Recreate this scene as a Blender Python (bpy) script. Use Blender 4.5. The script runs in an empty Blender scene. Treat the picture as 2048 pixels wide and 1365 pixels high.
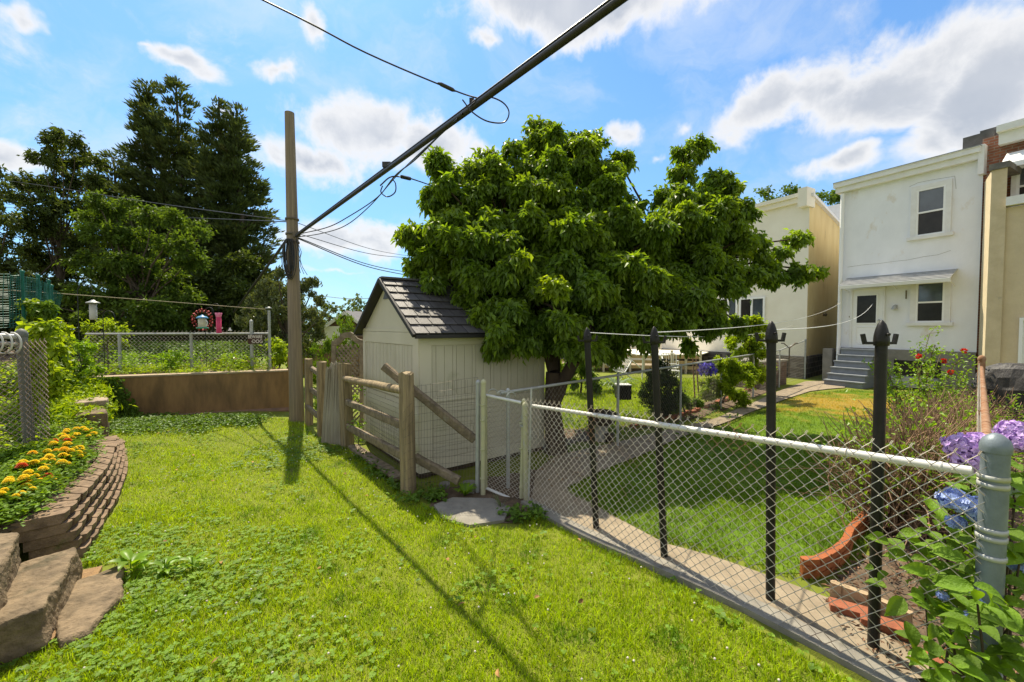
import bpy, math, random
import numpy as np
from mathutils import Vector
random.seed(7); rng = np.random.default_rng(7)
S = bpy.context.scene
# ------------------------------------------------------------------ camera
FPX, CH, HOR = 820.0, 2.0, 655.0
PITCH = math.atan((682.5 - HOR) / FPX)
cd = bpy.data.cameras.new('camera'); cam = bpy.data.objects.new('camera', cd); S.collection.objects.link(cam)
cd.sensor_width = 36; cd.lens = FPX / 2048 * 36; cd.clip_end = 2000; cd.clip_start = 0.05
cam.location = (0, 0, CH); cam.rotation_euler = (math.pi / 2 - PITCH, 0, 0); S.camera = cam
# ------------------------------------------------------------------ exposure
S.view_settings.view_transform = 'Standard'; S.view_settings.look = 'None'; S.view_settings.gamma = 1
S.view_settings.use_curve_mapping = False
S.view_settings.exposure = 0.78
S.render.engine = 'CYCLES'
S.cycles.max_bounces = 8; S.cycles.transparent_max_bounces = 8
# ------------------------------------------------------------------ sun
SUNH = Vector((-0.274, 0.532, 1.0)).normalized()
SEL = math.asin(SUNH.z); SROT = math.atan2(SUNH.x, SUNH.y)
ld = bpy.data.lights.new('sun', 'SUN'); sun = bpy.data.objects.new('sun', ld); S.collection.objects.link(sun)
ld.energy = 4.8; ld.angle = math.radians(0.5); ld.color = (1.0, 0.90, 0.70)
sun.rotation_euler = SUNH.to_track_quat('Z', 'Y').to_euler()

def ray(px, py):
    x = (px - 1024) / FPX; y = -(py - 682.5) / FPX
    c, s = math.cos(PITCH), math.sin(PITCH)
    return np.array([x, c + y * s, -s + y * c])
def W(px, py, Y):
    r = ray(px, py); r = r / r[1] * Y
    return np.array([r[0], r[1], r[2] + CH])
def Gz(px, py, z=0.0):
    r = ray(px, py); t = (z - CH) / r[2]
    return np.array([r[0] * t, r[1] * t, z])
def hz(x, y):
    def ss(t): t = np.clip(t, 0, 1); return t * t * (3 - 2 * t)
    x = np.asarray(x, float); y = np.asarray(y, float)
    r = 0.17 * ss((x - 0.3) / 1.4) * ss((6.5 - y) / 3.5)
    l = 0.17 * ss((-x - 4.2) / 2.2) * ss((y - 4.0) / 2.5) * ss((16 - y) / 4)
    return r + l + 0.012 * np.sin(x * 1.7) * np.sin(y * 1.3)
def G(px, py):
    z = 0.0
    for i in range(14):
        p = Gz(px, py, z); z = 0.5 * z + 0.5 * float(hz(p[0], p[1]))
    return p
# ------------------------------------------------------------------ world: Nishita sky and clouds by direction
wd = bpy.data.worlds.new('World'); S.world = wd; wd.use_nodes = True
nt = wd.node_tree; nt.nodes.clear(); nw = nt.nodes.new; lk = nt.links.new
out = nw('ShaderNodeOutputWorld'); bg = nw('ShaderNodeBackground'); lk(bg.outputs[0], out.inputs[0])
bg.inputs['Strength'].default_value = 0.135
sky = nw('ShaderNodeTexSky'); sky.sky_type = 'NISHITA'; sky.sun_disc = False
sky.sun_elevation = SEL; sky.sun_rotation = SROT; sky.altitude = 50; sky.air_density = 1.0; sky.dust_density = 0.6; sky.ozone_density = 1.3
tc = nw('ShaderNodeTexCoord'); sx = nw('ShaderNodeSeparateXYZ'); lk(tc.outputs['Generated'], sx.inputs[0])
def mth(op, a, b=None, c=None):
    n = nw('ShaderNodeMath'); n.operation = op
    for i, v in enumerate((a, b, c)):
        if v is None: continue
        if isinstance(v, (int, float)): n.inputs[i].default_value = v
        else: lk(v, n.inputs[i])
    return n.outputs[0]
def vmt(op, a, b):
    n = nw('ShaderNodeVectorMath'); n.operation = op
    for i, v in enumerate((a, b)):
        if v is None: continue
        if isinstance(v, tuple): n.inputs[i].default_value = v
        else: lk(v, n.inputs[i])
    return n
az = mth('ARCTAN2', sx.outputs[0], sx.outputs[1]); el = mth('ARCSINE', sx.outputs[2])
ae = nw('ShaderNodeCombineXYZ'); lk(az, ae.inputs[0]); lk(el, ae.inputs[1])
def noise(vec, scale, det=6, rough=.55, dist=0.0):
    n = nw('ShaderNodeTexNoise'); n.inputs['Scale'].default_value = scale; n.inputs['Detail'].default_value = det
    n.inputs['Roughness'].default_value = rough; n.inputs['Distortion'].default_value = dist; lk(vec, n.inputs['Vector']); return n
wn = noise(ae.outputs[0], 4.0, 5, .6)
wo = vmt('SUBTRACT', wn.outputs['Color'], (.5, .5, .5)); ws = vmt('MULTIPLY', wo.outputs[0], (.22, .16, 0)); aew = vmt('ADD', ae.outputs[0], ws.outputs[0]).outputs[0]
# (pixel x, pixel y, half width, half height, strength)
CL = [(720, 270, 100, 80, .95), (850, 290, 110, 60, .85), (960, 290, 70, 40, .6), (570, 330, 70, 50, .62), (650, 340, 90, 50, .7), (385, 130, 120, 38, .62), (310, 100, 45, 20, .5), (610, 50, 45, 65, .66), (565, 140, 48, 48, .55),
      (1140, 0, 190, 75, 1.1), (975, 98, 45, 32, .62), (1560, 205, 110, 60, 1.0), (1800, 180, 190, 75, 1.1), (1980, 190, 170, 105, 1.1), (1680, 335, 110, 32, .8), (1880, 290, 130, 50, .85),
      (1230, 275, 45, 40, .6), (1370, 250, 70, 42, .42), (30, 15, 90, 40, .7), (20, 300, 95, 35, .75), (700, 480, 150, 36, .8), (620, 330, 150, 60, .7), (950, 330, 90, 40, .6), (490, 250, 50, 40, .45), (1300, 330, 60, 30, .5), (690, 540, 160, 14, .4), (1500, 410, 80, 20, .45),
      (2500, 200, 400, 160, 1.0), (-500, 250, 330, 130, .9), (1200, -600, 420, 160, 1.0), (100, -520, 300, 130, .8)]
dens = None
for (px, py, hw, hh, st) in CL:
    def ang(px, py):
        r = ray(px, py); r = r / np.linalg.norm(r); return math.atan2(r[0], r[1]), math.asin(r[2])
    a0, e0 = ang(px, py); a1, _ = ang(px + hw, py); _, e1 = ang(px, py - hh)
    d = vmt('SUBTRACT', aew, (a0, e0, 0)); d = vmt('MULTIPLY', d.outputs[0], (1 / max(1e-3, abs(a1 - a0)), 1 / max(1e-3, abs(e1 - e0)), 0)); ln = vmt('LENGTH', d.outputs[0], None)
    v = mth('MULTIPLY_ADD', ln.outputs['Value'], -0.62, st)
    dens = v if dens is None else mth('MAXIMUM', dens, v)
for (a0, e0, ra, re, st) in ((2.3, .45, .9, .34, 1.15), (-2.3, .5, .9, .36, 1.15), (3.1, .9, .9, .3, 1.1), (-3.1, .3, .8, .26, 1.1), (1.3, 1.15, 1.2, .28, .9), (-1.2, 1.2, .7, .2, .8)):  # unseen cloud banks added behind the camera and overhead to lift ambient fill
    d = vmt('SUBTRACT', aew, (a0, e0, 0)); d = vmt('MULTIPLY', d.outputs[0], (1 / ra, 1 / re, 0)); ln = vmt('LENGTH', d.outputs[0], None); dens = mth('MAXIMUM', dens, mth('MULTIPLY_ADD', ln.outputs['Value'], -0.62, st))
n1 = noise(ae.outputs[0], 7.0, 9, .62, .3)
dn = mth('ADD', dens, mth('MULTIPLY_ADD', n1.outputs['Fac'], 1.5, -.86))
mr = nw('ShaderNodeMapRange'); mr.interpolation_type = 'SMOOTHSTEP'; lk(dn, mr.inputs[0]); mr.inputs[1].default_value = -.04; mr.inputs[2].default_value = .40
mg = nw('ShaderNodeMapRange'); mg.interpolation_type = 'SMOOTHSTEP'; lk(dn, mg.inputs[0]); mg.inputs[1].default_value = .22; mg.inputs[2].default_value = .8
n2 = noise(ae.outputs[0], 5.0, 5, .5)
shd = mth('MULTIPLY', mg.outputs[0], mth('MULTIPLY_ADD', n2.outputs['Fac'], 1.2, .05))
def mixc(f, a, b):
    n = nw('ShaderNodeMix'); n.data_type = 'RGBA'
    if isinstance(f, (int, float)): n.inputs[0].default_value = f
    else: lk(f, n.inputs[0])
    for i, v in ((6, a), (7, b)):
        if isinstance(v, tuple): n.inputs[i].default_value = (*v, 1)
        else: lk(v, n.inputs[i])
    return n.outputs[2]
ccol = mixc(shd, (4.3, 4.25, 4.2), (1.9, 2.1, 2.45))
# thin high haze that whitens the sky towards the horizon
hzf = nw('ShaderNodeMapRange'); lk(el, hzf.inputs[0]); hzf.inputs[1].default_value = .0; hzf.inputs[2].default_value = .7; hzf.inputs[3].default_value = .5; hzf.inputs[4].default_value = .0
skt = vmt('MULTIPLY', sky.outputs[0], (.47, .75, .96)).outputs[0]
skyc = mixc(hzf.outputs[0], skt, (1.6, 2.6, 3.6))
n3 = noise(vmt('MULTIPLY', aew, (1.0, 1.7, 0)).outputs[0], 3.2, 8, .6, .5); wv = nw('ShaderNodeMapRange'); wv.interpolation_type = 'SMOOTHSTEP'; lk(n3.outputs['Fac'], wv.inputs[0]); wv.inputs[1].default_value = .44; wv.inputs[2].default_value = .74; wv.inputs[4].default_value = .46
skyc = mixc(wv.outputs[0], skyc, (3.7, 3.95, 4.2))
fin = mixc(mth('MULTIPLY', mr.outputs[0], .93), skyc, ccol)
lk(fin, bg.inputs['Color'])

# ------------------------------------------------------------------ mesh builder
WLOC = {}
def nrm(v): v = np.asarray(v, float); return v / max(1e-9, np.linalg.norm(v))
def NR(a): return a / np.maximum(1e-9, np.linalg.norm(a, axis=-1, keepdims=True))
class MB:
    def __init__(s): s.ch = []; s.n = 0
    def add(s, V, F, mi=0, sm=False):
        V = np.asarray(V, float).reshape(-1, 3)
        if isinstance(F, np.ndarray): s.ch.append((V, [F + s.n], mi, sm))
        else:
            g = {}
            for f in F: g.setdefault(len(f), []).append(f)
            s.ch.append((V, [np.asarray(a) + s.n for a in g.values()], mi, sm))
        s.n += len(V)
    def box(s, p, u, v, w, mi=0):          # p centre, u v w half vectors
        p, u, v, w = map(lambda a: np.asarray(a, float), (p, u, v, w))
        V = [p + a * u + b * v + c * w for c in (-1, 1) for b in (-1, 1) for a in (-1, 1)]
        s.add(V, [(0, 2, 3, 1), (4, 5, 7, 6), (0, 1, 5, 4), (2, 6, 7, 3), (0, 4, 6, 2), (1, 3, 7, 5)], mi)
    def bar(s, a, b, w, h, up=(0, 0, 1), mi=0):
        a = np.asarray(a, float); b = np.asarray(b, float); d = nrm(b - a); sd = np.cross(d, up)
        if np.linalg.norm(sd) < 1e-3: sd = np.cross(d, (1, 0, 0))
        sd = nrm(sd); u2 = np.cross(sd, d)
        s.box((a + b) / 2, (b - a) / 2, sd * w / 2, u2 * h / 2, mi)
    def tube(s, P, r, n=8, mi=0, cap=True, sm=True):
        P = np.asarray(P, float); m = len(P); r = np.broadcast_to(np.asarray(r, float), (m,))
        T = np.gradient(P, axis=0); T = NR(T)
        ref = np.array([0, 0, 1.0]) if abs(T[0][2]) < .9 else np.array([1.0, 0, 0])
        A = np.zeros((m, 3)); a = nrm(np.cross(T[0], ref))
        for i in range(m):
            a = a - T[i] * a.dot(T[i]); a = nrm(a); A[i] = a
        B = np.cross(T, A); th = np.arange(n) * 2 * math.pi / n
        V = P[:, None, :] + r[:, None, None] * (np.cos(th)[None, :, None] * A[:, None, :] + np.sin(th)[None, :, None] * B[:, None, :])
        i = np.arange(m - 1)[:, None] * n; j = np.arange(n)[None, :]; k = (j + 1) % n
        F = np.stack([i + j, i + k, i + n + k, i + n + j], -1).reshape(-1, 4)
        s.add(V.reshape(-1, 3), F, mi, sm)
        if cap: s.add(np.concatenate([V[0], V[-1]]), [tuple(range(n))[::-1], tuple(range(n, 2 * n))], mi)
    def lathe(s, c, prof, n=16, mi=0, axis=(0, 0, 1), sm=True):
        c = np.asarray(c, float); ax = nrm(axis); a = nrm(np.cross(ax, (0, 1, 0) if abs(ax[1]) < .9 else (1, 0, 0))); b = np.cross(ax, a)
        th = np.arange(n) * 2 * math.pi / n; ring = np.cos(th)[:, None] * a + np.sin(th)[:, None] * b
        V = np.concatenate([c + ax * z + ring * max(r, 1e-4) for r, z in prof]); m = len(prof)
        i = np.arange(m - 1)[:, None] * n; j = np.arange(n)[None, :]; k = (j + 1) % n
        s.add(V, np.stack([i + j, i + k, i + n + k, i + n + j], -1).reshape(-1, 4), mi, sm)
    def prism(s, poly, z0, z1, mi=0):       # horizontal polygon; z1 may be a list
        n = len(poly); z0 = np.broadcast_to(z0, (n,)); z1 = np.broadcast_to(z1, (n,))
        V = [(p[0], p[1], a) for p, a in zip(poly, z0)] + [(p[0], p[1], a) for p, a in zip(poly, z1)]
        s.add(V, [tuple(range(n))[::-1], tuple(range(n, 2 * n))] + [(i, (i + 1) % n, n + (i + 1) % n, n + i) for i in range(n)], mi)
    def extr(s, poly3, d, mi=0):            # any planar polygon extruded by d
        P = np.asarray(poly3, float); d = np.asarray(d, float); n = len(P)
        s.add(np.concatenate([P, P + d]), [tuple(range(n))[::-1], tuple(range(n, 2 * n))] + [(i, (i + 1) % n, n + (i + 1) % n, n + i) for i in range(n)], mi)
    def leaves(s, C, D, N, L, Wd, mi=0, curl=.12, rich=False):
        sm = rich
        n = len(C); L = np.broadcast_to(L, (n,))[:, None]; Wd = np.broadcast_to(Wd, (n,))[:, None]
        D = NR(D); Sd = NR(np.cross(D, N)); N = np.cross(Sd, D)
        if rich:
            T = []; F = []
            for i, (t, w, h) in enumerate(((0, .03, 0), (.12, .30, .02), (.30, .46, .04), (.5, .48, .04), (.7, .36, .0), (.87, .17, -.08), (1.0, .01, -.2))):
                for a, k in ((-1, .10), (-.5, .035), (0, -.02), (.5, .035), (1, .10)): T.append((t - .03 * abs(a), a * w, h + k * w * 2))
            for i in range(6):
                for j in range(4): q = i * 5 + j; F += [(q, q + 1, q + 6), (q, q + 6, q + 5)]
            F = np.array(F)
        else:
            T = [(0, 0, 0), (.42, .5, curl), (1, 0, -curl), (.42, -.5, curl)]
            F = np.array([(0, 1, 2), (0, 2, 3)])
        V = np.stack([C + D * L * t + Sd * Wd * a + N * L * h for t, a, h in T], 1)
        FF = (np.arange(n)[:, None, None] * len(T) + F[None]).reshape(-1, 3)
        s.add(V.reshape(-1, 3), FF, mi, sm)
    def build(s, name, mats, parent=None, loc=None, label=None, cat=None, group=None, kind=None):
        if not isinstance(mats, (list, tuple)): mats = [mats]
        me = bpy.data.meshes.new(name)
        if not s.ch: s.add([(0, 0, 0), (0, 0, .001), (0, .001, 0)], [(0, 1, 2)])
        V = np.concatenate([c[0] for c in s.ch])
        if parent is not None: off = WLOC[parent.name]
        elif loc is not None: off = np.asarray(loc, float)
        else:
            off = V.mean(0); off[2] = V[:, 2].min()
        V = V - off
        lt, ls, li, mm, sm = [], [], [], [], []; st = 0
        for (_, Fs, mi, smf) in s.ch:
            for F in Fs:
                k = F.shape[1]; n = F.shape[0]; li.append(F.reshape(-1)); lt.append(np.full(n, k)); ls.append(st + np.arange(n) * k); st += n * k
                mm.append(np.full(n, mi)); sm.append(np.full(n, smf))
        li = np.concatenate(li); lt = np.concatenate(lt); ls = np.concatenate(ls)
        me.vertices.add(len(V)); me.vertices.foreach_set('co', V.astype(np.float32).ravel())
        me.loops.add(len(li)); me.loops.foreach_set('vertex_index', li.astype(np.int32))
        me.polygons.add(len(ls)); me.polygons.foreach_set('loop_start', ls.astype(np.int32))
        try: me.polygons.foreach_set('loop_total', lt.astype(np.int32))
        except Exception: pass
        me.polygons.foreach_set('material_index', np.concatenate(mm).astype(np.int32))
        me.polygons.foreach_set('use_smooth', np.concatenate(sm))
        for m in mats: me.materials.append(m)
        me.update(calc_edges=True); me.validate()
        o = bpy.data.objects.new(name, me); S.collection.objects.link(o)
        if parent is not None: o.parent = parent; WLOC[o.name] = WLOC[parent.name]
        else: o.location = off; WLOC[o.name] = off
        tag(o, label, cat, group, kind); return o
def tag(o, label=None, cat=None, group=None, kind=None):
    for k, v in (('label', label), ('category', cat), ('group', group), ('kind', kind)):
        if v: o[k] = v
    return o
def thing(name, loc, label, cat, group=None):
    o = bpy.data.objects.new(name, None); S.collection.objects.link(o); o.location = tuple(loc); o.empty_display_size = .1
    WLOC[o.name] = np.asarray(loc, float); return tag(o, label, cat, group)
def dup(root, loc, rz=0, sc=1, label=None):
    c = root.copy(); S.collection.objects.link(c); c.location = tuple(loc); c.rotation_euler = (0, 0, rz); c.scale = (sc, sc, sc)
    if label: c['label'] = label
    for ch in list(root.children):
        d = ch.copy(); S.collection.objects.link(d); d.parent = c
        for g in list(ch.children):
            e = g.copy(); S.collection.objects.link(e); e.parent = d
    return c
# ------------------------------------------------------------------ materials
def M(name, c1, c2=None, scale=4.0, rough=.8, bump=0.0, bscale=None, metal=0.0, tr=0.0, isl=0.0, stretch=(1, 1, 1), spec=.3, c3=None, s3=1.5, t3=.55, det=5, trc=None, obj=False):
    m = bpy.data.materials.new(name); m.use_nodes = True; t = m.node_tree; N = t.nodes; L = t.links.new
    b = N['Principled BSDF']; o = N['Material Output']
    b.inputs['Roughness'].default_value = rough; b.inputs['Metallic'].default_value = metal; b.inputs['Specular IOR Level'].default_value = spec
    if obj:
        tcn = N.new('ShaderNodeTexCoord'); pos = tcn.outputs['Object']
    else:
        g = N.new('ShaderNodeNewGeometry'); pos = g.outputs['Position']
    mp = N.new('ShaderNodeMapping'); L(pos, mp.inputs[0]); mp.inputs['Scale'].default_value = stretch
    def nz(sc, d=det):
        n = N.new('ShaderNodeTexNoise'); n.inputs['Scale'].default_value = sc; n.inputs['Detail'].default_value = d; n.inputs['Roughness'].default_value = .6; L(mp.outputs[0], n.inputs[0]); return n.outputs['Fac']
    def mx(f, a, c, bt='MIX'):
        n = N.new('ShaderNodeMix'); n.data_type = 'RGBA'; n.blend_type = bt
        if isinstance(f, float): n.inputs[0].default_value = f
        else: L(f, n.inputs[0])
        for i, v in ((6, a), (7, c)):
            if isinstance(v, tuple): n.inputs[i].default_value = (*v, 1)
            else: L(v, n.inputs[i])
        return n.outputs[2]
    col = c1
    def rmp(f, a, c):
        r = N.new('ShaderNodeMapRange'); L(f, r.inputs[0]); r.inputs[1].default_value = a; r.inputs[2].default_value = c; return r.outputs[0]
    if c2 is not None: col = mx(rmp(nz(scale), .32, .68), c1, c2)
    if c3 is not None: col = mx(rmp(nz(s3), t3, t3 + .12), col, c3)
    if isl:
        g2 = N.new('ShaderNodeNewGeometry'); r = N.new('ShaderNodeMapRange'); L(g2.outputs['Random Per Island'], r.inputs[0]); r.inputs[3].default_value = 1 - isl; r.inputs[4].default_value = 1 + isl
        cc = N.new('ShaderNodeCombineColor')
        for i in range(3): L(r.outputs[0], cc.inputs[i])
        col = mx(1.0, col, cc.outputs[0], 'MULTIPLY')
    if isinstance(col, tuple): b.inputs['Base Color'].default_value = (*col, 1)
    else: L(col, b.inputs['Base Color'])
    if bump:
        bn = N.new('ShaderNodeBump'); bn.inputs['Strength'].default_value = bump; bn.inputs['Distance'].default_value = .02
        L(nz(bscale or scale * 4, 6), bn.inputs['Height']); L(bn.outputs[0], b.inputs['Normal'])
    if tr:
        tn = N.new('ShaderNodeBsdfTranslucent'); ms = N.new('ShaderNodeMixShader'); ms.inputs[0].default_value = tr
        k = trc or (1.5, 1.35, .5)
        L(mx(1.0, col, k, 'MULTIPLY'), tn.inputs[0]); L(b.outputs[0], ms.inputs[1]); L(tn.outputs[0], ms.inputs[2]); L(ms.outputs[0], o.inputs[0])
    m.diffuse_color = (*c1, 1); return m
def bricks(name, u, c1, c2, mortar, bw=.215, bh=.075, ms=.008, bump=.6, off=.5):
    m = bpy.data.materials.new(name); m.use_nodes = True; t = m.node_tree; N = t.nodes; L = t.links.new; b = N['Principled BSDF']
    b.inputs['Roughness'].default_value = .85; b.inputs['Specular IOR Level'].default_value = .2
    g = N.new('ShaderNodeNewGeometry'); d = N.new('ShaderNodeVectorMath'); d.operation = 'DOT_PRODUCT'; L(g.outputs['Position'], d.inputs[0]); d.inputs[1].default_value = (u[0], u[1], 0)
    s = N.new('ShaderNodeSeparateXYZ'); L(g.outputs['Position'], s.inputs[0]); c = N.new('ShaderNodeCombineXYZ'); L(d.outputs['Value'], c.inputs[0]); L(s.outputs[2], c.inputs[1])
    k = N.new('ShaderNodeTexBrick'); L(c.outputs[0], k.inputs[0]); k.inputs['Scale'].default_value = 1; k.inputs['Brick Width'].default_value = bw; k.inputs['Row Height'].default_value = bh
    k.inputs['Mortar Size'].default_value = ms; k.inputs['Color1'].default_value = (*c1, 1); k.inputs['Color2'].default_value = (*c2, 1); k.inputs['Mortar'].default_value = (*mortar, 1); k.offset = off
    n = N.new('ShaderNodeTexNoise'); n.inputs['Scale'].default_value = 3; L(g.outputs['Position'], n.inputs[0]); n.inputs['Detail'].default_value = 6
    mr = N.new('ShaderNodeMapRange'); L(n.outputs['Fac'], mr.inputs[0]); mr.inputs[1].default_value = .3; mr.inputs[2].default_value = .7; mr.inputs[3].default_value = .65; mr.inputs[4].default_value = 1.2
    x = N.new('ShaderNodeVectorMath'); x.operation = 'SCALE'; L(k.outputs['Color'], x.inputs[0]); L(mr.outputs[0], x.inputs['Scale']); L(x.outputs[0], b.inputs['Base Color'])
    bn = N.new('ShaderNodeBump'); bn.inputs['Strength'].default_value = bump; bn.inputs['Distance'].default_value = .01; bn.invert = True; L(k.outputs['Fac'], bn.inputs['Height']); L(bn.outputs[0], b.inputs['Normal'])
    return m
m_grass = M('grass_blades', (.25, .38, .006), (.35, .46, .008), 2.2, .55, isl=.45, tr=.45, trc=(1.5, 1.35, .4), c3=(.13, .25, .010), s3=2.2, t3=.52)
m_clover = M('clover_leaf', (.12, .23, .012), (.19, .31, .02), 5, .6, isl=.25, tr=.4)
m_soilg = M('lawn_ground', (.12, .15, .012), (.16, .18, .018), 3, .95, bump=.5, c3=(.10, .085, .04), s3=2.2, t3=.62)
m_soil = M('soil', (.16, .11, .07), (.085, .06, .04), 9, .95, bump=.8, bscale=30, c3=(.22, .15, .09), s3=25, t3=.58)
m_conc = M('concrete', (.31, .25, .175), (.22, .175, .12), 6, .9, bump=.35, bscale=60, c3=(.15, .125, .095), s3=3, t3=.62)
m_concg = M('grey_concrete', (.27, .25, .21), (.19, .175, .15), 8, .9, bump=.35, bscale=70, c3=(.12, .11, .09), s3=3.5, t3=.6)
m_stone = M('step_stone', (.26, .19, .115), (.105, .078, .048), 9, .92, bump=.9, bscale=28, c3=(.085, .07, .04), s3=4.2, t3=.57)
m_block = M('wall_block', (.28, .195, .125), (.13, .09, .058), 9, .92, bump=.7, bscale=40, c3=(.12, .12, .045), s3=6, t3=.63)
m_galv = M('galvanised', (.46, .47, .45), (.36, .37, .35), 9, .5, metal=.25, c3=(.36, .36, .22), s3=3, t3=.6)
m_rail = M('painted_rail', (.70, .69, .65), (.60, .60, .56), 12, .4, metal=.1)
m_gatep = M('gate_post', (.50, .48, .30), (.42, .41, .27), 9, .55, metal=.1, bump=.15, c3=(.42, .43, .42), s3=5, t3=.6)
m_wire = M('wire', (.58, .54, .47), (.44, .37, .29), 6, .5, metal=.1, c3=(.24, .09, .03), s3=2.4, t3=.58)
m_wireg = M('wire_grey', (.46, .43, .38), (.34, .30, .24), 6, .5, metal=.1)
m_wiref = M('wire_far', (.26, .24, .20), (.19, .16, .12), 6, .6)
m_dwire = M('wire_dark', (.10, .09, .075), (.16, .12, .08), 6, .6, metal=.3)
m_rust = M('rust', (.22, .09, .035), (.33, .21, .13), 14, .8, bump=.3, c3=(.40, .36, .30), s3=9, t3=.62)
m_wood = M('weathered_wood', (.36, .275, .16), (.15, .115, .07), 26, .85, bump=.6, bscale=20, stretch=(1, 1, .08), c3=(.30, .27, .20), s3=8, t3=.6)
m_woodh = M('weathered_rail', (.27, .21, .14), (.12, .095, .065), 12, .85, bump=.6, bscale=45, c3=(.31, .28, .22), s3=5, t3=.6)
m_woodp = M('picket_wood', (.36, .32, .25), (.22, .19, .14), 18, .85, bump=.5, bscale=30, stretch=(1, 1, .06))
m_pole = M('pole_wood', (.30, .235, .165), (.165, .13, .095), 22, .85, bump=.7, bscale=28, stretch=(1, 1, .04), c3=(.33, .25, .10), s3=2.5, t3=.6)
m_white = M('white_stucco', (.79, .80, .83), (.73, .74, .77), 2.5, .9, bump=.25, bscale=16, c3=(.62, .55, .45), s3=1.3, t3=.60, stretch=(1, 1, .6))
m_cream = M('cream_stucco', (.80, .755, .65), (.74, .69, .58), 1.5, .9, bump=.2, bscale=10)
m_yel = M('yellow_stucco', (.66, .54, .28), (.58, .45, .22), 1.6, .9, bump=.3, bscale=10, c3=(.34, .26, .15), s3=1.6, t3=.64, stretch=(1, 1, .4))
m_ochre = M('ochre_stucco', (.60, .50, .33), (.52, .43, .28), 1.8, .9, bump=.5, bscale=14, c3=(.25, .21, .16), s3=1.5, t3=.66)
m_trim = M('white_trim', (.76, .76, .75), (.68, .67, .65), 5, .6)
m_trimw = M('bright_trim', (.80, .80, .79), None, rough=.5)
m_glass = M('window_glass', (.045, .055, .065), (.10, .12, .14), 1.2, .06, spec=.9)
m_glassd = M('dark_glass', (.018, .017, .016), (.035, .032, .028), 3, .22, spec=.3)
m_blackp = M('black_paint', (.010, .009, .008), (.018, .016, .014), 14, .45, spec=.3, bump=.15, bscale=60)
m_cable = M('cable_black', (.022, .021, .022), (.035, .033, .034), 20, .4, spec=.4)
m_steps = M('grey_paint', (.19, .21, .235), (.15, .165, .185), 5, .6)
m_shed = M('shed_plastic', (.56, .52, .41), (.51, .47, .36), 2, .65, c3=(.34, .33, .20), s3=1.5, t3=.66, bump=.08, bscale=60)
m_shedl = M('shed_trim', (.62, .57, .45), (.56, .52, .40), 2, .6)
m_shing = M('shingle', (.105, .098, .10), (.06, .055, .057), 7, .55, bump=.35, bscale=80, isl=.25, spec=.6)
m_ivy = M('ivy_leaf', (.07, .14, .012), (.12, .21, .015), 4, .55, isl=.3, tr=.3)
m_lime = M('lime_leaf', (.19, .30, .012), (.27, .36, .018), 4, .5, isl=.25, tr=.5)
m_dog = M('dogwood_leaf', (.10, .18, .020), (.17, .25, .022), 1.6, .45, isl=.38, tr=.48, spec=.4, c3=(.25, .34, .02), s3=.8, t3=.61, trc=(1.9, 1.75, .4))
m_ced = M('cedar_leaf', (.055, .085, .028), (.085, .115, .036), .5, .7, isl=.4, tr=.3, c3=(.085, .085, .03), s3=.8, t3=.58)
m_dec = M('dark_leaf', (.055, .085, .018), (.085, .12, .022), .6, .6, isl=.35, tr=.35)
m_loc = M('locust_leaf', (.075, .135, .018), (.11, .18, .02), .7, .6, isl=.3, tr=.4)
m_hol = M('holly_leaf', (.09, .12, .045), (.15, .18, .065), .8, .38, isl=.35, tr=.2, spec=.5)
m_arb = M('arborvitae_leaf', (.10, .18, .010), (.15, .25, .014), 2.5, .6, isl=.3, tr=.35)
m_hyd = M('hydrangea_leaf', (.15, .28, .012), (.21, .35, .02), 5, .42, isl=.22, tr=.45, spec=.4)
m_hyl = M('big_hydrangea_leaf', (.11, .21, .012), (.19, .32, .02), 7, .5, isl=.35, tr=.42, spec=.35, bump=.5, bscale=90)
m_bark = M('bark', (.085, .06, .04), (.05, .036, .026), 12, .95, bump=.8, bscale=25, stretch=(1, 1, .3))
m_barkl = M('bark_light', (.12, .095, .07), (.07, .055, .04), 12, .95, bump=.6, stretch=(1, 1, .3))
m_twig = M('dead_twig', (.30, .19, .12), (.16, .10, .06), 10, .9, isl=.3)
# ================================================================== SETTING
def inpoly(x, y, P):
    P = np.asarray(P)[:, :2]; c = np.zeros(x.shape, bool); j = len(P) - 1
    for i in range(len(P)):
        xi, yi = P[i]; xj, yj = P[j]
        cnd = ((yi > y) != (yj > y)) & (x < (xj - xi) * (y - yi) / (yj - yi + 1e-12) + xi); c ^= cnd; j = i
    return c
def axis(a, b, st, far): return np.concatenate([-np.array(far[::-1]) + a, np.arange(a, b, st), b + np.array(far)])
xs = axis(-13, 19, .25, [2, 6, 15, 40, 120, 400]); ys = axis(-3, 24, .25, [2, 6, 15, 40, 120, 400])
X, Y = np.meshgrid(xs, ys); Z = hz(X, Y) * ((X > -13) & (X < 19)) ; nx, ny = len(xs), len(ys)
i = np.arange(ny - 1)[:, None] * nx; j = np.arange(nx - 1)[None]
b = MB(); b.add(np.stack([X, Y, Z], -1).reshape(-1, 3), np.stack([i + j, i + j + 1, i + nx + j + 1, i + nx + j], -1).reshape(-1, 4), 0, True)
b.build('ground', m_soilg, loc=(0, 0, 0), kind='structure')
PX = lambda L: [G(*p) for p in L]
def slab(name, px, mat, dz=.02, th=.1, world=False, kind='structure', sub=True):
    P = px if world else PX(px)
    if sub:
        Q = []
        for a, c in zip(P, P[1:] + P[:1]):
            n = max(1, int(np.linalg.norm(c - a) / .5)); Q += [a + (c - a) * k / n for k in range(n)]
        P = Q
    z = [float(hz(p[0], p[1])) + dz for p in P]
    b = MB(); b.prism(P, [q - th for q in z], z); return b.build(name, mat, kind=kind)
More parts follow.
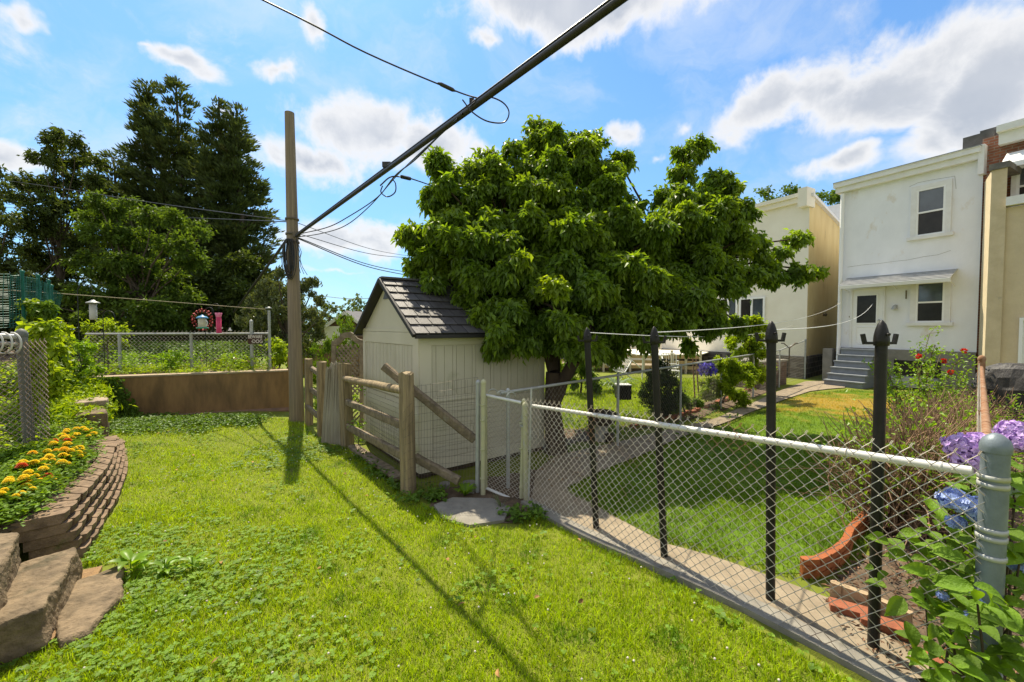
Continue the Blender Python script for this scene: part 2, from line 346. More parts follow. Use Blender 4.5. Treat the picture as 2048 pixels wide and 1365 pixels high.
def sheetgrid(name, P, mat, dz, step=.12, kind='structure'):   # area draped on the ground as a fine grid
    P = np.asarray(P); x = np.arange(P[:, 0].min(), P[:, 0].max() + step, step); y = np.arange(P[:, 1].min(), P[:, 1].max() + step, step)
    X, Y = np.meshgrid(x, y); ok = inpoly(X, Y, P); nx = len(x); V = np.stack([X, Y, hz(X, Y) + dz], -1).reshape(-1, 3)
    q = ok[:-1, :-1] & ok[1:, :-1] & ok[:-1, 1:] & ok[1:, 1:]; r, c = np.nonzero(q); a = r * nx + c
    b = MB(); b.add(V, np.stack([a, a + 1, a + nx + 1, a + nx], -1), 0, True); return b.build(name, mat, loc=(0, 0, 0), kind=kind)
FD = nrm([.75, .66, 0])                       # direction of the yards, away from the camera
LAWN = PX([(1735, 1385), (1550, 1282), (1380, 1184), (1200, 1092), (1075, 1030), (1030, 1058), (930, 1058), (850, 1012), (790, 968), (700, 898), (640, 880), (610, 850), (580, 838), (300, 838), (215, 862), (248, 885), (250, 950), (238, 1010), (160, 1138), (252, 1128), (248, 1190), (118, 1284), (15, 1322)])
LAWN = LAWN + [np.array([-3.2, 1.0, 0]), np.array([3.2, 1.0, 0])]
LAWN2 = PX([(1128, 985), (1240, 932), (1350, 884), (1450, 850), (1545, 812), (1610, 788), (1690, 781), (1880, 785), (1900, 860), (1800, 990), (1740, 1100), (1640, 1168), (1540, 1150), (1330, 1088)])
NLAWN = [G(1110, 830), G(1290, 770), G(1440, 735), G(1390, 820), G(1240, 868), G(1120, 900)]
# soil strip in the side garden, path, patio
sheetgrid('soil_bed', PX([(1640, 1168), (1740, 1100), (1800, 990), (1900, 860), (1960, 800), (2300, 900), (2500, 1365), (1850, 1365), (1660, 1215)]), m_soil, .008, .05)
sheetgrid('soil_bed', PX([(1000, 880), (1090, 905), (1250, 870), (1420, 835), (1560, 780), (1560, 760), (1420, 800), (1240, 850), (1100, 860)]), m_soil, .010)
sheetgrid('bare_soil', PX([(640, 880), (700, 898), (790, 968), (850, 1012), (930, 1058), (1030, 1058), (1085, 1020), (1090, 930), (940, 960), (830, 985), (720, 895), (660, 860)]), m_soil, .006)
WK = PX([(1062, 1000), (1066, 960), (1110, 915), (1255, 882), (1425, 842), (1505, 808), (1560, 783), (1612, 764), (1690, 764), (1690, 777), (1612, 786), (1545, 810), (1450, 848), (1350, 882), (1240, 930), (1128, 983), (1330, 1092), (1540, 1153), (1640, 1172), (1750, 1240), (1860, 1365), (1720, 1365), (1380, 1175), (1200, 1088)])
def ribbon(name, A_, B_, mat, dz):
    P, Q = PX(A_), PX(B_); n = 40; rs = lambda L: np.array([[np.interp(t, np.linspace(0, 1, len(L)), [q[j] for q in L]) for j in range(3)] for t in np.linspace(0, 1, n)])
    a, c = rs(P), rs(Q); m = 9; V = []
    for i in range(n):
        for j in range(m): p = a[i] + (c[i] - a[i]) * j / (m - 1); V.append((p[0], p[1], float(hz(p[0], p[1])) + dz))
    b = MB(); b.add(V, [(i * m + j, i * m + j + 1, (i + 1) * m + j + 1, (i + 1) * m + j) for i in range(n - 1) for j in range(m - 1)], 0, True); b.build(name, mat, loc=(0, 0, 0), kind='structure')
ribbon('path', [(1066, 1003), (1212, 1086), (1405, 1168), (1600, 1258), (1800, 1365)], [(1128, 975), (1330, 1092), (1540, 1158), (1690, 1215), (1890, 1365)], m_conc, .022)
ribbon('path', [(1062, 1010), (1072, 945), (1110, 915), (1255, 882), (1425, 842), (1505, 808), (1560, 783), (1612, 764), (1690, 764)], [(1190, 1035), (1128, 983), (1240, 930), (1350, 882), (1450, 848), (1545, 810), (1580, 797), (1620, 784), (1690, 777)], m_conc, .026)
b = MB()      # joints of the path
for p, q in (((1100, 925), (1165, 958)), ((1190, 898), (1290, 908)), ((1385, 853), (1420, 858)), ((1545, 792), (1575, 796)), ((1490, 814), (1525, 818))):
    a, c = G(*p), G(*q); a[2] += .027; c[2] += .027; b.bar(a, c, .008, .003)
b.build('path_joints', m_soil, kind='structure')
slab('gravel_slab', [(868, 1015), (905, 1000), (985, 1002), (1020, 1020), (1008, 1046), (940, 1056), (885, 1042)], m_concg, .03, .1)
fa, fb = np.array([.16, 4.62, 0]), np.array([2.13, 1.80, 0]); fdir = nrm(fb - fa); fn = np.array([-fdir[1], fdir[0], 0]) * -1
if fn[1] > 0: fn = -fn                         # towards the camera
b = MB(); n = 14
for k in range(n):
    p, q = fa + (fb - fa) * k / n, fa + (fb - fa) * (k + 1) / n
    for s in (p, q): s[2] = hz(s[0], s[1]) + .035
    w = .075; b.extr([p - fn * w, q - fn * w, q + fn * w, p + fn * w], (0, 0, -.12))
b.build('kerb', m_concg, kind='structure')
# ---------------------------------------------------------------- raised garden on the left
def BZ(px, py, z): return Gz(px, py, z)
inner = [BZ(42, 1045, .45), BZ(116, 989, .44), BZ(161, 947, .43), BZ(193, 915, .42), BZ(201, 876, .42), BZ(205, 850, .45), BZ(208, 800, .72), BZ(182, 757, 1.0)]
b = MB(); rows = []
ti = np.linspace(0, len(inner) - 1, 36)
for t in ti:
    k = min(int(t), len(inner) - 2); a = inner[k] + (inner[k + 1] - inner[k]) * (t - k); row = []
    for s in np.linspace(0, 1, 14):
        x = a[0] - 10 * s ** 1.5 * (1 + .5 * s) - .02; y = a[1] + .6 * s; z = a[2] - .03 + (max(.93, a[2]) - a[2]) * min(1, s * 2.6) ** .8
        row.append((x, y, z + .02 * math.sin(x * 5) * math.cos(y * 4)))
    rows.append(row)
r0 = [(x, y - 3, z) for x, y, z in rows[0]]; rows = [r0] + rows
V = np.array(rows).reshape(-1, 3); nc = 14; i = np.arange(len(rows) - 1)[:, None] * nc; j = np.arange(nc - 1)[None]
b.add(V, np.stack([i + j, i + j + 1, i + nc + j + 1, i + nc + j], -1).reshape(-1, 4), 0, True)
b.build('garden_bank', m_soil, loc=(0, 0, 0), kind='structure')
rA = Gz(182, 757, 1.0); rB = Gz(578, 742, 1.0); rC = Gz(538, 732, 1.0)
b = MB(); far = rC + (rC - rB) * 6
b.prism([rA + [0, .05, 0], rB + [-.15, .12, 0], far + [-.1, 0, 0], far + [-30, 5, 0], rA + [-25, 2, 0]], -.5, .955)
b.build('upper_garden_ground', m_soil, kind='structure')
# concrete retaining wall (a thing) with a pale crack and footing
t = thing('retaining_wall', rB - [0, 0, 1], 'stained brown concrete retaining wall along the back of the lawn under the chain link fence', 'wall')
m_rw = M('stained_concrete', (.34, .20, .09), (.14, .088, .045), 4.5, .9, bump=.3, bscale=30, stretch=(1, 1, .25), c3=(.27, .17, .03), s3=2.1, t3=.6)
m_rwc = M('concrete_cap', (.40, .31, .21), (.30, .23, .15), 6, .9, bump=.3)
b = MB(); d = nrm(rB - rA); nn = np.array([d[1], -d[0], 0]); b.prism([rA, rB, rB - nn * .25, rA - nn * .25], -.1, .985); b.build('wall_face', m_rw, t)
d2 = nrm(rC - rB); n2 = np.array([-d2[1], d2[0], 0]); b = MB(); b.prism([rB - nn * .26 , far, far + n2 * .25 * (1 if n2[0] < 0 else -1), rB - nn * .26 + d * -.25], -.1, .98); b.build('return_wall', m_rw, t)
b = MB(); b.prism([rA + nn * .012, rB + nn * .012, rB - nn * .27, rA - nn * .27], .987, 1.02); b.build('coping', m_rwc, t)
b = MB()
for k in range(9):
    z = .98 - k * .11; p = Gz(559, 742, 1.0) + nn * .006; p[2] = z; q = p.copy(); q[2] = z - .115; p = p + d * .012 * math.sin(k * 2.1); q = q + d * .012 * math.sin(k * 2.1 + 2.1); b.bar(p, q, .045, .01, up=nn)
b.build('crack_filler', m_rwc, t)
b = MB(); p = rA + (rB - rA) * .25; b.prism([p + nn * .10, rB + nn * .06, rB, p], [.0, .0, .0, .0], [.14, .10, .16, .19]); b.build('footing', M('reddish_concrete', (.27, .16, .105), (.17, .11, .08), 5, .9, bump=.4), t)
# ---------------------------------------------------------------- houses
Zu = np.array([0, 0, 1.0])
class Fac:
    def __init__(s, P0, P1):
        s.o = np.array([P0[0], P0[1], 0.]); s.u = nrm([P1[0] - P0[0], P1[1] - P0[1], 0]); s.n = np.array([s.u[1], -s.u[0], 0.])
        if s.n @ (-s.o) < 0: s.n = -s.n
    def hit(s, px, py):
        r = ray(px, py); c = np.array([0, 0, CH]); t = ((s.o - c) @ s.n) / (r @ s.n); p = c + r * t; return (p - s.o) @ s.u, p[2]
    def P(s, a, z, h=0.0): return s.o + s.u * a + s.n * h + np.array([0, 0, z])
    def bx(s, b, a0, a1, z0, z1, h0, h1, mi=0):
        b.box(s.P((a0 + a1) / 2, (z0 + z1) / 2, (h0 + h1) / 2), s.u * (a1 - a0) / 2, s.n * (h1 - h0) / 2, np.array([0, 0, (z1 - z0) / 2]), mi)
    def px(s, x0, y0, x1, y1):
        a0, z1 = s.hit(x0, y0); a1, _ = s.hit(x1, y0); _, z0 = s.hit(x0, y1); return min(a0, a1), max(a0, a1), min(z0, z1), max(z0, z1)
def Z5(x, y): return 1550 + x / 2.275, 220 + y / 2.275
def sash_window(F, par, rect, name='window', fw=.05, lite_up=m_glass, lite_dn=m_glassd, trim=.13, sill=True, sillw=.2, casing=None):
    a0, a1, z0, z1 = rect; cm = casing or m_trim
    b = MB()
    F.bx(b, a0 - trim, a0, z0, z1 + trim, 0, .05); F.bx(b, a1, a1 + trim, z0, z1 + trim, 0, .05); F.bx(b, a0, a1, z1, z1 + trim, 0, .049)
    w = b.build(name, cm, par)
    b = MB(); zm = (z0 + z1) / 2
    for (x0, x1, y0, y1) in ((a0, a0 + fw, z0, z1), (a1 - fw, a1, z0, z1), (a0 + fw, a1 - fw, z0, z0 + fw), (a0 + fw, a1 - fw, z1 - fw, z1), (a0 + fw, a1 - fw, zm - fw * .5, zm + fw * .5)): F.bx(b, x0, x1, y0, y1, .0, .042)
    b.build('sash', m_trimw, w)
    b = MB(); F.bx(b, a0 + fw, a1 - fw, zm + fw * .5, z1 - fw, 0, .012); b.build('pane', lite_up, w)
    b = MB(); F.bx(b, a0 + fw, a1 - fw, z0 + fw, zm - fw * .5, 0, .010); b.build('pane', lite_dn, w)
    if sill: b = MB(); F.bx(b, a0 - sillw, a1 + sillw, z0 - .10, z0, 0, .10); b.build('sill', cm, w)
    return w
# --- white house
WL = np.array([11.85, 14.9, 0]); WR = np.array([13.5, 11.9, 0]); F = Fac(WL, WR); wid = np.linalg.norm(WR - WL)
_, zr = F.hit(*Z5(270, 350)); _, zr2 = F.hit(*Z5(930, 215)); ZR = (zr + zr2) / 2
_, zf = F.hit(*Z5(540, 1090))
t = thing('white_house', WL, 'white stuccoed two storey row house with awning over a white door and grey steps', 'house')
b = MB(); q = FD * 7; b.prism([WL, WR, WR + q, WL + q], zf, [ZR, ZR, ZR - .3, ZR - .3]); b.build('wall', m_white, t)
m_found = M('grey_foundation', (.25, .235, .205), (.17, .16, .14), 4, .9, bump=.4); b = MB(); w1, w2 = WL + q, WR + q
b.prism([WL + F.n * .05 - F.u * .0, WR + F.n * .05, WR + q, WL + q], 0, zf - .001); b.build('foundation', m_found, t)
b = MB(); F.bx(b, -.12, wid - .02, ZR - .20, ZR - .02, -.2, .18); F.bx(b, -.16, wid - .02, ZR - .02, ZR + .12, -.2, .26); F.bx(b, -.16, wid - .02, ZR + .12, ZR + .14, -.4, .28); b.build('cornice', m_trim, t)
b = MB(); F.bx(b, wid - .07, wid + .05, ZR - .65, ZR + .18, -.1, .20); b.build('cornice_end', m_trim, t)
b = MB(); F.bx(b, -.16, wid, ZR + .14, ZR + .16, -.5, .29); b.build('roof_edge', M('roof_metal', (.30, .32, .34), (.2, .21, .22), 5, .5), t)
for (cx, cz, ww) in ((850, 118, .62), (925, 100, .5)):
    a, z = F.hit(*Z5(cx, cz)); b = MB(); F.bx(b, a, a + ww, ZR + .1, z - (.1 if ww > .6 else 0) + .05, -.75, -.15 if ww < .6 else -.1); b.build('chimney', M('chimney_stone', (.16, .15, .145), (.09, .085, .08), 4, .9, bump=.6, c3=(.3, .29, .27), s3=3, t3=.6), t)
a0, z1 = F.hit(*Z5(648, 368)); a1, _ = F.hit(*Z5(781, 346)); _, z0 = F.hit(*Z5(648, 578)); sash_window(F, t, (a0, a1, z0, z1))
a0, z1 = F.hit(*Z5(645, 788)); a1, _ = F.hit(*Z5(777, 786)); _, z0 = F.hit(*Z5(645, 968)); sash_window(F, t, (a0, a1, z0, z1))
# door
a0, z1 = F.hit(*Z5(357, 822)); a1, _ = F.hit(*Z5(495, 815)); z0 = zf + .01
b = MB(); F.bx(b, a0 - .06, a0, z0, z1 + .06, 0, .07); F.bx(b, a1, a1 + .06, z0, z1 + .06, 0, .07); F.bx(b, a0, a1, z1, z1 + .06, 0, .069); w = b.build('door_frame', m_trim, t)
b = MB(); F.bx(b, a0, a1, z0, z1, 0, .035); w = b.build('door', m_trimw, t)
ga0, gz1 = F.hit(*Z5(377, 848)); ga1, _ = F.hit(*Z5(465, 848)); _, gz0 = F.hit(*Z5(377, 970))
b = MB(); F.bx(b, ga0, ga1, gz0, gz1, .036, .040); b.build('door_glass', m_glassd, w)
b = MB()
for (x0, x1, y0, y1) in ((ga0 - .04, ga0, gz0 - .04, gz1 + .04), (ga1, ga1 + .04, gz0 - .04, gz1 + .04), (ga0, ga1, gz0 - .04, gz0), (ga0, ga1, gz1, gz1 + .04)): F.bx(b, x0, x1, y0, y1, .036, .055)
pa0, pz1 = a0 + .13, gz0 - .14; pa1, pz0 = a1 - .13, z0 + .14; c = .10
pts = [(pa0, pz0 + c), (pa0 + c * .4, pz0 + c * .6), (pa0 + c, pz0), (pa1 - c, pz0), (pa1 - c * .4, pz0 + c * .6), (pa1, pz0 + c), (pa1, pz1), (pa0, pz1), (pa0, pz0 + c)]
b.tube([F.P(x, y, .04) for x, y in pts], .014, 5, cap=False, sm=False); b.build('moulding', m_trimw, w)
b = MB(); b.lathe(F.P(a1 - .07, z0 + .95, .036), [(.022, 0), (.022, .04), (.035, .05), (.03, .08), (0, .085)], 10, axis=F.n); b.build('door_knob', m_galv, w)
# awning: ribbed sheet
aa0, az1 = F.hit(*Z5(330, 765)); aa1, az2 = F.hit(*Z5(833, 724)); azt = (az1 + az2) / 2; dp = .62; azl = azt - .30
b = MB(); n = 22; aw = aa1 - aa0
b.extr([F.P(aa0, azt, .01), F.P(aa1, azt, .01), F.P(aa1, azl, dp), F.P(aa0, azl, dp)], (0, 0, -.018))
for k in range(6):
    s_ = (k + .5) / 6; b.bar(F.P(aa0 - .01, azt + (azl - azt) * s_ + .006, .02 + (dp - .02) * s_), F.P(aa1 + .01, azt + (azl - azt) * s_ + .006, .02 + (dp - .02) * s_), .078, .014)
aw_ = b.build('awning', M('awning_metal', (.62, .62, .62), (.50, .50, .50), 9, .45, metal=.2), t)
b = MB()
for k in range(4): F.bx(b, aa0 - .01, aa1 + .01, azl - .03 - k * .028, azl - .006 - k * .028, dp - .012 * (k % 2), dp + .02 - .008 * k)
b.build('valance', m_trimw, aw_)
for a in (aa0 + .05, (aa0 + aa1) / 2, aa1 - .05): b = MB(); b.tube([F.P(a, azl - .04, dp - .04), F.P(a, azt - .5, .02)], .012, 6); b.build('strut', m_trimw, aw_)
b = MB(); ck = [F.P(*F.hit(*Z5(x, y)), .002) for x, y in ((330, 716), (400, 706), (470, 700), (540, 690), (600, 684), (680, 668), (740, 660), (800, 640))]; b.tube(ck, .004, 4, cap=False, sm=False); b.build('hairline_crack', m_found, t); b = MB()
ck = [F.P(*F.hit(*Z5(x, y)), .002) for x, y in ((612, 350), (650, 332), (720, 318), (818, 302), (824, 360))]; b.tube(ck, .004, 4, cap=False, sm=False); b.build('hairline_crack', m_found, t)
# lamp beside the door
la, lz = F.hit(*Z5(550, 893)); b = MB(); b.lathe(F.P(la, lz, 0), [(.05, 0), (.05, .02), (.02, .03), (.02, .08)], 10, axis=F.n); b.lathe(F.P(la, lz - .1, .1), [(.09, 0), (.07, .05), (.03, .12), (0, .13)], 12); b.build('wall_lamp', m_galv, t)
# grey steps
s0, _ = F.hit(*Z5(318, 1090)); s1, _ = F.hit(*Z5(470, 1090)); nst = 6
b = MB()
for k in range(nst):
    zt = zf - .02 - k * (zf - .02) / nst; F.bx(b, s0 - .01 * k, s1 + .012 * k + .02, 0, zt - .035, .055 + k * .0, .10 + .20 * (k + 1)); F.bx(b, s0 - .01 * k - .02, s1 + .012 * k + .04, zt - .035, zt, .056 + .2 * k, .13 + .20 * (k + 1), 1)
b.build('steps', [m_steps, M('grey_tread', (.27, .29, .31), (.21, .225, .24), 5, .6)], t)
# downspout
b = MB(); d0 = .07; P = [F.P(d0, ZR - .25, .10), F.P(d0, zf + .4, .10), F.P(d0, .55, .12), F.P(d0 - .05, .12, .16), F.P(d0 - .07, .05, .3)]; b.tube(P, .06, 8); b.build('downspout', m_trimw, t)
b = MB(); F.bx(b, -.42, -.12, 0, zf - .05, -.1, .12); b.build('corner_pillar', m_found, t)
# basement window
c0, cz1 = F.hit(*Z5(545, 1137)); c1, _ = F.hit(*Z5(760, 1137)); _, cz0 = F.hit(*Z5(545, 1205)); b = MB(); F.bx(b, c0, c1, cz0, cz1, .05, .06); w = b.build('basement_window', m_glassd, t)
b = MB(); F.bx(b, c0, c1, cz0 - .35, cz0 - .03, .051, .25); b.build('basement_hatch', M('hatch_paint', (.40, .41, .41), (.3, .31, .31), 4, .7), t)
for (x, y) in ((598, 825), (340, 942), (497, 942)):
    a, z = F.hit(*Z5(x, y)); b = MB(); F.bx(b, a - .012, a + .012, z - (.25 if x == 598 else .02), z + .02, 0, .03); b.build('bracket' if x == 598 else 'hook', m_dwire, t)
# --- cream house beyond the alley
CR = Gz(1611, 758); CR[2] = 0; cu = F.u; CL_ = CR - cu * 7; FC = Fac(CL_, CR); _, zc = FC.hit(1612, 392)
zs = W(1612, 714, CR[1])[2]
t = thing('cream_house', CR, 'cream row house with yellow side wall on a dark stone base across the alley', 'house')
q = FD * 8; b = MB(); b.add([CL_ + [0, 0, zs], CR + [0, 0, zs], CR + [0, 0, zc], CL_ + [0, 0, zc]], [(0, 1, 2, 3)], 0)
S1 = CR + q; b.add([CR + [0, 0, zs], S1 + [0, 0, zs], S1 + [0, 0, zc - .55], CR + [0, 0, zc]], [(0, 1, 2, 3)], 1)
b.add([CL_ + [0, 0, zc], CR + [0, 0, zc], S1 + [0, 0, zc - .55], CL_ + q + [0, 0, zc - .55]], [(0, 1, 2, 3)], 2); b.add([CL_ + [0, 0, 0], CL_ + q, CL_ + q + [0, 0, zc - .55], CL_ + [0, 0, zc]], [(0, 1, 2, 3)], 0)
b.add([CL_ + q, S1, S1 + [0, 0, zc - .55], CL_ + q + [0, 0, zc - .55]], [(0, 1, 2, 3)], 0)
b.build('wall', [m_cream, m_yel, m_found], t)
su = nrm(FD); b = MB(); st = bricks('stone_base', su[:2], (.10, .085, .075), (.05, .045, .04), (.17, .15, .13), .42, .2, .025, 1.0); e = .04
sn = np.array([su[1], -su[0], 0]); b.add([CR + sn * e, S1 + sn * e, S1 + sn * e + [0, 0, zs], CR + sn * e + [0, 0, zs]], [(0, 1, 2, 3)]); b.add([CR + sn * e + [0, 0, zs], S1 + sn * e + [0, 0, zs], S1 + [0, 0, zs + .02], CR + [0, 0, zs + .02]], [(0, 1, 2, 3)])
b.add([CL_ + FC.n * e, CR + FC.n * e + sn * e, CR + FC.n * e + sn * e + [0, 0, zs], CL_ + FC.n * e + [0, 0, zs]], [(0, 1, 2, 3)]); b.build('stone_base', st, t)
w7 = 7.0
b = MB(); FC.bx(b, 0, w7 - .02, zc - .22, zc - .02, 0, .14); FC.bx(b, 0, w7 + .0, zc - .02, zc + .12, -.3, .24); FC.bx(b, w7 - .28, w7 + .04, zc - .45, zc + .26, -.3, .30); b.build('cornice', m_cream, t)
b = MB(); a = CR + [0, 0, zc]; b.bar(a + sn * .02, S1 + sn * .02 + [0, 0, zc - .53], .22, .12); b.build('parapet_coping', m_trim, t)
b = MB(); p = W(1672, 428, 21.5); b.box(p, FC.u * .3, FC.n * .3, (0, 0, .4)); b.build('chimney', m_trim, t)
for (x0, x1) in ((1480, 1531), (1440, 1476)):
    a0, z1 = FC.hit(x0, 597); a1, _ = FC.hit(x1, 597); _, z0 = FC.hit(x1, 652); b = MB(); fw = .07
    am = (a0 + a1) / 2
    for (xx0, xx1, y0, y1) in ((a0, a0 + fw, z0, z1), (a1 - fw, a1, z0, z1), (a0 + fw, a1 - fw, z0, z0 + fw), (a0 + fw, a1 - fw, z1 - fw, z1), (am - .04, am + .04, z0 + fw, z1 - fw)): FC.bx(b, xx0, xx1, y0, y1, 0, .06)
    w = b.build('window', m_trimw, t); b = MB(); FC.bx(b, a0 + fw, am - .04, z0 + fw, z1 - fw, 0, .02); b.build('pane', m_glassd, w); b = MB(); FC.bx(b, am + .04, a1 - fw, z0 + fw, z1 - fw, 0, .02); b.build('pane', m_glass, w)
b = MB(); p = CR + FD * 2.0 + sn * .1; p[2] = W(1635, 630, p[1])[2]; b.lathe(p, [(.06, 0), (.05, .06), (.08, .1), (.02, .14)], 10, axis=sn); b.build('wall_lamp', m_dwire, t)
# --- ochre wing and brick house on the right
OC = np.array([(1976 - 1024) / FPX * 11, 11, 0]); ou = F.u; OR_ = OC + ou * 5; FO = Fac(OC, OR_); _, zo = FO.hit(1988, 342); _, zo2 = FO.hit(2040, 392)
t = thing('ochre_wing', OC, 'ochre stuccoed rear wing with a lit party wall edge, right of the white house', 'house wing')
q = FD * 3.0; b = MB(); b.prism([OC, OR_, OR_ + q, OC + q], 0, [zo2 - .25] * 4); b.build('wall', m_ochre, t)
b = MB(); a0, _ = FO.hit(2016, 350); A_ = OC - ou * .035 + FO.n * .05; B_ = OC + ou * a0 + FO.n * .05; C_ = B_ + FD * 1.3; D_ = WR + F.u * .02 - F.n * .08; D2 = W(1970, 350, 11.8) * [1, 1, 0]
b.add([A_, B_, C_, D_, A_ + Zu * zo, B_ + Zu * zo, C_ + Zu * zo, D2 + Zu * (zo - .02)], [(0, 1, 5, 4), (1, 2, 6, 5), (2, 3, 7, 6), (3, 0, 4, 7), (4, 5, 6, 7)]); w = b.build('party_wall', M('pale_ochre', (.60, .50, .33), (.50, .41, .26), 3, .9, bump=.4, c3=(.3, .26, .2), s3=2, t3=.68), t)
b = MB(); FO.bx(b, -.08, a0 + .04, zo + .002, zo + .16, -1.0, .09); b.build('cap_stone', M('cap_stone', (.20, .185, .16), (.12, .11, .10), 6, .9, bump=.6), w)
b = MB(); FO.bx(b, a0 + .01, 5, zo2 - .22, zo2 + .0, -.1, .14); b.build('ledge', m_trim, t)
a0, z1 = FO.hit(2041, 636); _, z0 = FO.hit(2041, 740); b = MB(); FO.bx(b, a0, a0 + .06, .1, z1, 0, .09); FO.bx(b, a0 + .06, a0 + 1.0, z1 - .07, z1, 0, .088); w = b.build('door_frame', m_trimw, t); b = MB(); FO.bx(b, a0 + .06, a0 + .94, .1, z1 - .07, 0, .04); b.build('door', m_trim, w)
t = thing('brick_house', WR, 'red brick upper storey with white cornice at the right edge behind the ochre wing', 'house')
b = MB(); BL = WR - F.u * .05 + F.n * -.06; BR = BL + F.u * 7; _, zbt = F.hit(1985, 278); _, zbb = F.hit(2000, 293); q = FD * 6
b.prism([BL, BR, BR + q, BL + q], 0, [zbb + .35] * 4); b.build('wall', bricks('red_brick', F.u[:2], (.30, .115, .065), (.21, .08, .05), (.26, .21, .17), .22, .077, .01), t)
b = MB(); F.bx(b, wid + .3, wid + 7, zbb + .0, zbb + .32, -.3, .16); F.bx(b, wid + .28, wid + 7, zbb + .32, zbb + .50, -.3, .30); b.build('cornice', m_trim, t)
a0, z1 = F.hit(2030, 330); a1 = a0 + 1.0; _, z0 = F.hit(2030, 385); sash_window(F, t, (a0 + .05, a1, z0 - .4, z1 - .1), trim=.1)
b = MB(); b.extr([F.P(a0 - .15, z1 + .35, .02), F.P(a1 + .1, z1 + .35, .02), F.P(a1 + .1, z1 - .05, .55), F.P(a0 - .15, z1 - .05, .55)], (0, 0, -.03)); F.bx(b, a0 - .15, a1 + .1, z1 - .18, z1 - .05, .53, .56); b.build('awning', m_trimw, t)
# --- small distant house and its board fence
hp = W(690, 640, 27); t = thing('distant_house', (hp[0], 27, 0), 'distant brick house with grey gable roof seen between the pole and the shed', 'house')
e0, e1, pk = W(640, 668, 27), W(742, 660, 27), W(697, 626, 27); b = MB(); b.extr([(e0[0], 27, 0), (e1[0], 27, 0), (e1[0], 27, 1.9), (pk[0] - .0, 27, pk[2] - .12), (e0[0], 27, 1.9)], (1.5, 9, 0)); b.build('wall', bricks('far_brick', (1, 0), (.17, .085, .06), (.12, .06, .045), (.18, .15, .13)), t)
m_fr = M('far_roof', (.20, .19, .19), (.15, .145, .145), 6, .8)
b = MB(); o = np.array([-.1, -.3, 0]); L = np.array([1.6, 9.6, 0]); e1b = e1 + [.3, 0, -.2]; e0b = e0 + [-.3, 0, -.15]
b.extr([pk + o, e1b + o, e1b + o + L, pk + o + L], (0, 0, .14)); b.extr([pk + o, e0b + o, e0b + o + L, pk + o + L], (0, 0, .141)); b.build('roof', m_fr, t)
b = MB(); b.bar(pk + o * 1.1, e1b + o * 1.1, .06, .2); b.bar(pk + o * 1.12, e0b + o * 1.12, .06, .2); b.build('bargeboard', m_trim, t)
b = MB(); p = W(665, 668, 27); b.box((p[0], 26.97, p[2]), (.5, 0, 0), (0, .03, 0), (0, 0, .5)); b.build('window', m_trimw, t)
t = thing('board_fence', W(640, 700, 17) * [1, 1, 0], 'brown vertical board fence with lattice top far behind the utility pole', 'fence')
a, c = W(604, 700, 17), W(760, 700, 16.2); n = 34; b = MB(); lz = W(604, 690, 17)[2]; lt = W(604, 680, 17)[2]
for k in range(n):
    p = a + (c - a) * (k + .5) / n; b.box((p[0], p[1], lz / 2), ((c - a)[0] / n * .46, (c - a)[1] / n * .46, 0), (0, .015, 0), (0, 0, lz / 2))
b.build('boards', M('fence_board', (.30, .19, .09), (.20, .13, .065), 9, .85, isl=.2), t)
b = MB(); m = 40
for k in range(m):
    p = a + (c - a) * k / m; r = a + (c - a) * (k + 1.6) / m
    b.bar((p[0], p[1], lz), (r[0], r[1], lt), .02, .03); b.bar((r[0], r[1] - .02, lz), (p[0], p[1] - .02, lt), .02, .03)
b.bar((a[0], a[1], lt), (c[0], c[1], lt), .05, .05); b.build('lattice', m_cream, t)
# ================================================================== OBJECTS
def A3(*a): return np.array(a, float)
Zv = A3(0, 0, 1)
def chainlink(b, a, c, z0a, z1a, z0b, z1b, pitch=.075, r=.0026, mi=0, tips=True, sides=4, amp=.006):
    """woven diamond mesh between ground points a and c, z0/z1 bottom and top at each end"""
    a = A3(a[0], a[1], 0); c = A3(c[0], c[1], 0); L = np.linalg.norm(c - a); d = (c - a) / L; nn = A3(-d[1], d[0], 0)
    nc = max(2, int(round(L / pitch * 2))); p = L / nc; H = ((z1a - z0a) + (z1b - z0b)) / 2; nr = int(round(H / pitch * 2)); 
    for k in range(nc):
        x = k * p; s = x / L; zb = z0a + (z0b - z0a) * s; zt = z1a + (z1b - z1a) * s
        pts = []
        for j in range(nr + 1):
            xx = x + (p * 1.04 if (j + k) % 2 else -p * .04); xx = min(max(xx, 0), L); z = zb + (zt - zb) * j / nr
            pts.append(a + d * xx + nn * (amp if (j + k) % 2 else -amp) + Zv * z)
        if tips:
            q = pts[-1] + Zv * .018 + d * (.008); pts.append(q)
        P = []
        for u, v in zip(pts[:-1], pts[1:]): P += [u, u + (v - u) * .12, u + (v - u) * .88]
        P.append(pts[-1]); b.tube(P, r, sides, mi, cap=False, sm=False)
def post(b, base, top, r, mi=0, cap='dome', n=14):
    base = np.asarray(base, float); ax = A3(top[0], top[1], top[2]) - base; h = np.linalg.norm(ax); prof = [(r, 0), (r, h - r * 1.3)]
    b.lathe(base, prof, n, mi, ax)
    if cap == 'dome': b.lathe(base + nrm(ax) * (h - r * 1.3), [(r * 1.1, -r * .5), (r * 1.14, 0), (r * 1.1, r * .25), (r * .95, r * .75), (r * .55, r * 1.15), (r * .3, r * 1.3), (0, r * 1.4)], n, mi, ax)
def band(b, c, r, mi=0, h=.018, axis=(0, 0, 1)): b.lathe(np.asarray(c, float) - np.asarray(axis) * h / 2, [(r * 1.0, 0), (r * 1.12, .001), (r * 1.12, h - .001), (r * 1.0, h)], 14, mi, axis)
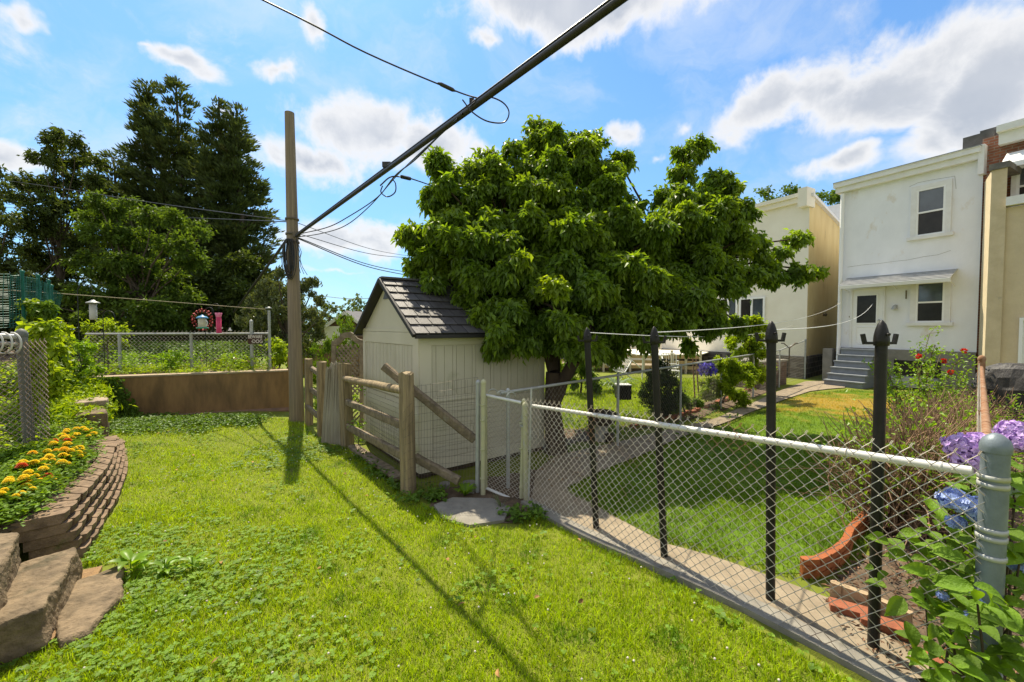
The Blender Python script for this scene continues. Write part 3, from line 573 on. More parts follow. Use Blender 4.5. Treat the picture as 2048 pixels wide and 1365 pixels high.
# ---------------------------------------------------------------- front chain link fence
gz = lambda p: float(hz(p[0], p[1]))
t = thing('chain_link_fence', fa, 'silver and rusty chain link fence with pale top rail between gate and thick grey post', 'fence')
railA = W(1066, 812, fa[1]); railB = W(1945, 943, 1.87)
b = MB(); b.tube([railA, railA + (railB - railA) * .36], .0195, 12); b.tube([railA + (railB - railA) * .355, railB], .022, 12)
for s in (.355, .60, .86, .97): band(b, railA + (railB - railA) * s, .0222, 0, .012, nrm(railB - railA))
b.build('rail', m_rail, t)
b = MB(); o = fn * .03; fe = fa + (fb - fa) * 1.0
chainlink(b, fa + o, fe + o, gz(fa) + .05, railA[2] + .085, gz(fb) + .02, railB[2] + .10, .074, .0020); b.build('mesh', m_wire, t)
for s in (.12, .3, .5, .68, .86):
    b = MB(); p = railA + (railB - railA) * s; th = np.linspace(0, 2 * math.pi, 12); b.tube([p + fn * .027 * math.cos(x) + Zv * .027 * math.sin(x) for x in th], .002, 4, cap=False); b.build('tie', m_wire, t)
gp = fa + A3(0, 0, gz(fa)); b = MB(); post(b, gp, gp + A3(-.01, 0, railA[2] + .045), .028); 
for z in (.28, .48, .8, 1.0): band(b, gp + Zv * z, .028)
b.build('post', m_gatep, t)
b = MB(); q = gp + fdir * .06 + fn * .01; post(b, q, W(1063, 775, q[1]), .011, cap=None, n=8); b.build('stake', m_galv, t)
# near grey corner post
np0 = A3(2.13, 1.80, 0); np0[2] = 0.1; tp = W(1993, 868, 1.80); 
t = thing('fence_post', np0, 'thick grey galvanised corner post with domed cap beside the purple hydrangea', 'post')
b = MB(); post(b, A3(tp[0] - .012, 1.8, -.1), tp, .045, n=24); b.build('pipe', M('near_galv', (.20, .235, .26), (.14, .17, .19), 14, .45, metal=.2, bump=.1, bscale=120), t)
for z in (1.335, 1.30, 1.10, 1.065, .98, .45, .40): b = MB(); band(b, A3(tp[0] - .006, 1.8, z), .045, 0, .022); b.build('band', m_galv, t)
for z in (1.28, 1.08): b = MB(); b.bar(A3(tp[0] + .04, 1.82, z), A3(tp[0] + .35, 2.05, z + .005), .006, .022); b.build('tension_strap', m_galv, t)
# rusty rail fence between the yards
r0, r1 = W(1978, 925, 1.95), W(1963, 735, 7.0)
t = thing('side_fence', A3(r0[0], r0[1], 0), 'chain link side fence with rusty pipe rail running back from the grey corner post', 'fence')
b = MB(); P = [r0 + (r1 - r0) * s - Zv * .02 * math.sin(s * 3.1) for s in np.linspace(0, 1, 8)]; b.tube(P, .026, 10)
for s in (.1, .16, .22, .33, .5, .7): band(b, r0 + (r1 - r0) * s - Zv * .02 * math.sin(s * 3.1), .026, 0, .02, nrm(r1 - r0))
b.build('rail', m_rust, t)
b = MB(); so = A3(-.66, .75, 0) * .03; chainlink(b, r0 + so, r1 + so, .05, r0[2] + .02, .05, r1[2] + .05, .08, .0022, sides=3); b.build('mesh', m_wire, t)
b = MB(); post(b, A3(r1[0], r1[1], 0), A3(r1[0], r1[1], 1.52), .045); b.build('post', m_rust, t)
for s in (.5,):
    p = r0 + (r1 - r0) * s; b = MB(); post(b, A3(p[0], p[1], 0), p - Zv * .02, .022, cap=None); b.build('post', m_rust, t)
# ---------------------------------------------------------------- gate
gA = G(968, 985); gA[2] = 0; gB = fa - fdir * .09
gt = W(968, 790, gA[1]); gt2 = W(1046, 806, gB[1])
t = thing('chain_link_gate', gA, 'small chain link gate standing closed between the pale green posts', 'gate')
zb0, zb1 = W(968, 975, gA[1])[2], W(1046, 1010, gB[1])[2] + .02
b = MB(); b.tube([A3(gA[0], gA[1], gt[2]), A3(gB[0], gB[1], gt2[2])], .019, 10); b.build('top_rail', m_rail, t)
b = MB(); b.tube([A3(gA[0], gA[1], zb0), A3(gB[0], gB[1], zb1)], .017, 10)
for s in (.35, .8): band(b, A3(gA[0], gA[1], zb0) * (1 - s) + A3(gB[0], gB[1], zb1) * s, .017, 0, .02, nrm(gB - gA))
b.build('bottom_rail', m_rail, t)
b = MB(); post(b, A3(gB[0], gB[1], .02), W(1048, 797, gB[1]), .024)
for z in (.15, .33, .6, .9): band(b, A3(gB[0], gB[1], z), .024)
b.build('stile', m_gatep, t)
b = MB(); p = A3(gA[0], gA[1], 0) + nrm(gB - gA) * .03; post(b, p + Zv * .05, p + Zv * (gt[2] - .0), .016, cap=None); b.build('stile', m_gatep, t)
b = MB(); chainlink(b, gA + A3(.02, 0, 0), gB, zb0, gt[2], zb1, gt2[2], .056, .0025, tips=False); b.build('mesh', m_wireg, t)
b = MB(); p = A3(gB[0], gB[1], .87); b.bar(p, p + fdir * .10, .05, .015); b.bar(p + Zv * .1, p + fdir * .09 + Zv * .06, .01, .03); b.build('latch', m_galv, t)
# hinge posts
q = G(955, 985); b = MB(); post(b, q, W(956, 760, q[1]), .027); 
t = thing('fence_post', q, 'plain grey gate post at the end of the wire mesh panel', 'post'); b.build('pipe', m_galv, t)
q2 = G(966, 990); t = thing('fence_post', q2, 'pale green gate post with chipped white cap hinging the chain link gate', 'post'); b = MB(); post(b, q2, W(967, 759, q2[1]), .030)
for z in (.2, .55, .9, 1.08): band(b, A3(q2[0], q2[1], z), .032)
b.build('pipe', m_gatep, t)
b = MB()
for k, (x, y) in enumerate(((985, 786), (1003, 789), (1022, 793))):
    c = W(x, y, gA[1] - .1 * k); th = np.linspace(0, math.pi, 8); b.tube([c + A3(.05 * math.cos(a), .03 * math.cos(a), .045 * math.sin(a) + .0) for a in th], .006, 5)
o = b.build('gate_hook', m_galv, label='bent aluminium hooks lying along the top rail of the gate', cat='hook')
# ---------------------------------------------------------------- black clothes line posts
hk = [((1193, 1060), (1174, 655), 'farthest black clothes line post, standing left of its three fellows', .030), ((1330, 1130), (1308, 653), 'second black clothes line post, left of the tall bush', .028),
      ((1541, 1225), (1543, 642), 'third black clothes line post with two hooks in front of the cream house', .028), ((1746, 1322), (1764, 640), 'nearest black clothes line post with two hooks in front of the grey steps', .0275)]
HP = []
for (bp, tp_, lab, r) in hk:
    g = G(*bp); q_ = (bp[0] - 1024) / FPX; tt_ = (q_ * fa[1] - fa[0]) / ((railB[0] - fa[0]) - q_ * (railB[1] - fa[1])); Yp = max(g[1], fa[1] + (railB[1] - fa[1]) * tt_ + .10); g = W(bp[0], bp[1], Yp); g[2] = min(g[2], gz(g)); top = W(tp_[0], tp_[1], Yp); HP.append((g, top)); t = thing('clothesline_post', g - Zv * .02, lab, 'post', 'black clothes line posts')
    b = MB(); ax = top - g; h = np.linalg.norm(ax); b.lathe(g - Zv * .05, [(r, 0), (r, h - .06)], 16, 0, ax); b.build('pole', m_blackp, t)
    b = MB(); cc = g + nrm(ax) * (h - .115); b.lathe(cc, [(r * 1.0, -.03), (r * 1.26, -.028), (r * 1.30, 0), (r * 1.22, .03), (r * 1.02, .06), (r * .7, .09), (r * .3, .108), (0, .115)], 18, 0, ax)
    b.lathe(cc + A3(0, -r * 1.3, .035), [(.006, 0), (.008, .012), (0, .014)], 8, 0, (0, -1, 0)); b.build('cap', m_blackp, t)
    for s in (-1, 1):
        hd = A3(s * 1.0, s * -.25 if s < 0 else .1, 0); hd = nrm(hd); c0 = cc - Zv * .014; b = MB()
        b.bar(c0 + hd * r, c0 + hd * (r + .055), .022, .014); b.bar(c0 + hd * (r + .05) - Zv * .006, c0 + hd * (r + .062) + Zv * .05, .016, .018, up=hd); b.build('hook', m_blackp, t)
lines = [('white clothes line from the farthest black post towards the cream house', HP[0][1] - Zv * .05, FC.P(6.5, 2.1)), ('white clothes line from the second black post to the alley corner', HP[1][1] - Zv * .05, F.P(.1, 2.9, .05)),
         ('white clothes line from the third black post to the white door frame', HP[2][1] - Zv * .06, F.P(1.0, 2.8, .05))]
for lab, p, q in lines:
    b = MB(); P = [p + (q - p) * s - Zv * (.2 * 4 * s * (1 - s)) for s in np.linspace(0, 1, 22)]; b.tube(P, .0045, 5); b.build('clothesline', m_trimw, label=lab, cat='clothes line', group='clothes lines to the houses')
# ---------------------------------------------------------------- far chain link fence of the yard
ff0, ff1 = A3(-.14, 4.95, 0), A3(8.9, 13.6, 0); dd = nrm(ff1 - ff0)
t = thing('chain_link_fence', A3(6.7, 11.5, 0), 'weathered chain link fence running from behind the shed along the walkway to the cream house', 'fence')
b = MB(); b.tube([ff0 + Zv * 1.2, ff1 + Zv * 1.24], .02, 8); b.build('rail', m_galv, t)
b = MB(); chainlink(b, ff0, ff1, .04, 1.2, .04, 1.22, .085, .0016, sides=3); b.build('mesh', m_wiref, t)
for s in (.01, .21, .40, .58, .78, .999):
    p = ff0 + (ff1 - ff0) * s; b = MB(); post(b, p, p + Zv * 1.25, .024, n=8); b.build('post', m_galv, t)
cf = A3(8.9, 13.6, 0); cg = CR + A3(-.1, -.1, 0); b = MB(); b.tube([cf + Zv * 1.24, cg + Zv * 1.5], .02, 6); b.build('rail', m_galv, t)
b = MB(); chainlink(b, cf, cg, .04, 1.2, .04, 1.45, .1, .0015, sides=3); b.build('mesh', m_wiref, t); b = MB(); post(b, cg, cg + Zv * 1.55, .03, n=8); b.build('post', m_galv, t)
for (x, y0, y1, Y, lab) in ((1388, 690, 825, 10.2, 'rusty steel stake leaning behind the yard fence beside its twin'), (1396, 720, 823, 10.35, 'shorter rusty steel stake against the taller one')):
    b = MB(); p = W(x + 2, y1, Y); q = W(x - 4, y0, Y); p[2] = 0; b.bar(p, q, .05, .006); b.bar(p + A3(0, -.015, 0), q + A3(0, -.015, 0), .008, .03); b.build('steel_stake', m_rust, label=lab, cat='stake')
ONES = ['first', 'second', 'third', 'fourth', 'fifth', 'sixth', 'seventh', 'eighth', 'ninth', 'tenth', 'eleventh', 'twelfth', 'thirteenth', 'fourteenth', 'fifteenth', 'sixteenth', 'seventeenth', 'eighteenth', 'nineteenth']
def NTH(i):
    if i < 19: return ONES[i]
    a, c = divmod(i + 1, 10); return ['', '', 'twent', 'thirt', 'fort', 'fift', 'sixt', 'sevent', 'eight'][a] + ('ieth' if c == 0 else 'y-' + ONES[c - 1])
# red brick edging along the walk
E = [G(1250, 862), G(1330, 842), G(1420, 815), G(1490, 785), G(1540, 765), G(1568, 752)]
red = M('red_brick_edging', (.33, .11, .055), (.22, .075, .04), 12, .85, bump=.5, isl=.25); k = 0
first = None
L = np.concatenate([[0], np.cumsum([np.linalg.norm(E[i + 1] - E[i]) for i in range(len(E) - 1)])]); E_ = np.array(E)
for s in np.arange(.2, L[-1], .26):
    if rng.random() < .18: continue
    p = A3(*[np.interp(s, L, E_[:, j]) for j in range(3)]); q = A3(*[np.interp(s + .21, L, E_[:, j]) for j in range(3)]); dz = rng.uniform(.02, .05); b = MB(); w = rng.normal(0, .015, 3) * [1, 1, .3]
    b.bar(p + Zv * dz, q + Zv * dz + w, .10, .07); b.build('edging_brick', red, label=NTH(int(s / .26)) + ' brick from the shed end of the red edging along the walkway', cat='brick', group='red edging bricks along the walkway')
# ---------------------------------------------------------------- shed
sc = A3(-1.21, 5.34, 0); sr = A3(.52, 6.60, 0); sl = A3(-2.57, 7.10, 0)
t = thing('garden_shed', sc, 'beige plastic garden shed with dark shingled gable roof', 'shed')
su_ = nrm(sr - sc); sv = nrm(sl - sc); LU = np.linalg.norm(sr - sc); LV = np.linalg.norm(sl - sc); s4 = sr + (sl - sc)
EZ = 1.93; PZ = 2.72; z0 = .07
def sd(name, A, d, L_, nn):
    b = MB(); n = 14; g = .008
    def bx(x0, x1, y0, y1, h0, h1, mi=0): b.box(A + d * (x0 + x1) / 2 + nn * (h0 + h1) / 2 + Zv * (y0 + y1) / 2, d * (x1 - x0) / 2, nn * (h1 - h0) / 2, Zv * (y1 - y0) / 2, mi)
    bx(.0, L_, z0, EZ, -.05, -.008)
    bx(0, .17, z0, EZ, -.008, .012, 1); bx(L_ - .12, L_, z0, EZ, -.008, .012, 1); bx(.17, L_ - .12, EZ - .17, EZ, -.008, .011, 1); bx(.17, L_ - .12, z0, z0 + .15, -.008, .011, 1); bx(.17, L_ - .12, 1.0, 1.06, -.008, .011, 1)
    x = .18; k = 0; xe = L_ - .13
    while x < xe - .02:
        w = min(.125 if k % 3 else .06, xe - x); bx(x, x + w - .010, 1.07, EZ - .18, -.0075, .001); x += w; k += 1
    y = z0 + .16
    while y < .98:
        w = min(.075, .99 - y); xx = .18
        while xx < xe - .02:
            l = min(.5 + .3 * rng.random(), xe - xx); bx(xx, xx + l - .008, y, y + w - .008, -.0075, .0 + .003 * rng.random()); xx += l
        y += w
    b.build(name, [m_shed, m_shedl], t)
nS = A3(su_[1], -su_[0], 0); nG = A3(-sv[1], sv[0], 0)
if nS @ (-sc) < 0: nS = -nS
if nG @ (-(sc + sl)) < 0: nG = -nG
sd('side_wall', sc, su_, LU, nS); sd('gable_wall', sc, sv, LV, nG)
b = MB(); b.bar(sr + Zv * 1 - nS * .03 + su_ * .0 - su_ * .03, s4 + Zv * 1 - su_ * .03, .04, 1.86); b.bar(sl + Zv * 1 - sv * .03, s4 + Zv * 1 - sv * .03, .04, 1.86); b.build('back_wall', m_shed, t)
mid = (sc + sl) / 2; b = MB(); b.extr([sc + Zv * (EZ + .002) - nG * .02, sl + Zv * (EZ + .002) - nG * .02, mid + Zv * (PZ - .05) - nG * .02], nG * .018); m2 = mid + su_ * LU
b.extr([sr + Zv * (EZ + .002), s4 + Zv * (EZ + .002), m2 + Zv * (PZ - .05)], -su_ * .02)
b.bar(sc + Zv * (EZ + .03) + nG * .008, sl + Zv * (EZ + .03) + nG * .008, .012, .05); b.build('gable', m_shedl, t)
b = MB(); vt = mid + Zv * (PZ - .24) + nG * .004; b.extr([vt - sv * .13 - Zv * .05, vt + sv * .13 - Zv * .05, vt + Zv * .10], nG * .012); w = b.build('gable_vent', M('vent_grey', (.12, .13, .16), None, rough=.6), t)
b = MB(); ov = .10; RL = LU + 2 * ov; g0 = mid - su_ * ov
for s_, e_ in ((-1, sc), (1, sl)):
    eave = e_ + (e_ - mid) * .10 - su_ * ov + Zv * (EZ - .03); ridge = g0 + Zv * PZ; dn = eave - ridge; dl = np.linalg.norm(dn); dn = dn / dl; up = nrm(np.cross(su_, dn)); up = up if up[2] > 0 else -up
    b.extr([ridge, ridge + su_ * RL, eave + su_ * RL, eave], up * -.03, 1)
    rows_ = 7; rh = dl / rows_
    for i in range(rows_):
        x = -.0; k = 0; st_ = .06 if i % 2 else 0
        while x < RL:
            w = min((.19 if k else .19 - st_), RL - x); a_ = ridge + dn * rh * i + su_ * x + up * .002; bb = a_ + dn * (rh * 1.02) + up * .022
            b.extr([a_, a_ + su_ * (w - .012), bb + su_ * (w - .012), bb], up * .012, 0); x += w; k += 1
    b.bar(eave + up * .0 - Zv * .02, eave + su_ * RL - Zv * .02, .05, .05, mi=1); b.bar(ridge - su_ * .015 - up * .01, eave - su_ * .015 - up * .01, .04, .05, up=up, mi=1)
b.bar(g0 + Zv * (PZ + .022), g0 + su_ * RL + Zv * (PZ + .022), .14, .03, mi=0); b.build('roof', [m_shing, M('roof_edge_dark', (.03, .028, .028), None, rough=.5)], t)
b = MB(); b.bar(sc + Zv * .05 + nS * -.08, sr + Zv * .05 + nS * -.08, .12, .09); b.bar(sc + Zv * .05 + nG * -.08, sl + Zv * .05 + nG * -.08, .12, .09); b.build('base_beam', m_bark, t)
def roughen(o, vox, st):
    m = o.modifiers.new('remesh', 'REMESH'); m.mode = 'VOXEL'; m.voxel_size = vox; m.use_smooth_shade = False
    for sc, k in ((.22, 1.0), (.05, .45)):
        tx = bpy.data.textures.new('rock', 'CLOUDS'); tx.noise_scale = sc; tx.noise_depth = 3; d = o.modifiers.new('rough', 'DISPLACE'); d.texture = tx; d.strength = st * k; d.texture_coords = 'GLOBAL'; d.mid_level = .5
# ---------------------------------------------------------------- wooden rail fence
def wpost(base, top, w, mat, th, lab=None, dep=None, par=None):
    b = MB(); dep = dep or w; ax = top - base; u = A3(math.cos(th), math.sin(th), 0) * w / 2; v = A3(-math.sin(th), math.cos(th), 0) * dep / 2
    segs = 6; V = []; 
    for k in range(segs + 1):
        s = k / segs; c = base + ax * s; e = 1 - .06 * s
        for (i, j) in ((-1, -1), (-.55, -1.12), (.55, -1.12), (1, -1), (1.1, 0), (1, 1), (0, 1.1), (-1, 1), (-1.1, 0)): V.append(c + u * i * e * (1 + rng.normal(0, .02)) + v * j * e * (1 + rng.normal(0, .02)) + (Zv * (rng.normal(0, .012)) if k == segs else 0))
    n = 9; F_ = [(k * n + i, k * n + (i + 1) % n, (k + 1) * n + (i + 1) % n, (k + 1) * n + i) for k in range(segs) for i in range(n)] + [tuple(range(segs * n, segs * n + n))]
    b.add(V, F_); return b.build('post', mat, par)
def wrail(par, a, c, w, h, round_=False, mat=None, name='rail'):
    b = MB(); n = 9; P = [a + (c - a) * s for s in np.linspace(0, 1, n)]
    if round_: b.tube([p + rng.normal(0, .003, 3) for p in P], [w / 2 * (.75 if i == 0 else 1) * (1 + rng.normal(0, .03)) for i in range(n)], 10)
    else:
        d = nrm(c - a); s_ = nrm(np.cross(d, Zv)); u = np.cross(s_, d); V = []
        for p in P:
            for (i, j) in ((-1, -.8), (-.7, -1), (.7, -1), (1, -.7), (1, .7), (.6, 1), (-.6, 1), (-1, .8)): V.append(p + s_ * i * w / 2 * (1 + rng.normal(0, .05)) + u * j * h / 2 * (1 + rng.normal(0, .05)))
        m = 8; b.add(V, [(k * m + i, k * m + (i + 1) % m, (k + 1) * m + (i + 1) % m, (k + 1) * m + i) for k in range(n - 1) for i in range(m)] + [tuple(range(m))[::-1], tuple(range((n - 1) * m, n * m))])
    return b.build(name, mat or m_woodh, par)
p1 = G(817, 985); p2 = G(695, 893); t1 = W(812, 745, p1[1]); t2 = W(689, 728, p2[1]); th = math.atan2(*(p2 - p1)[[1, 0]])
t = thing('rail_fence', p1, 'three rail weathered timber fence beside the gable end of the shed', 'fence')
wpost(p1 - Zv * .05, t1, .135, m_wood, th + .3, par=t); wpost(p2 - Zv * .05, t2, .16, m_wood, th + .2, par=t)
wrail(t, W(686, 757, p2[1] - .05), W(806, 781, p1[1] - .02), .10, .1, True, m_wood)
wrail(t, W(690, 803, p2[1]), W(808, 852, p1[1]), .06, .10); wrail(t, W(692, 852, p2[1]), W(808, 912, p1[1]), .06, .11)
b = MB(); a, c = W(740, 815, (p1[1] + p2[1]) / 2 - .05), W(806, 845, p1[1] + .02); a2, c2 = A3(a[0], a[1], .25), A3(c[0], c[1], .22)
def gridwire(b, a0, a1, c0, c1, nu, nv, r):     # a0..a1 bottom edge, c0..c1 top edge
    for k in range(nu + 1):
        s = k / nu; p = a0 + (a1 - a0) * s; q = c0 + (c1 - c0) * s; b.tube([p, (p + q) / 2 + rng.normal(0, .004, 3), q + rng.normal(0, .01, 3)], r, 3, cap=False, sm=False)
    for k in range(nv + 1):
        s = k / nv; p = a0 + (c0 - a0) * s; q = a1 + (c1 - a1) * s; b.tube([p + (q - p) * x - Zv * .012 * math.sin(x * 3.14 + k) for x in np.linspace(0, 1, 7)], r, 3, cap=False, sm=False)
gridwire(b, a2, c2, a - Zv * -.05, c, 22, 12, .0016); b.build('wire_mesh', m_dwire, t)
# far part of the fence with two more posts
p3 = G(645, 872); t3 = W(643, 724, p3[1]); p4 = G(618, 850); t4 = W(617, 718, p4[1])
t = thing('rail_fence', p3, 'shadowed timber rail fence between the utility pole and the leaning pickets', 'fence')
wpost(p3 - Zv * .05, t3, .15, m_wood, th, par=t); wpost(p4 - Zv * .05, t4, .13, m_wood, th, par=t)
for (a, c) in (((622, 737), (645, 752)), ((622, 780), (645, 795)), ((612, 812), (643, 838))): wrail(t, W(*a, p4[1]), W(*c, p3[1]), .06, .10)
b = MB(); p = G(583, 832); b.bar(p - Zv * .03, W(580, 705, p[1]), .07, .07); b.build('timber_stake', M('orange_wood', (.36, .20, .06), (.26, .15, .05), 12, .8, stretch=(1, 1, .1)), label='thin orange brown timber stake hugging the left side of the utility pole', cat='stake')
# bundle of pickets
t = thing('picket_bundle', G(668, 893), 'fan of grey picket boards leaning between the two timber posts', 'boards')
for k in range(8):
    s = k / 7; a = W(645 + 42 * s, 886 + 7 * s, p2[1] + .12 - .1 * s); a[2] = max(.01, a[2]); c = W(654 + 30 * s, 738 - 12 * math.sin(s * 3.1) + 5 * (k % 2), p2[1] + .12 + .03 * (k % 3)); hd = nrm(c - a)
    b = MB(); w = .044; u = nrm(np.cross(hd, (0, 1, 0))); b.extr([a - u * w / 2, a + u * w / 2, c + u * w / 2, c + hd * .035, c - u * w / 2], A3(0, .02, 0)); b.build('picket', m_woodp, t)
# wire panel and logs in front of the shed
q = G(955, 985); t = thing('wire_mesh_panel', (p1 + q) / 2, 'sagging welded wire mesh stretched between the big timber post and the grey gate post', 'mesh')
b = MB(); z0_, z1_ = .08, W(955, 757, q[1])[2]; zt = W(830, 772, p1[1])[2]
gridwire(b, p1 + A3(.05, 0, .03), q + A3(-.02, 0, .1), A3(p1[0] + .05, p1[1], zt), A3(q[0], q[1], z1_), 21, 14, .0017); b.build('wires', m_dwire, t)
b = MB(); gridwire(b, p1 + A3(-.02, -.10, .1), p1 + A3(.09, -.06, .1), A3(t1[0] - .02, t1[1] - .10, .98), A3(t1[0] + .09, t1[1] - .06, 1.1), 1, 9, .0015); b.build('wrapped_wires', m_dwire, t)
lg = wrail(None, W(768, 733, 5.25), W(950, 880, 5.0), .085, .10, name='leaning_beam', mat=m_woodh); tag(lg, 'long weathered beam leaning diagonally behind the big timber post', 'beam')
lg = wrail(None, W(830, 915, 5.0), W(918, 962, 4.85), .08, .10, name='fallen_beam', mat=m_woodh); tag(lg, 'short weathered beam slanting to the ground below the wire mesh', 'beam')
lg = wrail(None, G(706, 900) + Zv * .06, G(800, 965) + Zv * .05, .16, .05, name='ground_plank', mat=m_woodh); tag(lg, 'flat grey plank lying on the ground below the timber rails', 'plank')
for k, (x, y, s) in enumerate(((720, 912, .09), (890, 975, .08), (940, 985, .07), (937, 975, .11), (765, 935, .07))):
    b = MB(); c = G(x, y); th_ = np.arange(7) * 2 * math.pi / 7; P = [c + A3(math.cos(a) * s * rng.uniform(.7, 1.3), math.sin(a) * s * .8 * rng.uniform(.7, 1.3), 0) for a in th_]; b.prism(P, -.02, [float(s * rng.uniform(.4, .7))] * 7)
    ro = b.build('stone', m_concg, label=['flat grey rubble stone under the timber rails', 'grey stone close right of the big timber post', 'small grey stone left of the gate posts', 'upright grey stone leaning at the gate posts', 'grey rubble stone below the ground plank'][k], cat='stone', group='rubble stones by the shed'); roughen(ro, .008, .015)
# arched lattice screen
Ya = 7.9; t = thing('lattice_arbor', W(697, 860, Ya), 'weathered lattice arbor screen with carved arched top left of the shed', 'arbor')
m_arbw = M('arbor_wood', (.27, .22, .15), (.15, .12, .08), 9, .85, bump=.5)
b = MB(); a0, a1 = W(668, 880, Ya), W(668, 682, Ya); b.bar(a0, a1, .07, .07, up=(0, 1, 0)); b.build('upright', m_arbw, t); b = MB(); c0, c1 = W(724, 880, Ya), W(724, 682, Ya); b.bar(c0, c1, .07, .07, up=(0, 1, 0)); b.build('upright', m_arbw, t)
b = MB(); P1 = [(666, 690), (668, 680), (676, 676), (683, 668), (690, 665), (700, 664), (707, 668), (714, 677), (724, 681), (726, 690), (718, 690), (710, 686), (704, 679), (697, 676), (688, 677), (681, 686), (674, 692)]
b.extr([W(x, y, Ya - .05) for x, y in P1], (0, .06, 0)); b.build('arch', m_arbw, t)
b = MB()
for k in range(-8, 16):
    x0 = 672 + k * 9
    for s_, o in ((1, 0), (-1, .02)):
        P = []
        for tt in np.linspace(0, 1, 30):
            y = 690 + tt * 170; x = x0 + s_ * (y - 690) * .9 - (0 if s_ > 0 else -40)
            if 672 < x < 721 and y > 688 : P.append(W(x, y, Ya + o))
        if len(P) > 1: b.bar(P[0], P[-1], .03, .012, up=(0, 1, 0))
b.build('lattice', m_arbw, t)
b = MB(); b.bar(W(705, 671, Ya + .3), W(733, 672, Ya + .3), .05, .03); b.bar(W(704, 680, Ya + .1), W(733, 681, Ya + .1), .05, .04); b.build('cross_slat', m_arbw, t)
# ---------------------------------------------------------------- utility pole, cables
pb = G(594, 842); ptp = W(579, 226, pb[1]); t = thing('utility_pole', pb, 'tall weathered wooden utility pole at the corner of the lawn', 'utility pole')
b = MB(); n = 26; P = [pb - Zv * .1 + (ptp - pb + Zv * .1) * s for s in np.linspace(0, 1, n)]; b.tube(P, [(.145 - .055 * s + .12 * 0) * (1 + rng.normal(0, .006)) for s in np.linspace(0, 1, n)], 18); b.build('shaft', m_pole, t)
att = W(592, 475, pb[1])
b = MB()
for k in range(12):
    w = rng.uniform(.05, .12); h = rng.uniform(.25, .42); c = W(578 + rng.uniform(-5, 5), 478, pb[1] - .15 - rng.uniform(0, .06)); th_ = np.linspace(0, 2 * math.pi, 22)
    b.tube([c + A3(w * math.sin(a), .03 * math.sin(a + k), -h + h * math.cos(a)) for a in th_], .008, 4, cap=False)
b.build('cable_coil', m_cable, t)
for y in (440, 470, 486): b = MB(); c = pb + (ptp - pb) * ((W(0, y, pb[1])[2]) / ptp[2]); band(b, c, .118, 0, .04); b.build('pole_band', m_dwire, t)
b = MB(); b.bar(W(586, 470, pb[1] - .12), W(600, 468, pb[1] - .14), .03, .10); b.build('bracket', m_dwire, t)
for k in range(3):
    b = MB(); c = W(592, (480, 478, 476)[k], pb[1] - .15); b.tube([c, c + A3(.05 + .03 * k, 0, -.3), c + A3(.12 - .04 * k, 0, -.55), c + A3(.22 - .07 * k, 0, -.72)], .006, 4); b.build('loose_wire', m_cable, t)
ca = att + A3(.05, -.1, 0); cb = W(1240, 0, 2.42); cdv = cb - ca
b = MB(); P = [ca + cdv * s for s in np.linspace(0, 2.0, 30)]; b.tube(P, .027, 14); b.tube([p + A3(-.018, 0, .029) for p in P], .009, 6)
b.build('aerial_cable', m_cable, label='thick black cable bundle sweeping from the utility pole across the sky overhead', cat='cable')
def onc(px):   # point of the thick cable at image column px
    s = ((px - 1024) / FPX * ca[1] - ca[0]) / (cdv[0] - (px - 1024) / FPX * cdv[1]); return ca + cdv * s
j1 = onc(960); j2 = onc(795)
def wire(P, r, lab, name='overhead_wire', grp=None, n=24):
    P = np.array(P); tt = np.linspace(0, 1, len(P)); 
    # Catmull-Rom through the points
    Q = []
    E = np.vstack([2 * P[0] - P[1], P, 2 * P[-1] - P[-2]])
    for i in range(len(P) - 1):
        a, b_, c, d = E[i:i + 4]
        for u in np.linspace(0, 1, max(3, n // (len(P) - 1)), endpoint=i == len(P) - 2): Q.append(.5 * ((2 * b_) + (-a + c) * u + (2 * a - 5 * b_ + 4 * c - d) * u * u + (-a + 3 * b_ - 3 * c + d) * u ** 3))
    m = MB(); m.tube(Q, r, 6, cap=False); return m.build(name, m_cable, label=lab, cat='wire', group=grp)
e0 = W(905, 180, j1[1] + .02); e9 = W(525, 0, 2.9)
wire([j1 + A3(0, 0, .03), e0, (e0 + e9) / 2 - Zv * .03, e9, e9 + (e9 - e0) * 1.6], .0062, 'thin black wire climbing to the upper left from the first splice on the thick cable')
b = MB(); dv = nrm(e9 - e0); b.tube([e0 - dv * .03, e0, e0 + dv * .10, e0 + dv * .13], [.005, .016, .016, .006], 8); 
b.build('wire_clamp', m_cable, label='black sleeve on the thin wire at the upper splice', cat='clamp'); b = MB(); c = onc(945) + A3(0, 0, .05); b.box(c, (.02, 0, 0), (0, .012, 0), (0, 0, .03)); b.build('wire_clamp', m_cable, label='black wedge clamp holding the thin wire at the upper splice', cat='clamp')
wire([W(925, 200, j1[1]), W(945, 225, j1[1]), W(975, 243, j1[1]), W(1008, 245, j1[1]), W(1018, 225, j1[1]), W(1005, 205, j1[1]), W(975, 194, j1[1]), W(950, 205, j1[1]), W(925, 228, j1[1] + .2)], .006, 'drooping loop of slack wire at the upper splice', 'wire_loop', n=60)
wire([W(925, 228, j1[1] + .15), W(880, 270, 4.4), W(830, 320, 5.2), W(790, 352, 6.0), W(755, 395, 6.6), W(700, 432, 7.4), W(655, 455, 8), att + A3(.05, -.1, .03)], .009, 'upper and longer of two wires sagging below the thick cable', 'overhead_wire', 'slack wires under the thick cable', 60)
wire([W(915, 238, j1[1] + .2), W(800, 345, 6.0), W(740, 412, 6.8), W(690, 452, 7.6), W(640, 468, 8.2), att + A3(.06, -.1, -.02)], .008, 'lower and shorter of two wires sagging below the thick cable', 'overhead_wire', 'slack wires under the thick cable', 50)
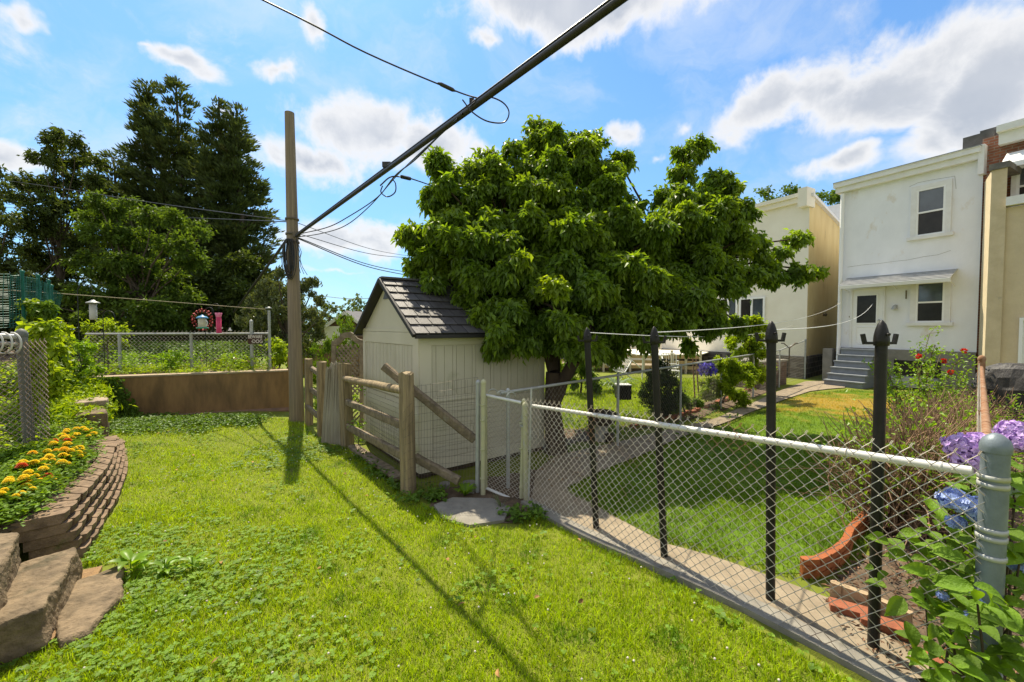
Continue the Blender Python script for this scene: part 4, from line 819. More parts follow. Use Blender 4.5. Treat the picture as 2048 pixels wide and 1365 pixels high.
wire([W(765, 372, j2[1]), W(762, 385, j2[1]), W(775, 394, j2[1]), W(790, 385, j2[1]), W(791, 368, j2[1]), W(784, 358, j2[1])], .007, 'small loop of slack wire below the lower splice', 'wire_loop', n=40)
wire([W(760, 372, j2[1]), W(780, 355, j2[1]), W(800, 354, j2[1]), W(820, 357, j2[1] + .2), W(900, 385, 8.5), W(985, 418, 10.5), W(1200, 480, 15)], .008, 'thin wire from the lower splice dropping behind the round tree', n=50)
b = MB(); a, c = W(803, 354, j2[1]), W(820, 358, j2[1] + .15); b.tube([a, c], .022, 6); b.build('wire_clamp', m_cable, label='black sleeve on the thin wire right of the lower splice', cat='clamp'); b = MB(); c = onc(777) + Zv * .06; b.box(c, (.05, 0, 0), (0, .02, 0), (0, 0, .03)); b.build('wire_clamp', m_cable, label='black wedge clamp at the lower splice above the round tree', cat='clamp')
for k, (y0, y1, Y2) in enumerate(((478, 551, 12), (476, 545, 12.5), (468, 516, 14), (447, 512, 15))):
    a = W(597, y0, pb[1]); c = W(815, y1, Y2); wire([a, a * .5 + c * .5 - Zv * .12, c, c + (c - a) * .8 + Zv * .3], (.011, .010, .008, .007)[k], ['lowest wire from the utility pole passing behind the round tree', 'wire just above the lowest one from the pole to the round tree', 'upper wire from the pole to the round tree', 'fine crossing wire from the pole towards the round tree'][k])
a = W(575, 442, pb[1]); wire([a, W(300, 405, 12), W(0, 360, 16), W(-300, 330, 20)], .010, 'upper wire from the utility pole across the tall trees to the left')
a = W(573, 444, pb[1]); wire([a, W(400, 437, 13), W(200, 430, 17), W(0, 414, 21), W(-200, 400, 26)], .012, 'lower wire from the utility pole across the tall trees to the left')
g1 = W(482, 606, 15); wire([W(572, 482, pb[1]), W(468, 625, 12.5)], .03, 'thick vine covered guy wire slanting from the pole down to the left')
wire([W(640, 592, 60), W(700, 598, 60), W(760, 596, 60)], .04, 'faint distant wire low in the sky beyond the shed')
# ---------------------------------------------------------------- fence on the retaining wall, sign, clothes pole
ga, gb = Gz(150, 745, 1.02) * 1.0, Gz(532, 738, 1.02); ga[2] = gb[2] = 0
nn_ = nrm(gb - ga)
t = thing('chain_link_fence', gb, 'chain link fence with pale rail standing on the brown retaining wall', 'fence')
zt = W(300, 669, (ga[1] + gb[1]) / 2)[2]; zt1 = W(530, 668, gb[1])[2]; zt0 = W(150, 669, ga[1])[2]
# on the soil behind the wall
back = A3(-.1, .35, 0)
b = MB(); b.tube([ga + back + Zv * zt0, gb + back + Zv * zt1], .022, 8); b.build('rail', m_galv, t)
b = MB(); chainlink(b, ga + back, gb + back, 1.0, zt0 + .06, 1.0, zt1 + .06, .085, .0024, sides=3); b.build('mesh', m_wireg, t)
for x in (215, 361, 491): 
    s = (x - 150) / (532 - 150.); p = ga + (gb - ga) * s + back; b = MB(); post(b, p + Zv * .95, p + Zv * ((zt1 if x < 480 else W(0, 640, p[1])[2])), .03 if x < 480 else .036, n=10); b.build('post', m_galv, t)
rt = gb + back; rt2 = rt + A3(-2.0, 3.2, 0); b = MB(); b.tube([rt + Zv * zt1, rt2 + Zv * zt1], .022, 6); b.build('rail', m_galv, t); b = MB(); chainlink(b, rt, rt2, 1.0, zt1 + .05, 1.0, zt1 + .05, .1, .0022, sides=3); b.build('mesh', m_wireg, t)
cp = rt + A3(.02, -.05, 0); t = thing('clothesline_pole', cp + Zv * 1, 'tall thin grey pole ending the line above the retaining wall fence', 'pole'); ctop = W(531, 618, cp[1])
b = MB(); post(b, cp + Zv * .95, A3(cp[0], cp[1], ctop[2]), .030, cap=None, n=10); b.build('pipe', m_galv, t); b = MB(); b.lathe(A3(cp[0], cp[1], ctop[2]), [(.05, 0), (.06, .02), (.03, .04), (0, .05)], 10); b.bar(A3(cp[0] - .08, cp[1], ctop[2] + .02), A3(cp[0] + .03, cp[1], ctop[2] + .02), .03, .03); b.build('cap', m_galv, t)
P = [W(531, 619, cp[1]), W(440, 612, cp[1] * .98), W(300, 601, 8.6), W(125, 588, 7.6), W(0, 580, 6.8), W(-200, 570, 6)]; m = MB(); m.tube(P, .008, 6, cap=False); m.build('clothesline', M('cord_tan', (.42, .36, .24), None, rough=.8), label='tan clothes line running left from the tall grey pole past the green mesh', cat='clothes line')
# sign
rt = rt - A3(0, .08, 0); sp = W(510, 681, rt[1] - .06); t = thing('warning_sign', sp - Zv * .1, 'small dark BEWARE of DOG sign hung on the chain link fence', 'sign')
c0, c1, c2, c3 = [W(x, y, rt[1] - .06) for x, y in ((495, 670), (525, 669.5), (525, 687), (496, 688.5))]; b = MB(); b.extr([c0, c1, c2, c3], (0, .006, 0)); b.build('board', M('sign_brown', (.05, .022, .018), (.09, .04, .03), 30, .6), t)
def text(s, c, size, mat, par, wid=1.0, name='lettering'):
    cu = bpy.data.curves.new('txt', 'FONT'); cu.body = s; cu.size = size; cu.align_x = 'CENTER'; cu.align_y = 'CENTER'; cu.offset = .004 * size * 3; cu.extrude = .001
    o = bpy.data.objects.new('txt', cu); S.collection.objects.link(o); dg = bpy.context.evaluated_depsgraph_get(); me = bpy.data.meshes.new_from_object(o.evaluated_get(dg)); bpy.data.objects.remove(o)
    me.name = name; q = bpy.data.objects.new(name, me); S.collection.objects.link(q); me.materials.clear(); me.materials.append(mat); q.parent = par; q.rotation_euler = (math.pi / 2, 0, 0); q.scale = (wid, 1, 1)
    q.location = tuple(np.asarray(c) - WLOC[par.name]); return q
m_let = M('sign_letters', (.75, .68, .6), None, rough=.6)
text('BEWARE', W(510.3, 674.3, rt[1] - .064), .115, m_let, t, .78); text('DOG', W(515, 683.3, rt[1] - .064), .115, m_let, t, .95); text('of', W(504.5, 683, rt[1] - .064), .075, m_let, t, .7)
# ---------------------------------------------------------------- bird feeders
m_hookb = M('hook_black', (.02, .022, .022), None, rough=.5)
def crook(px, ytop, side, Y, lab, w=.13, zb=1.0):
    p = W(px, ytop + 12, Y); base = A3(p[0], p[1], zb); b = MB(); c = p + A3(side * w, 0, 0); th_ = np.linspace(0, math.pi * 1.15, 12)
    P = [base, p] + [c + A3(-side * w * math.cos(a), 0, w * math.sin(a)) for a in th_[1:]]; b.tube(P, .007, 6); b.build('shepherd_hook', m_hookb, label=lab, cat='hook'); return P[-1]
e1 = crook(155, 572, 1, 8.6, 'tall black crook with the pale seed tube', .16); e2 = crook(206, 622, 1, 8.4, 'shorter empty black crook beside the seed tube', .12)
e3 = crook(410, 612, 1, 9.6, 'black crook behind the blue lidded feeder', .1); e4 = crook(424, 603, 1, 10.0, 'black crook carrying the pink feeder', .09); 
def at(e, px): return A3(e[0], e[1], 0)
c = W(187, 640, 8.55); t = thing('bird_feeder', c, 'pale grey tube seed feeder with wide lid hanging from the tall crook', 'bird feeder')
b = MB(); b.lathe(c - Zv * .0, [(0, -.0), (.055, 0), (.06, .03), (.058, .33), (0, .33)], 16); b.build('tube', M('feeder_plastic', (.50, .49, .42), (.40, .39, .33), 9, .5), t)
b = MB(); b.lathe(c + Zv * .34, [(.10, 0), (.115, .008), (.10, .025), (.05, .045), (.03, .07), (0, .075)], 16); b.build('lid', m_galv, t)
b = MB(); b.tube([c + Zv * .41, W(187, 592, 8.55)], .004, 4); b.build('hanger', m_hookb, t)
for k in range(4): b = MB(); b.tube([c + A3(-.09, 0, .08 + .08 * k), c + A3(.09, 0, .08 + .08 * k)], .005, 5); b.build('perch', m_galv, t)
c = W(405, 658, 9.3); t = thing('bird_feeder', c, 'lantern shaped seed feeder with blue lid and green tray', 'bird feeder')
b = MB(); b.lathe(c, [(0, 0), (.11, 0), (.12, .02), (.11, .035), (0, .035)], 18); b.build('tray', M('feeder_green', (.03, .28, .17), None, rough=.4), t)
b = MB(); b.lathe(c + Zv * .036, [(.075, 0), (.08, .01), (.08, .17), (.07, .2)], 18); b.build('seed_tube', M('feeder_clear', (.62, .58, .46), (.5, .46, .36), 14, .25), t)
b = MB(); b.lathe(c + Zv * .235, [(.115, 0), (.12, .01), (.08, .045), (.03, .06), (.02, .08), (0, .085)], 18); b.build('lid', M('feeder_blue', (.13, .33, .55), None, rough=.35), t)
b = MB(); th_ = np.linspace(-1.4, 1.4, 8); b.tube([c + A3(.08 + .05 * math.cos(a), -.02, .13 + .07 * math.sin(a)) for a in th_], .008, 5); b.build('handle', m_trimw, t)
b = MB(); b.tube([c + Zv * .31, c + Zv * .48], .003, 4); b.build('hanger', m_hookb, t)
c = W(438, 667, 9.7); t = thing('bird_feeder', c, 'bright pink hanging tube feeder beside the blue lidded one', 'bird feeder')
mp_ = M('feeder_pink', (.62, .05, .13), (.5, .03, .09), 9, .35); mp2 = M('feeder_pale_pink', (.75, .2, .34), None, rough=.35)
b = MB(); b.lathe(c, [(0, 0), (.06, 0), (.055, .02), (.052, .38), (0, .38)], 14); b.build('tube', mp_, t); b = MB(); b.lathe(c + Zv * .38, [(.052, 0), (.075, .09), (.07, .10), (0, .10)], 14); b.build('funnel_top', mp2, t)
b = MB(); b.lathe(c - Zv * .01, [(0, -.012), (.065, -.01), (.07, .01), (.06, .015)], 14)
b.build('feeding_tray', m_trimw, t)
for s_ in (-1, 1): b = MB(); b.tube([c + A3(s_ * .05, 0, .13), c + A3(s_ * .09, 0, .11), c + A3(s_ * .09, 0, .15)], .006, 5); b.build('perch', m_trimw, t); b = MB(); b.tube([c + Zv * .48, c + Zv * .62], .004, 4); b.build('hanger', m_hookb, t)
c = W(405, 640, 9.9); t = thing('wind_spinner', c - Zv * .3, 'ring of small red metal petals hanging behind the lantern feeder', 'ornament'); b = MB(); m_red = M('spinner_red', (.38, .05, .04), (.22, .02, .02), 20, .4, metal=.3)
for ring, nn2 in ((.20, 16), (.245, 20)):
    for k in range(nn2):
        a = k * 2 * math.pi / nn2 + ring * 9; q = c + A3(math.cos(a) * ring * 1.0, rng.uniform(-.02, .02), math.sin(a) * ring * 1.0 - .0); b.lathe(q, [(0, -.004), (.024, -.003), (.028, .003), (.012, .009), (0, .004)], 7, axis=nrm(rng.normal(0, .5, 3) + A3(0, -1.2, 0)))
b.build('petals', m_red, t); b = MB(); th_ = np.linspace(0, 2 * math.pi, 24); b.tube([c + A3(math.cos(a) * .2, 0, math.sin(a) * .2) for a in th_], .004, 4, cap=False); b.tube([c + Zv * .2, c + Zv * .32], .003, 4); b.build('ring', m_hookb, t)
c = W(460, 662, 10.2); t = thing('hummingbird_feeder', c, 'tiny white hanging feeder above the fence right of the pink one', 'bird feeder'); b = MB(); b.lathe(c, [(0, 0), (.04, 0), (.045, .012), (.02, .03), (.018, .06), (.03, .07), (0, .075)], 12); b.build('body', m_trimw, t); b = MB(); b.tube([c + Zv * .07, c + Zv * .3], .003, 4); b.build('hanger', m_hookb, t)
# ---------------------------------------------------------------- left boundary fences
la = W(42, 662, 4.4); lb = W(112, 650, 7.0); lzg = .85
t = thing('chain_link_fence', A3(la[0], la[1], lzg), 'tall tightly woven chain link fence turning the corner at the left edge', 'fence')
b = MB(); post(b, A3(la[0] + .04, la[1], lzg - .1), la + Zv * .02, .045); b.build('post', M('dark_galv', (.12, .13, .12), (.17, .17, .15), 14, .6), t)
l2 = W(-260, 650, 3.6); b = MB(); b.tube([la - Zv * .07, l2 - Zv * .02], .028, 10); b.tube([la - Zv * .14 + A3(0, -.03, 0), l2 - Zv * .12], .022, 10); b.build('rail', m_galv, t)
b = MB(); th_ = np.linspace(0, math.pi / 2, 5); chainlink(b, la + A3(.10, -.09, 0), l2 + A3(0, -.05, 0), lzg - .1, la[2] - .12, lzg - .1, l2[2] - .1, .062, .0042, sides=4, amp=.02)
chainlink(b, la + A3(.11, -.08, 0), la + A3(.02, .22, 0), lzg - .1, la[2] - .12, lzg - .1, la[2] - .1, .062, .004, sides=4, amp=.02); b.build('mesh', M('wire_taupe', (.36, .29, .24), (.28, .22, .17), 8, .6, metal=.2), t)
for k in range(6):
    c = la + (l2 - la) * (.02 + .07 * k) - Zv * .13 + A3(.02, -.06, 0); th_ = np.linspace(-1.9, 1.6, 12); b = MB(); b.tube([c + A3(.10 * math.cos(a), -.02, .11 * math.sin(a)) for a in th_], .009, 6); b.build('wire_tie', M('tie_white', (.55, .54, .50), None, rough=.5), t)
m_dg = M('dull_galv', (.22, .23, .21), (.14, .15, .13), 9, .6)
t = thing('chain_link_fence', A3(lb[0], lb[1], lzg), 'vine covered chain link fence with two domed grey posts behind the flower bed', 'fence')
b = MB(); post(b, A3(lb[0], lb[1], lzg - .1), lb, .036); b.build('post', m_dg, t); q = W(124, 644, 8.2); b = MB(); post(b, A3(q[0], q[1], .9), q, .034); b.build('post', m_galv, t)
b = MB(); chainlink(b, lb, q, .75, lb[2] - .05, .8, q[2] - .05, .07, .003, sides=3); b.build('mesh', m_wireg, t)
b = MB(); p = W(78, 672, 5.6); post(b, A3(p[0], p[1], .7), p, .03, n=10); b.build('post', m_dg, t)
t = thing('green_mesh_screen', A3(-7.3, 6.0, .9), 'dark green plastic mesh screen on green stakes above the left fence', 'screen'); m_gm = M('green_plastic', (.006, .10, .07), (.01, .14, .095), 7, .5)
gpx = [(-60, 545, 5.4), (20, 550, 5.7), (45, 551, 5.9), (78, 560, 6.4), (98, 570, 6.9), (104, 578, 7.2), (127, 590, 7.6)]
for (x, y, Yd) in ((44, 548, 5.9), (76, 556, 6.4), (97, 566, 6.9), (103, 576, 7.2)):
    p = W(x, y - 2, Yd); b = MB(); b.tube([A3(p[0], p[1], .9), p], .02, 8); b.lathe(p, [(.026, 0), (.028, .02), (.012, .04), (0, .045)], 8); b.build('stake', m_gm, t)
b = MB()
for (x0, y0, Y0), (x1, y1, Y1) in zip(gpx[:-1], gpx[1:]):
    a1, c1 = W(x0, y0, Y0), W(x1, y1, Y1); a0, c0 = W(x0 + (0), 655, Y0), W(x1 - (20 if x1 == 127 else 0), 655, Y1); Lh = np.linalg.norm(a1 - c1)
    gridwire(b, a0, c0, a1, c1, max(2, int(Lh / .05)), 26, .0045)
b.build('netting', m_gm, t)
# ---------------------------------------------------------------- block wall of the flower bed
outer_top = [Gz(122, 1028, .45), Gz(158, 989, .45), Gz(193, 953, .44), Gz(219, 918, .43), Gz(234, 872, .41)]
outer_bot = [Gz(174, 1115, .0), Gz(212, 1050, .0), Gz(244, 985, .02), Gz(256, 935, .04), Gz(250, 890, .14)]
def crv(P, t):
    P = np.array(P); E = np.vstack([2 * P[0] - P[1], P, 2 * P[-1] - P[-2]]); x = t * (len(P) - 1); i = min(int(x), len(P) - 2); u = x - i; a, b_, c, d = E[i:i + 4]
    return .5 * ((2 * b_) + (-a + c) * u + (2 * a - 5 * b_ + 4 * c - d) * u * u + (-a + 3 * b_ - 3 * c + d) * u ** 3)
t = thing('block_wall', outer_bot[2], 'curved stepped garden wall of brown concrete blocks holding up the marigold bed', 'garden wall')
inn = inner[:5]
NC = 5
for c in range(NC - 1, -1, -1):     # courses; 0 = bottom
    b = MB(); nb = 13; off = (.5 if c % 2 else 0) / nb
    ed = np.clip(np.arange(nb + 2) / nb - off, 0, 1)
    for s0, s1 in zip(ed[:-1], ed[1:]):
        if s1 - s0 < .01: continue
        s0 += .004; s1 -= .004
        def pt(s, lev, inward):
            o = crv(outer_bot, s) * (1 - lev) + crv(outer_top, s) * lev; w = crv(inn, s); dv = w - crv(outer_top, s); dv[2] = 0; p = o + nrm(dv) * inward; return p
        l0, l1 = c / NC, (c + 1) / NC; j = rng.uniform(-.016, .014)
        A_, B_ = pt(s0, l0, .01 + j), pt(s1, l0, .01 + j); C_, D_ = pt(s0, l0, .30), pt(s1, l0, .30); z0a = crv(outer_bot, s0)[2] * (1 - l0) + crv(outer_top, s0)[2] * l0; z1a = crv(outer_bot, s0)[2] * (1 - l1) + crv(outer_top, s0)[2] * l1
        z0b = crv(outer_bot, s1)[2] * (1 - l0) + crv(outer_top, s1)[2] * l0; z1b = crv(outer_bot, s1)[2] * (1 - l1) + crv(outer_top, s1)[2] * l1
        h = .006; lip = .022; tz = .42
        za = z0a + (z1a - z0a) * tz; zb = z0b + (z1b - z0b) * tz; dvi = nrm(C_ - A_ + A3(1e-6, 0, 0)); dvj = nrm(D_ - B_)
        mid = (A_ + B_) / 2 - dvi * .012; zm0 = (z0a + z0b) / 2; zm1 = (z1a + z1b) / 2; zmm = (za + zb) / 2
        def q(p, z, i=0, dv=dvi): r = p + dv * i; return A3(r[0], r[1], z)
        V = [q(A_, z0a, lip), q(mid, zm0, lip), q(B_, z0b, lip), q(D_, z0b), q(C_, z0a),
             q(A_, za, 0), q(mid, zmm, 0), q(B_, zb, 0), q(A_, z1a - h, -.004), q(mid, zm1 - h, -.004), q(B_, z1b - h, -.004), q(D_, z1b - h), q(C_, z1a - h)]
        Fc = [(0, 1, 6, 5), (1, 2, 7, 6), (5, 6, 9, 8), (6, 7, 10, 9), (8, 9, 10, 11, 12), (0, 5, 8, 12, 4), (2, 3, 11, 10, 7), (3, 4, 12, 11), (4, 3, 2, 1, 0)]
        b.add(V, Fc)
    b.build('block_course' if c < NC - 1 else 'cap_course', m_block, t)
# stone steps, lower left
def block(px, zt, zb, name, lab, mat=m_stone, out=.03, cat='stone step', rough=.006):
    P = [Gz(x, y, z if isinstance(z, float) else z) for (x, y), z in zip(px, zt if isinstance(zt, list) else [zt] * len(px))]
    Q = []
    for a, c in zip(P, P[1:] + P[:1]):
        n = max(1, int(np.linalg.norm(c - a) / .12)); Q += [a + (c - a) * k / n for k in range(n)]
    cen = np.mean(Q, 0); n = len(Q); b = MB(); 
    top = [p + (cen - p) / np.linalg.norm(cen - p) * .015 + A3(0, 0, 0) + Zv * rng.normal(0, rough * .3) for p in Q]; e1 = [p - Zv * .018 + rng.normal(0, rough, 3) for p in Q]; e2 = [A3(p[0], p[1], (p[2] + zb) / 2) + rng.normal(0, rough * 2, 3) for p in Q]; e3 = [A3(p[0], p[1], zb) + (p - cen) / np.linalg.norm(p - cen) * out * [1, 1, 0] for p in Q]
    b.add(top + e1 + e2 + e3, [tuple(range(n)), tuple(range(3 * n, 4 * n))[::-1]] + [(r * n + i, (r + 1) * n + i, (r + 1) * n + (i + 1) % n, r * n + (i + 1) % n) for r in range(3) for i in range(n)])
    o = b.build(name, mat, label=lab, cat=cat); roughen(o, .011, .034); return o
block([(-120, 1120), (-40, 1070), (36, 1063), (38, 1068), (-20, 1175), (-160, 1290)], .50, .1, 'stone_step', 'worn upper stone step against the end of the flower bed wall')
block([(-140, 1235), (-60, 1190), (36, 1128), (150, 1092), (156, 1100), (88, 1214), (0, 1244), (-200, 1300)], .27, .02, 'stone_step', 'broad middle stone step with a long slanting face', out=.02)
block([(150, 1160), (246, 1128), (243, 1190), (175, 1262), (118, 1282), (110, 1240)], .07, -.05, 'stone_step', 'low flat stone slab half sunk in the clover below the steps')
slab('leaf_litter', [(150, 1165), (158, 1150), (205, 1140), (160, 1230), (105, 1290), (85, 1285), (100, 1240)], M('dry_litter', (.36, .22, .10), (.24, .15, .08), 25, .95, bump=1.0, bscale=60), .035, .06)
block([(163, 766), (204, 770), (216, 800), (164, 805), (140, 806)], .80, .3, 'stone_block', 'long pale stone block at the back corner of the raised bed', M('pale_stone', (.40, .31, .22), (.28, .22, .16), 5, .9, bump=.5), cat='stone')
block([(122, 812), (140, 802), (208, 806), (214, 826), (128, 832)], .70, .25, 'stone_block', 'second pale stone block just in front of the long one', m_stone, cat='stone')
block([(116, 838), (174, 832), (184, 848), (120, 852)], .55, .2, 'stone_block', 'reddish stone block behind the farthest marigolds', M('red_stone', (.26, .15, .10), (.17, .10, .07), 6, .9, bump=.6), cat='stone')
# ---------------------------------------------------------------- marigolds
m_mst = M('marigold_leaf', (.10, .19, .012), (.15, .26, .018), 9, .6, isl=.3, tr=.3)
m_mol = M('marigold_leaf_light', (.15, .26, .012), (.2, .32, .018), 9, .6, isl=.3, tr=.35)
def marigold(mat, lab, grp):
    t = thing('marigold', (0, 0, -50), lab, 'marigold', grp); o = A3(0, 0, -50); R = .026
    b = MB()
    for ring in range(6):
        n = 5 + ring * 3; r = R * (ring / 5.5); zz = R * .95 * math.cos(ring / 5.5 * 1.45)
        for k in range(n):
            a = k * 2 * math.pi / n + ring; d = A3(math.cos(a), math.sin(a), .0); c = o + d * r * .8 + Zv * (zz + .07); b.leaves(c[None], (d + Zv * (.55 - ring * .09))[None], A3(0, 0, 1)[None] + d[None] * -.3, R * .62, R * .55, curl=.2)
    b.build('bloom', mat, t)
    b = MB(); n = 26; a = rng.uniform(0, 6.28, n); r = rng.uniform(.0, .05, n); C = np.stack([np.cos(a) * r, np.sin(a) * r, rng.uniform(0, .06, n)], 1) + o; D = np.stack([np.cos(a), np.sin(a), rng.uniform(0, .8, n)], 1); b.leaves(C, D, np.tile(Zv, (n, 1)), .06, .018); b.tube([o, o + Zv * .07], .003, 4); b.build('foliage', m_mst, t); return t
my = marigold(M('marigold_yellow', (.80, .60, .008), (.85, .68, .012), 30, .6, isl=.15, tr=.25, trc=(1.2, 1.1, .5)), 'yellow pompom marigold in the flower bed behind the block wall', 'yellow marigolds in the raised bed')
mo = marigold(M('marigold_orange', (.80, .50, .01), (.84, .58, .012), 30, .6, isl=.15, tr=.25, trc=(1.2, 1.0, .5)), 'orange pompom marigold in the flower bed behind the block wall', 'orange marigolds in the raised bed')
mr_ = marigold(M('marigold_red', (.50, .045, .008), (.62, .09, .01), 30, .6, isl=.15, tr=.2), 'red orange marigold in the flower bed behind the block wall', 'red marigolds in the raised bed')
MG = [(12, 974, 'y'), (40, 973, 'y'), (18, 995, 'y'), (10, 1005, 'y'), (43, 983, 'y'), (42, 963, 'y'), (62, 990, 'y'), (70, 970, 'y'), (40, 1003, 'y'), (52, 960, 'y'), (14, 987, 'y'), (67, 945, 'r'), (98, 961, 'r'), (50, 964, 'y'), (68, 976, 'y'), (93, 978, 'o'), (60, 993, 'y'), (5, 1013, 'y'),
      (75, 930, 'y'), (85, 918, 'y'), (77, 937, 'y'), (95, 926, 'y'), (97, 941, 'y'), (105, 921, 'y'), (112, 944, 'y'), (122, 937, 'y'), (128, 928, 'y'), (135, 922, 'y'), (110, 932, 'o'), (66, 941, 'y'), (117, 912, 'y'), (112, 908, 'o'), (137, 915, 'y'), (140, 907, 'y'), (148, 922, 'y'), (155, 921, 'o'), (147, 912, 'y'), (134, 901, 'y'),
      (111, 894, 'r'), (137, 893, 'r'), (139, 877, 'o'), (145, 880, 'y'), (130, 885, 'y'), (152, 875, 'y'), (158, 872, 'y'), (167, 863, 'y'), (162, 880, 'o'), (170, 876, 'y'), (178, 870, 'y'), (185, 866, 'y'), (190, 872, 'y'), (180, 876, 'y'), (158, 904, 'y'), (145, 866, 'y'), (100, 917, 'o'), (88, 935, 'y'), (30, 1000, 'y'), (72, 955, 'y')]
from mathutils.bvhtree import BVHTree
bk = bpy.data.objects['garden_bank'].data; bvh = BVHTree.FromPolygons([v.co[:] for v in bk.vertices], [p.vertices[:] for p in bk.polygons])
def bank(px, py):
    r = ray(px, py); h = bvh.ray_cast(Vector((0, 0, CH)), Vector(r))[0]; return None if h is None else A3(*h)
used = {'y': 0, 'o': 0, 'r': 0}
MG += [(x + rng.uniform(-16, 16), y + rng.uniform(-9, 9), 'y' if rng.random() < .8 else 'o') for (x, y, k) in MG[::2] if y < 985]
MG.sort(key=lambda q: -q[1])
for (x, y, k) in MG:
    p = bank(x + rng.uniform(-3, 3), y + 14)
    if p is None: p = Gz(x, y + 14, .42)
    root = {'y': my, 'o': mo, 'r': mr_}[k]; s = rng.uniform(.85, 1.35) 
    loc = (p[0] + rng.normal(0, .03), p[1] + rng.normal(0, .04), p[2] + .04 + rng.uniform(-.015, .02)); rz = rng.uniform(0, 6)
    lab = NTH(used[k]) + ' %s marigold of the bed counting back from the nearest' % {'y': 'yellow', 'o': 'orange', 'r': 'red'}[k]
    if not used[k]: root.location = loc; root.rotation_euler = (0, 0, rz); root.scale = (s, s, s); root['label'] = lab
    else: dup(root, loc, rz, s, lab)
    used[k] += 1
# mesh verts of marigolds were written around z=-50: handled by WLOC offset
# ---------------------------------------------------------------- right hand bed: edging, bricks, grill
def edging(path, h, w, mat, name, lab, course=2):
    b = MB(); P = np.array(path); L = np.concatenate([[0], np.cumsum(np.linalg.norm(np.diff(P, axis=0), axis=1))]); bl = .13
    pt = lambda s: A3(*[np.interp(s, L, P[:, j]) for j in range(3)])
    for c in range(course):
        s = -(bl / 2 if c % 2 else 0)
        while s < L[-1] - .02:
            a, q = pt(max(0, s) + .006), pt(min(L[-1], s + bl) - .006); z = h * (c + .5) / course; b.bar(a + Zv * z, q + Zv * z, w + .008 * (c % 2) + .004 * rng.random(), h / course - .012); s += bl
    for s in np.arange(0, L[-1] - .1, .1):
        a, q = pt(s), pt(s + .1); b.bar(a + Zv * h / 2, q + Zv * h / 2, w * .7, h - .012)
    return b.build(name, mat, label=lab, cat='edging')
m_edr = M('terracotta', (.36, .115, .035), (.27, .08, .03), 10, .6, bump=.2)
m_edt = M('tan_plastic', (.42, .31, .19), (.34, .25, .15), 10, .6, bump=.2)
def GG(x, y): return G(x, y)
edging([GG(1602, 1156), GG(1625, 1160), GG(1665, 1140), GG(1690, 1118), GG(1700, 1090), GG(1730, 1058), GG(1752, 1020)], .155, .05, m_edr, 'brick_edging', 'terracotta faux brick edging curving round the flower bed', 3)
edging([GG(1660, 1198), GG(1740, 1228), GG(1825, 1268)], .13, .035, m_edt, 'block_edging', 'tan block patterned edging strip near the clothes line post', 2)
for k, (x, y, a, lab) in enumerate(((1700, 1232, -.55, 'red brick lying against the tan edging, nearer the path'), (1765, 1262, -.6, 'dull red brick lying at the foot of the nearest black post'), (1890, 1335, .2, 'orange brick half buried in mulch at the lower right'), (1420, 905, .6, None))):
    if lab is None: continue
    c = G(x, y) + Zv * .03; d = A3(math.cos(a), math.sin(a), 0); b = MB(); b.box(c, d * .105, A3(-d[1], d[0], 0) * .05, Zv * .032); b.build('brick', red, label=lab, cat='brick')
# mulch chips
b = MB(); n = 5000; P_ = np.array(PX([(1640, 1190), (1760, 1060), (1850, 1000), (2048, 1200), (2048, 1365), (1760, 1365), (1650, 1215)])); x = rng.uniform(P_[:, 0].min(), P_[:, 0].max(), n); y = rng.uniform(P_[:, 1].min(), P_[:, 1].max(), n); k = inpoly(x, y, P_); x, y = x[k], y[k]; n = len(x); a = rng.uniform(0, 6.28, n)
b.leaves(np.stack([x, y, hz(x, y) + rng.uniform(.012, .035, n)], 1), np.stack([np.cos(a), np.sin(a), rng.uniform(-.3, .4, n)], 1), rng.normal(0, .4, (n, 3)) + Zv, rng.uniform(.02, .06, n), rng.uniform(.008, .02, n)); b.build('mulch', M('mulch', (.22, .12, .07), (.13, .08, .05), 20, .95, isl=.5), loc=(0, 0, 0), kind='stuff')
# grill under black cover
gc = W(2062, 850, 6.6); gc = A3(gc[0] + .35, gc[1] + .2, 0); t = thing('covered_grill', gc, 'barbecue grill under a wrinkled black fabric cover at the right edge', 'grill')
u = F.u; v = F.n; nx_, nz_ = 40, 26; w_, d_, H_ = .72, .38, 1.36; V = []; ring = []
th_ = np.linspace(0, 2 * math.pi, 72, endpoint=False)
prof = [(1.02, 0), (1.0, .2), (.99, .45), (1.0, .62), (1.03, .70), (1.0, .73), (.93, .85), (.80, .95), (.6, 1.0), (.3, 1.01), (.0, 1.012)]
for (s, z) in prof:
    for a in th_:
        ca_, sa_ = math.cos(a), math.sin(a); e = (abs(ca_) ** 5 + abs(sa_) ** 5) ** (-1 / 5); wr = 1 + .035 * math.sin(a * 9 + z * 8) * (z < .75) + .02 * math.sin(a * 17 + z * 21) 
        V.append(gc + u * ca_ * e * w_ * s * wr + v * sa_ * e * d_ * s * wr + Zv * (z * H_ + .015 * math.sin(a * 7 + s * 9)))
n = 72; b = MB(); b.add(V, [(r * n + i, r * n + (i + 1) % n, (r + 1) * n + (i + 1) % n, (r + 1) * n + i) for r in range(len(prof) - 1) for i in range(n)], 0, False); b.build('cover', M('grill_cover', (.035, .032, .030), (.055, .05, .048), 4, .55, bump=1.0, bscale=14, spec=.4, stretch=(1, 1, .5)), t)
b = MB(); b.bar(gc + v * d_ * 1.04 - u * .6 + Zv * .7, gc + v * d_ * 1.05 + u * .5 + Zv * .45, .012, .05, up=v); b.build('strap', m_cable, t)
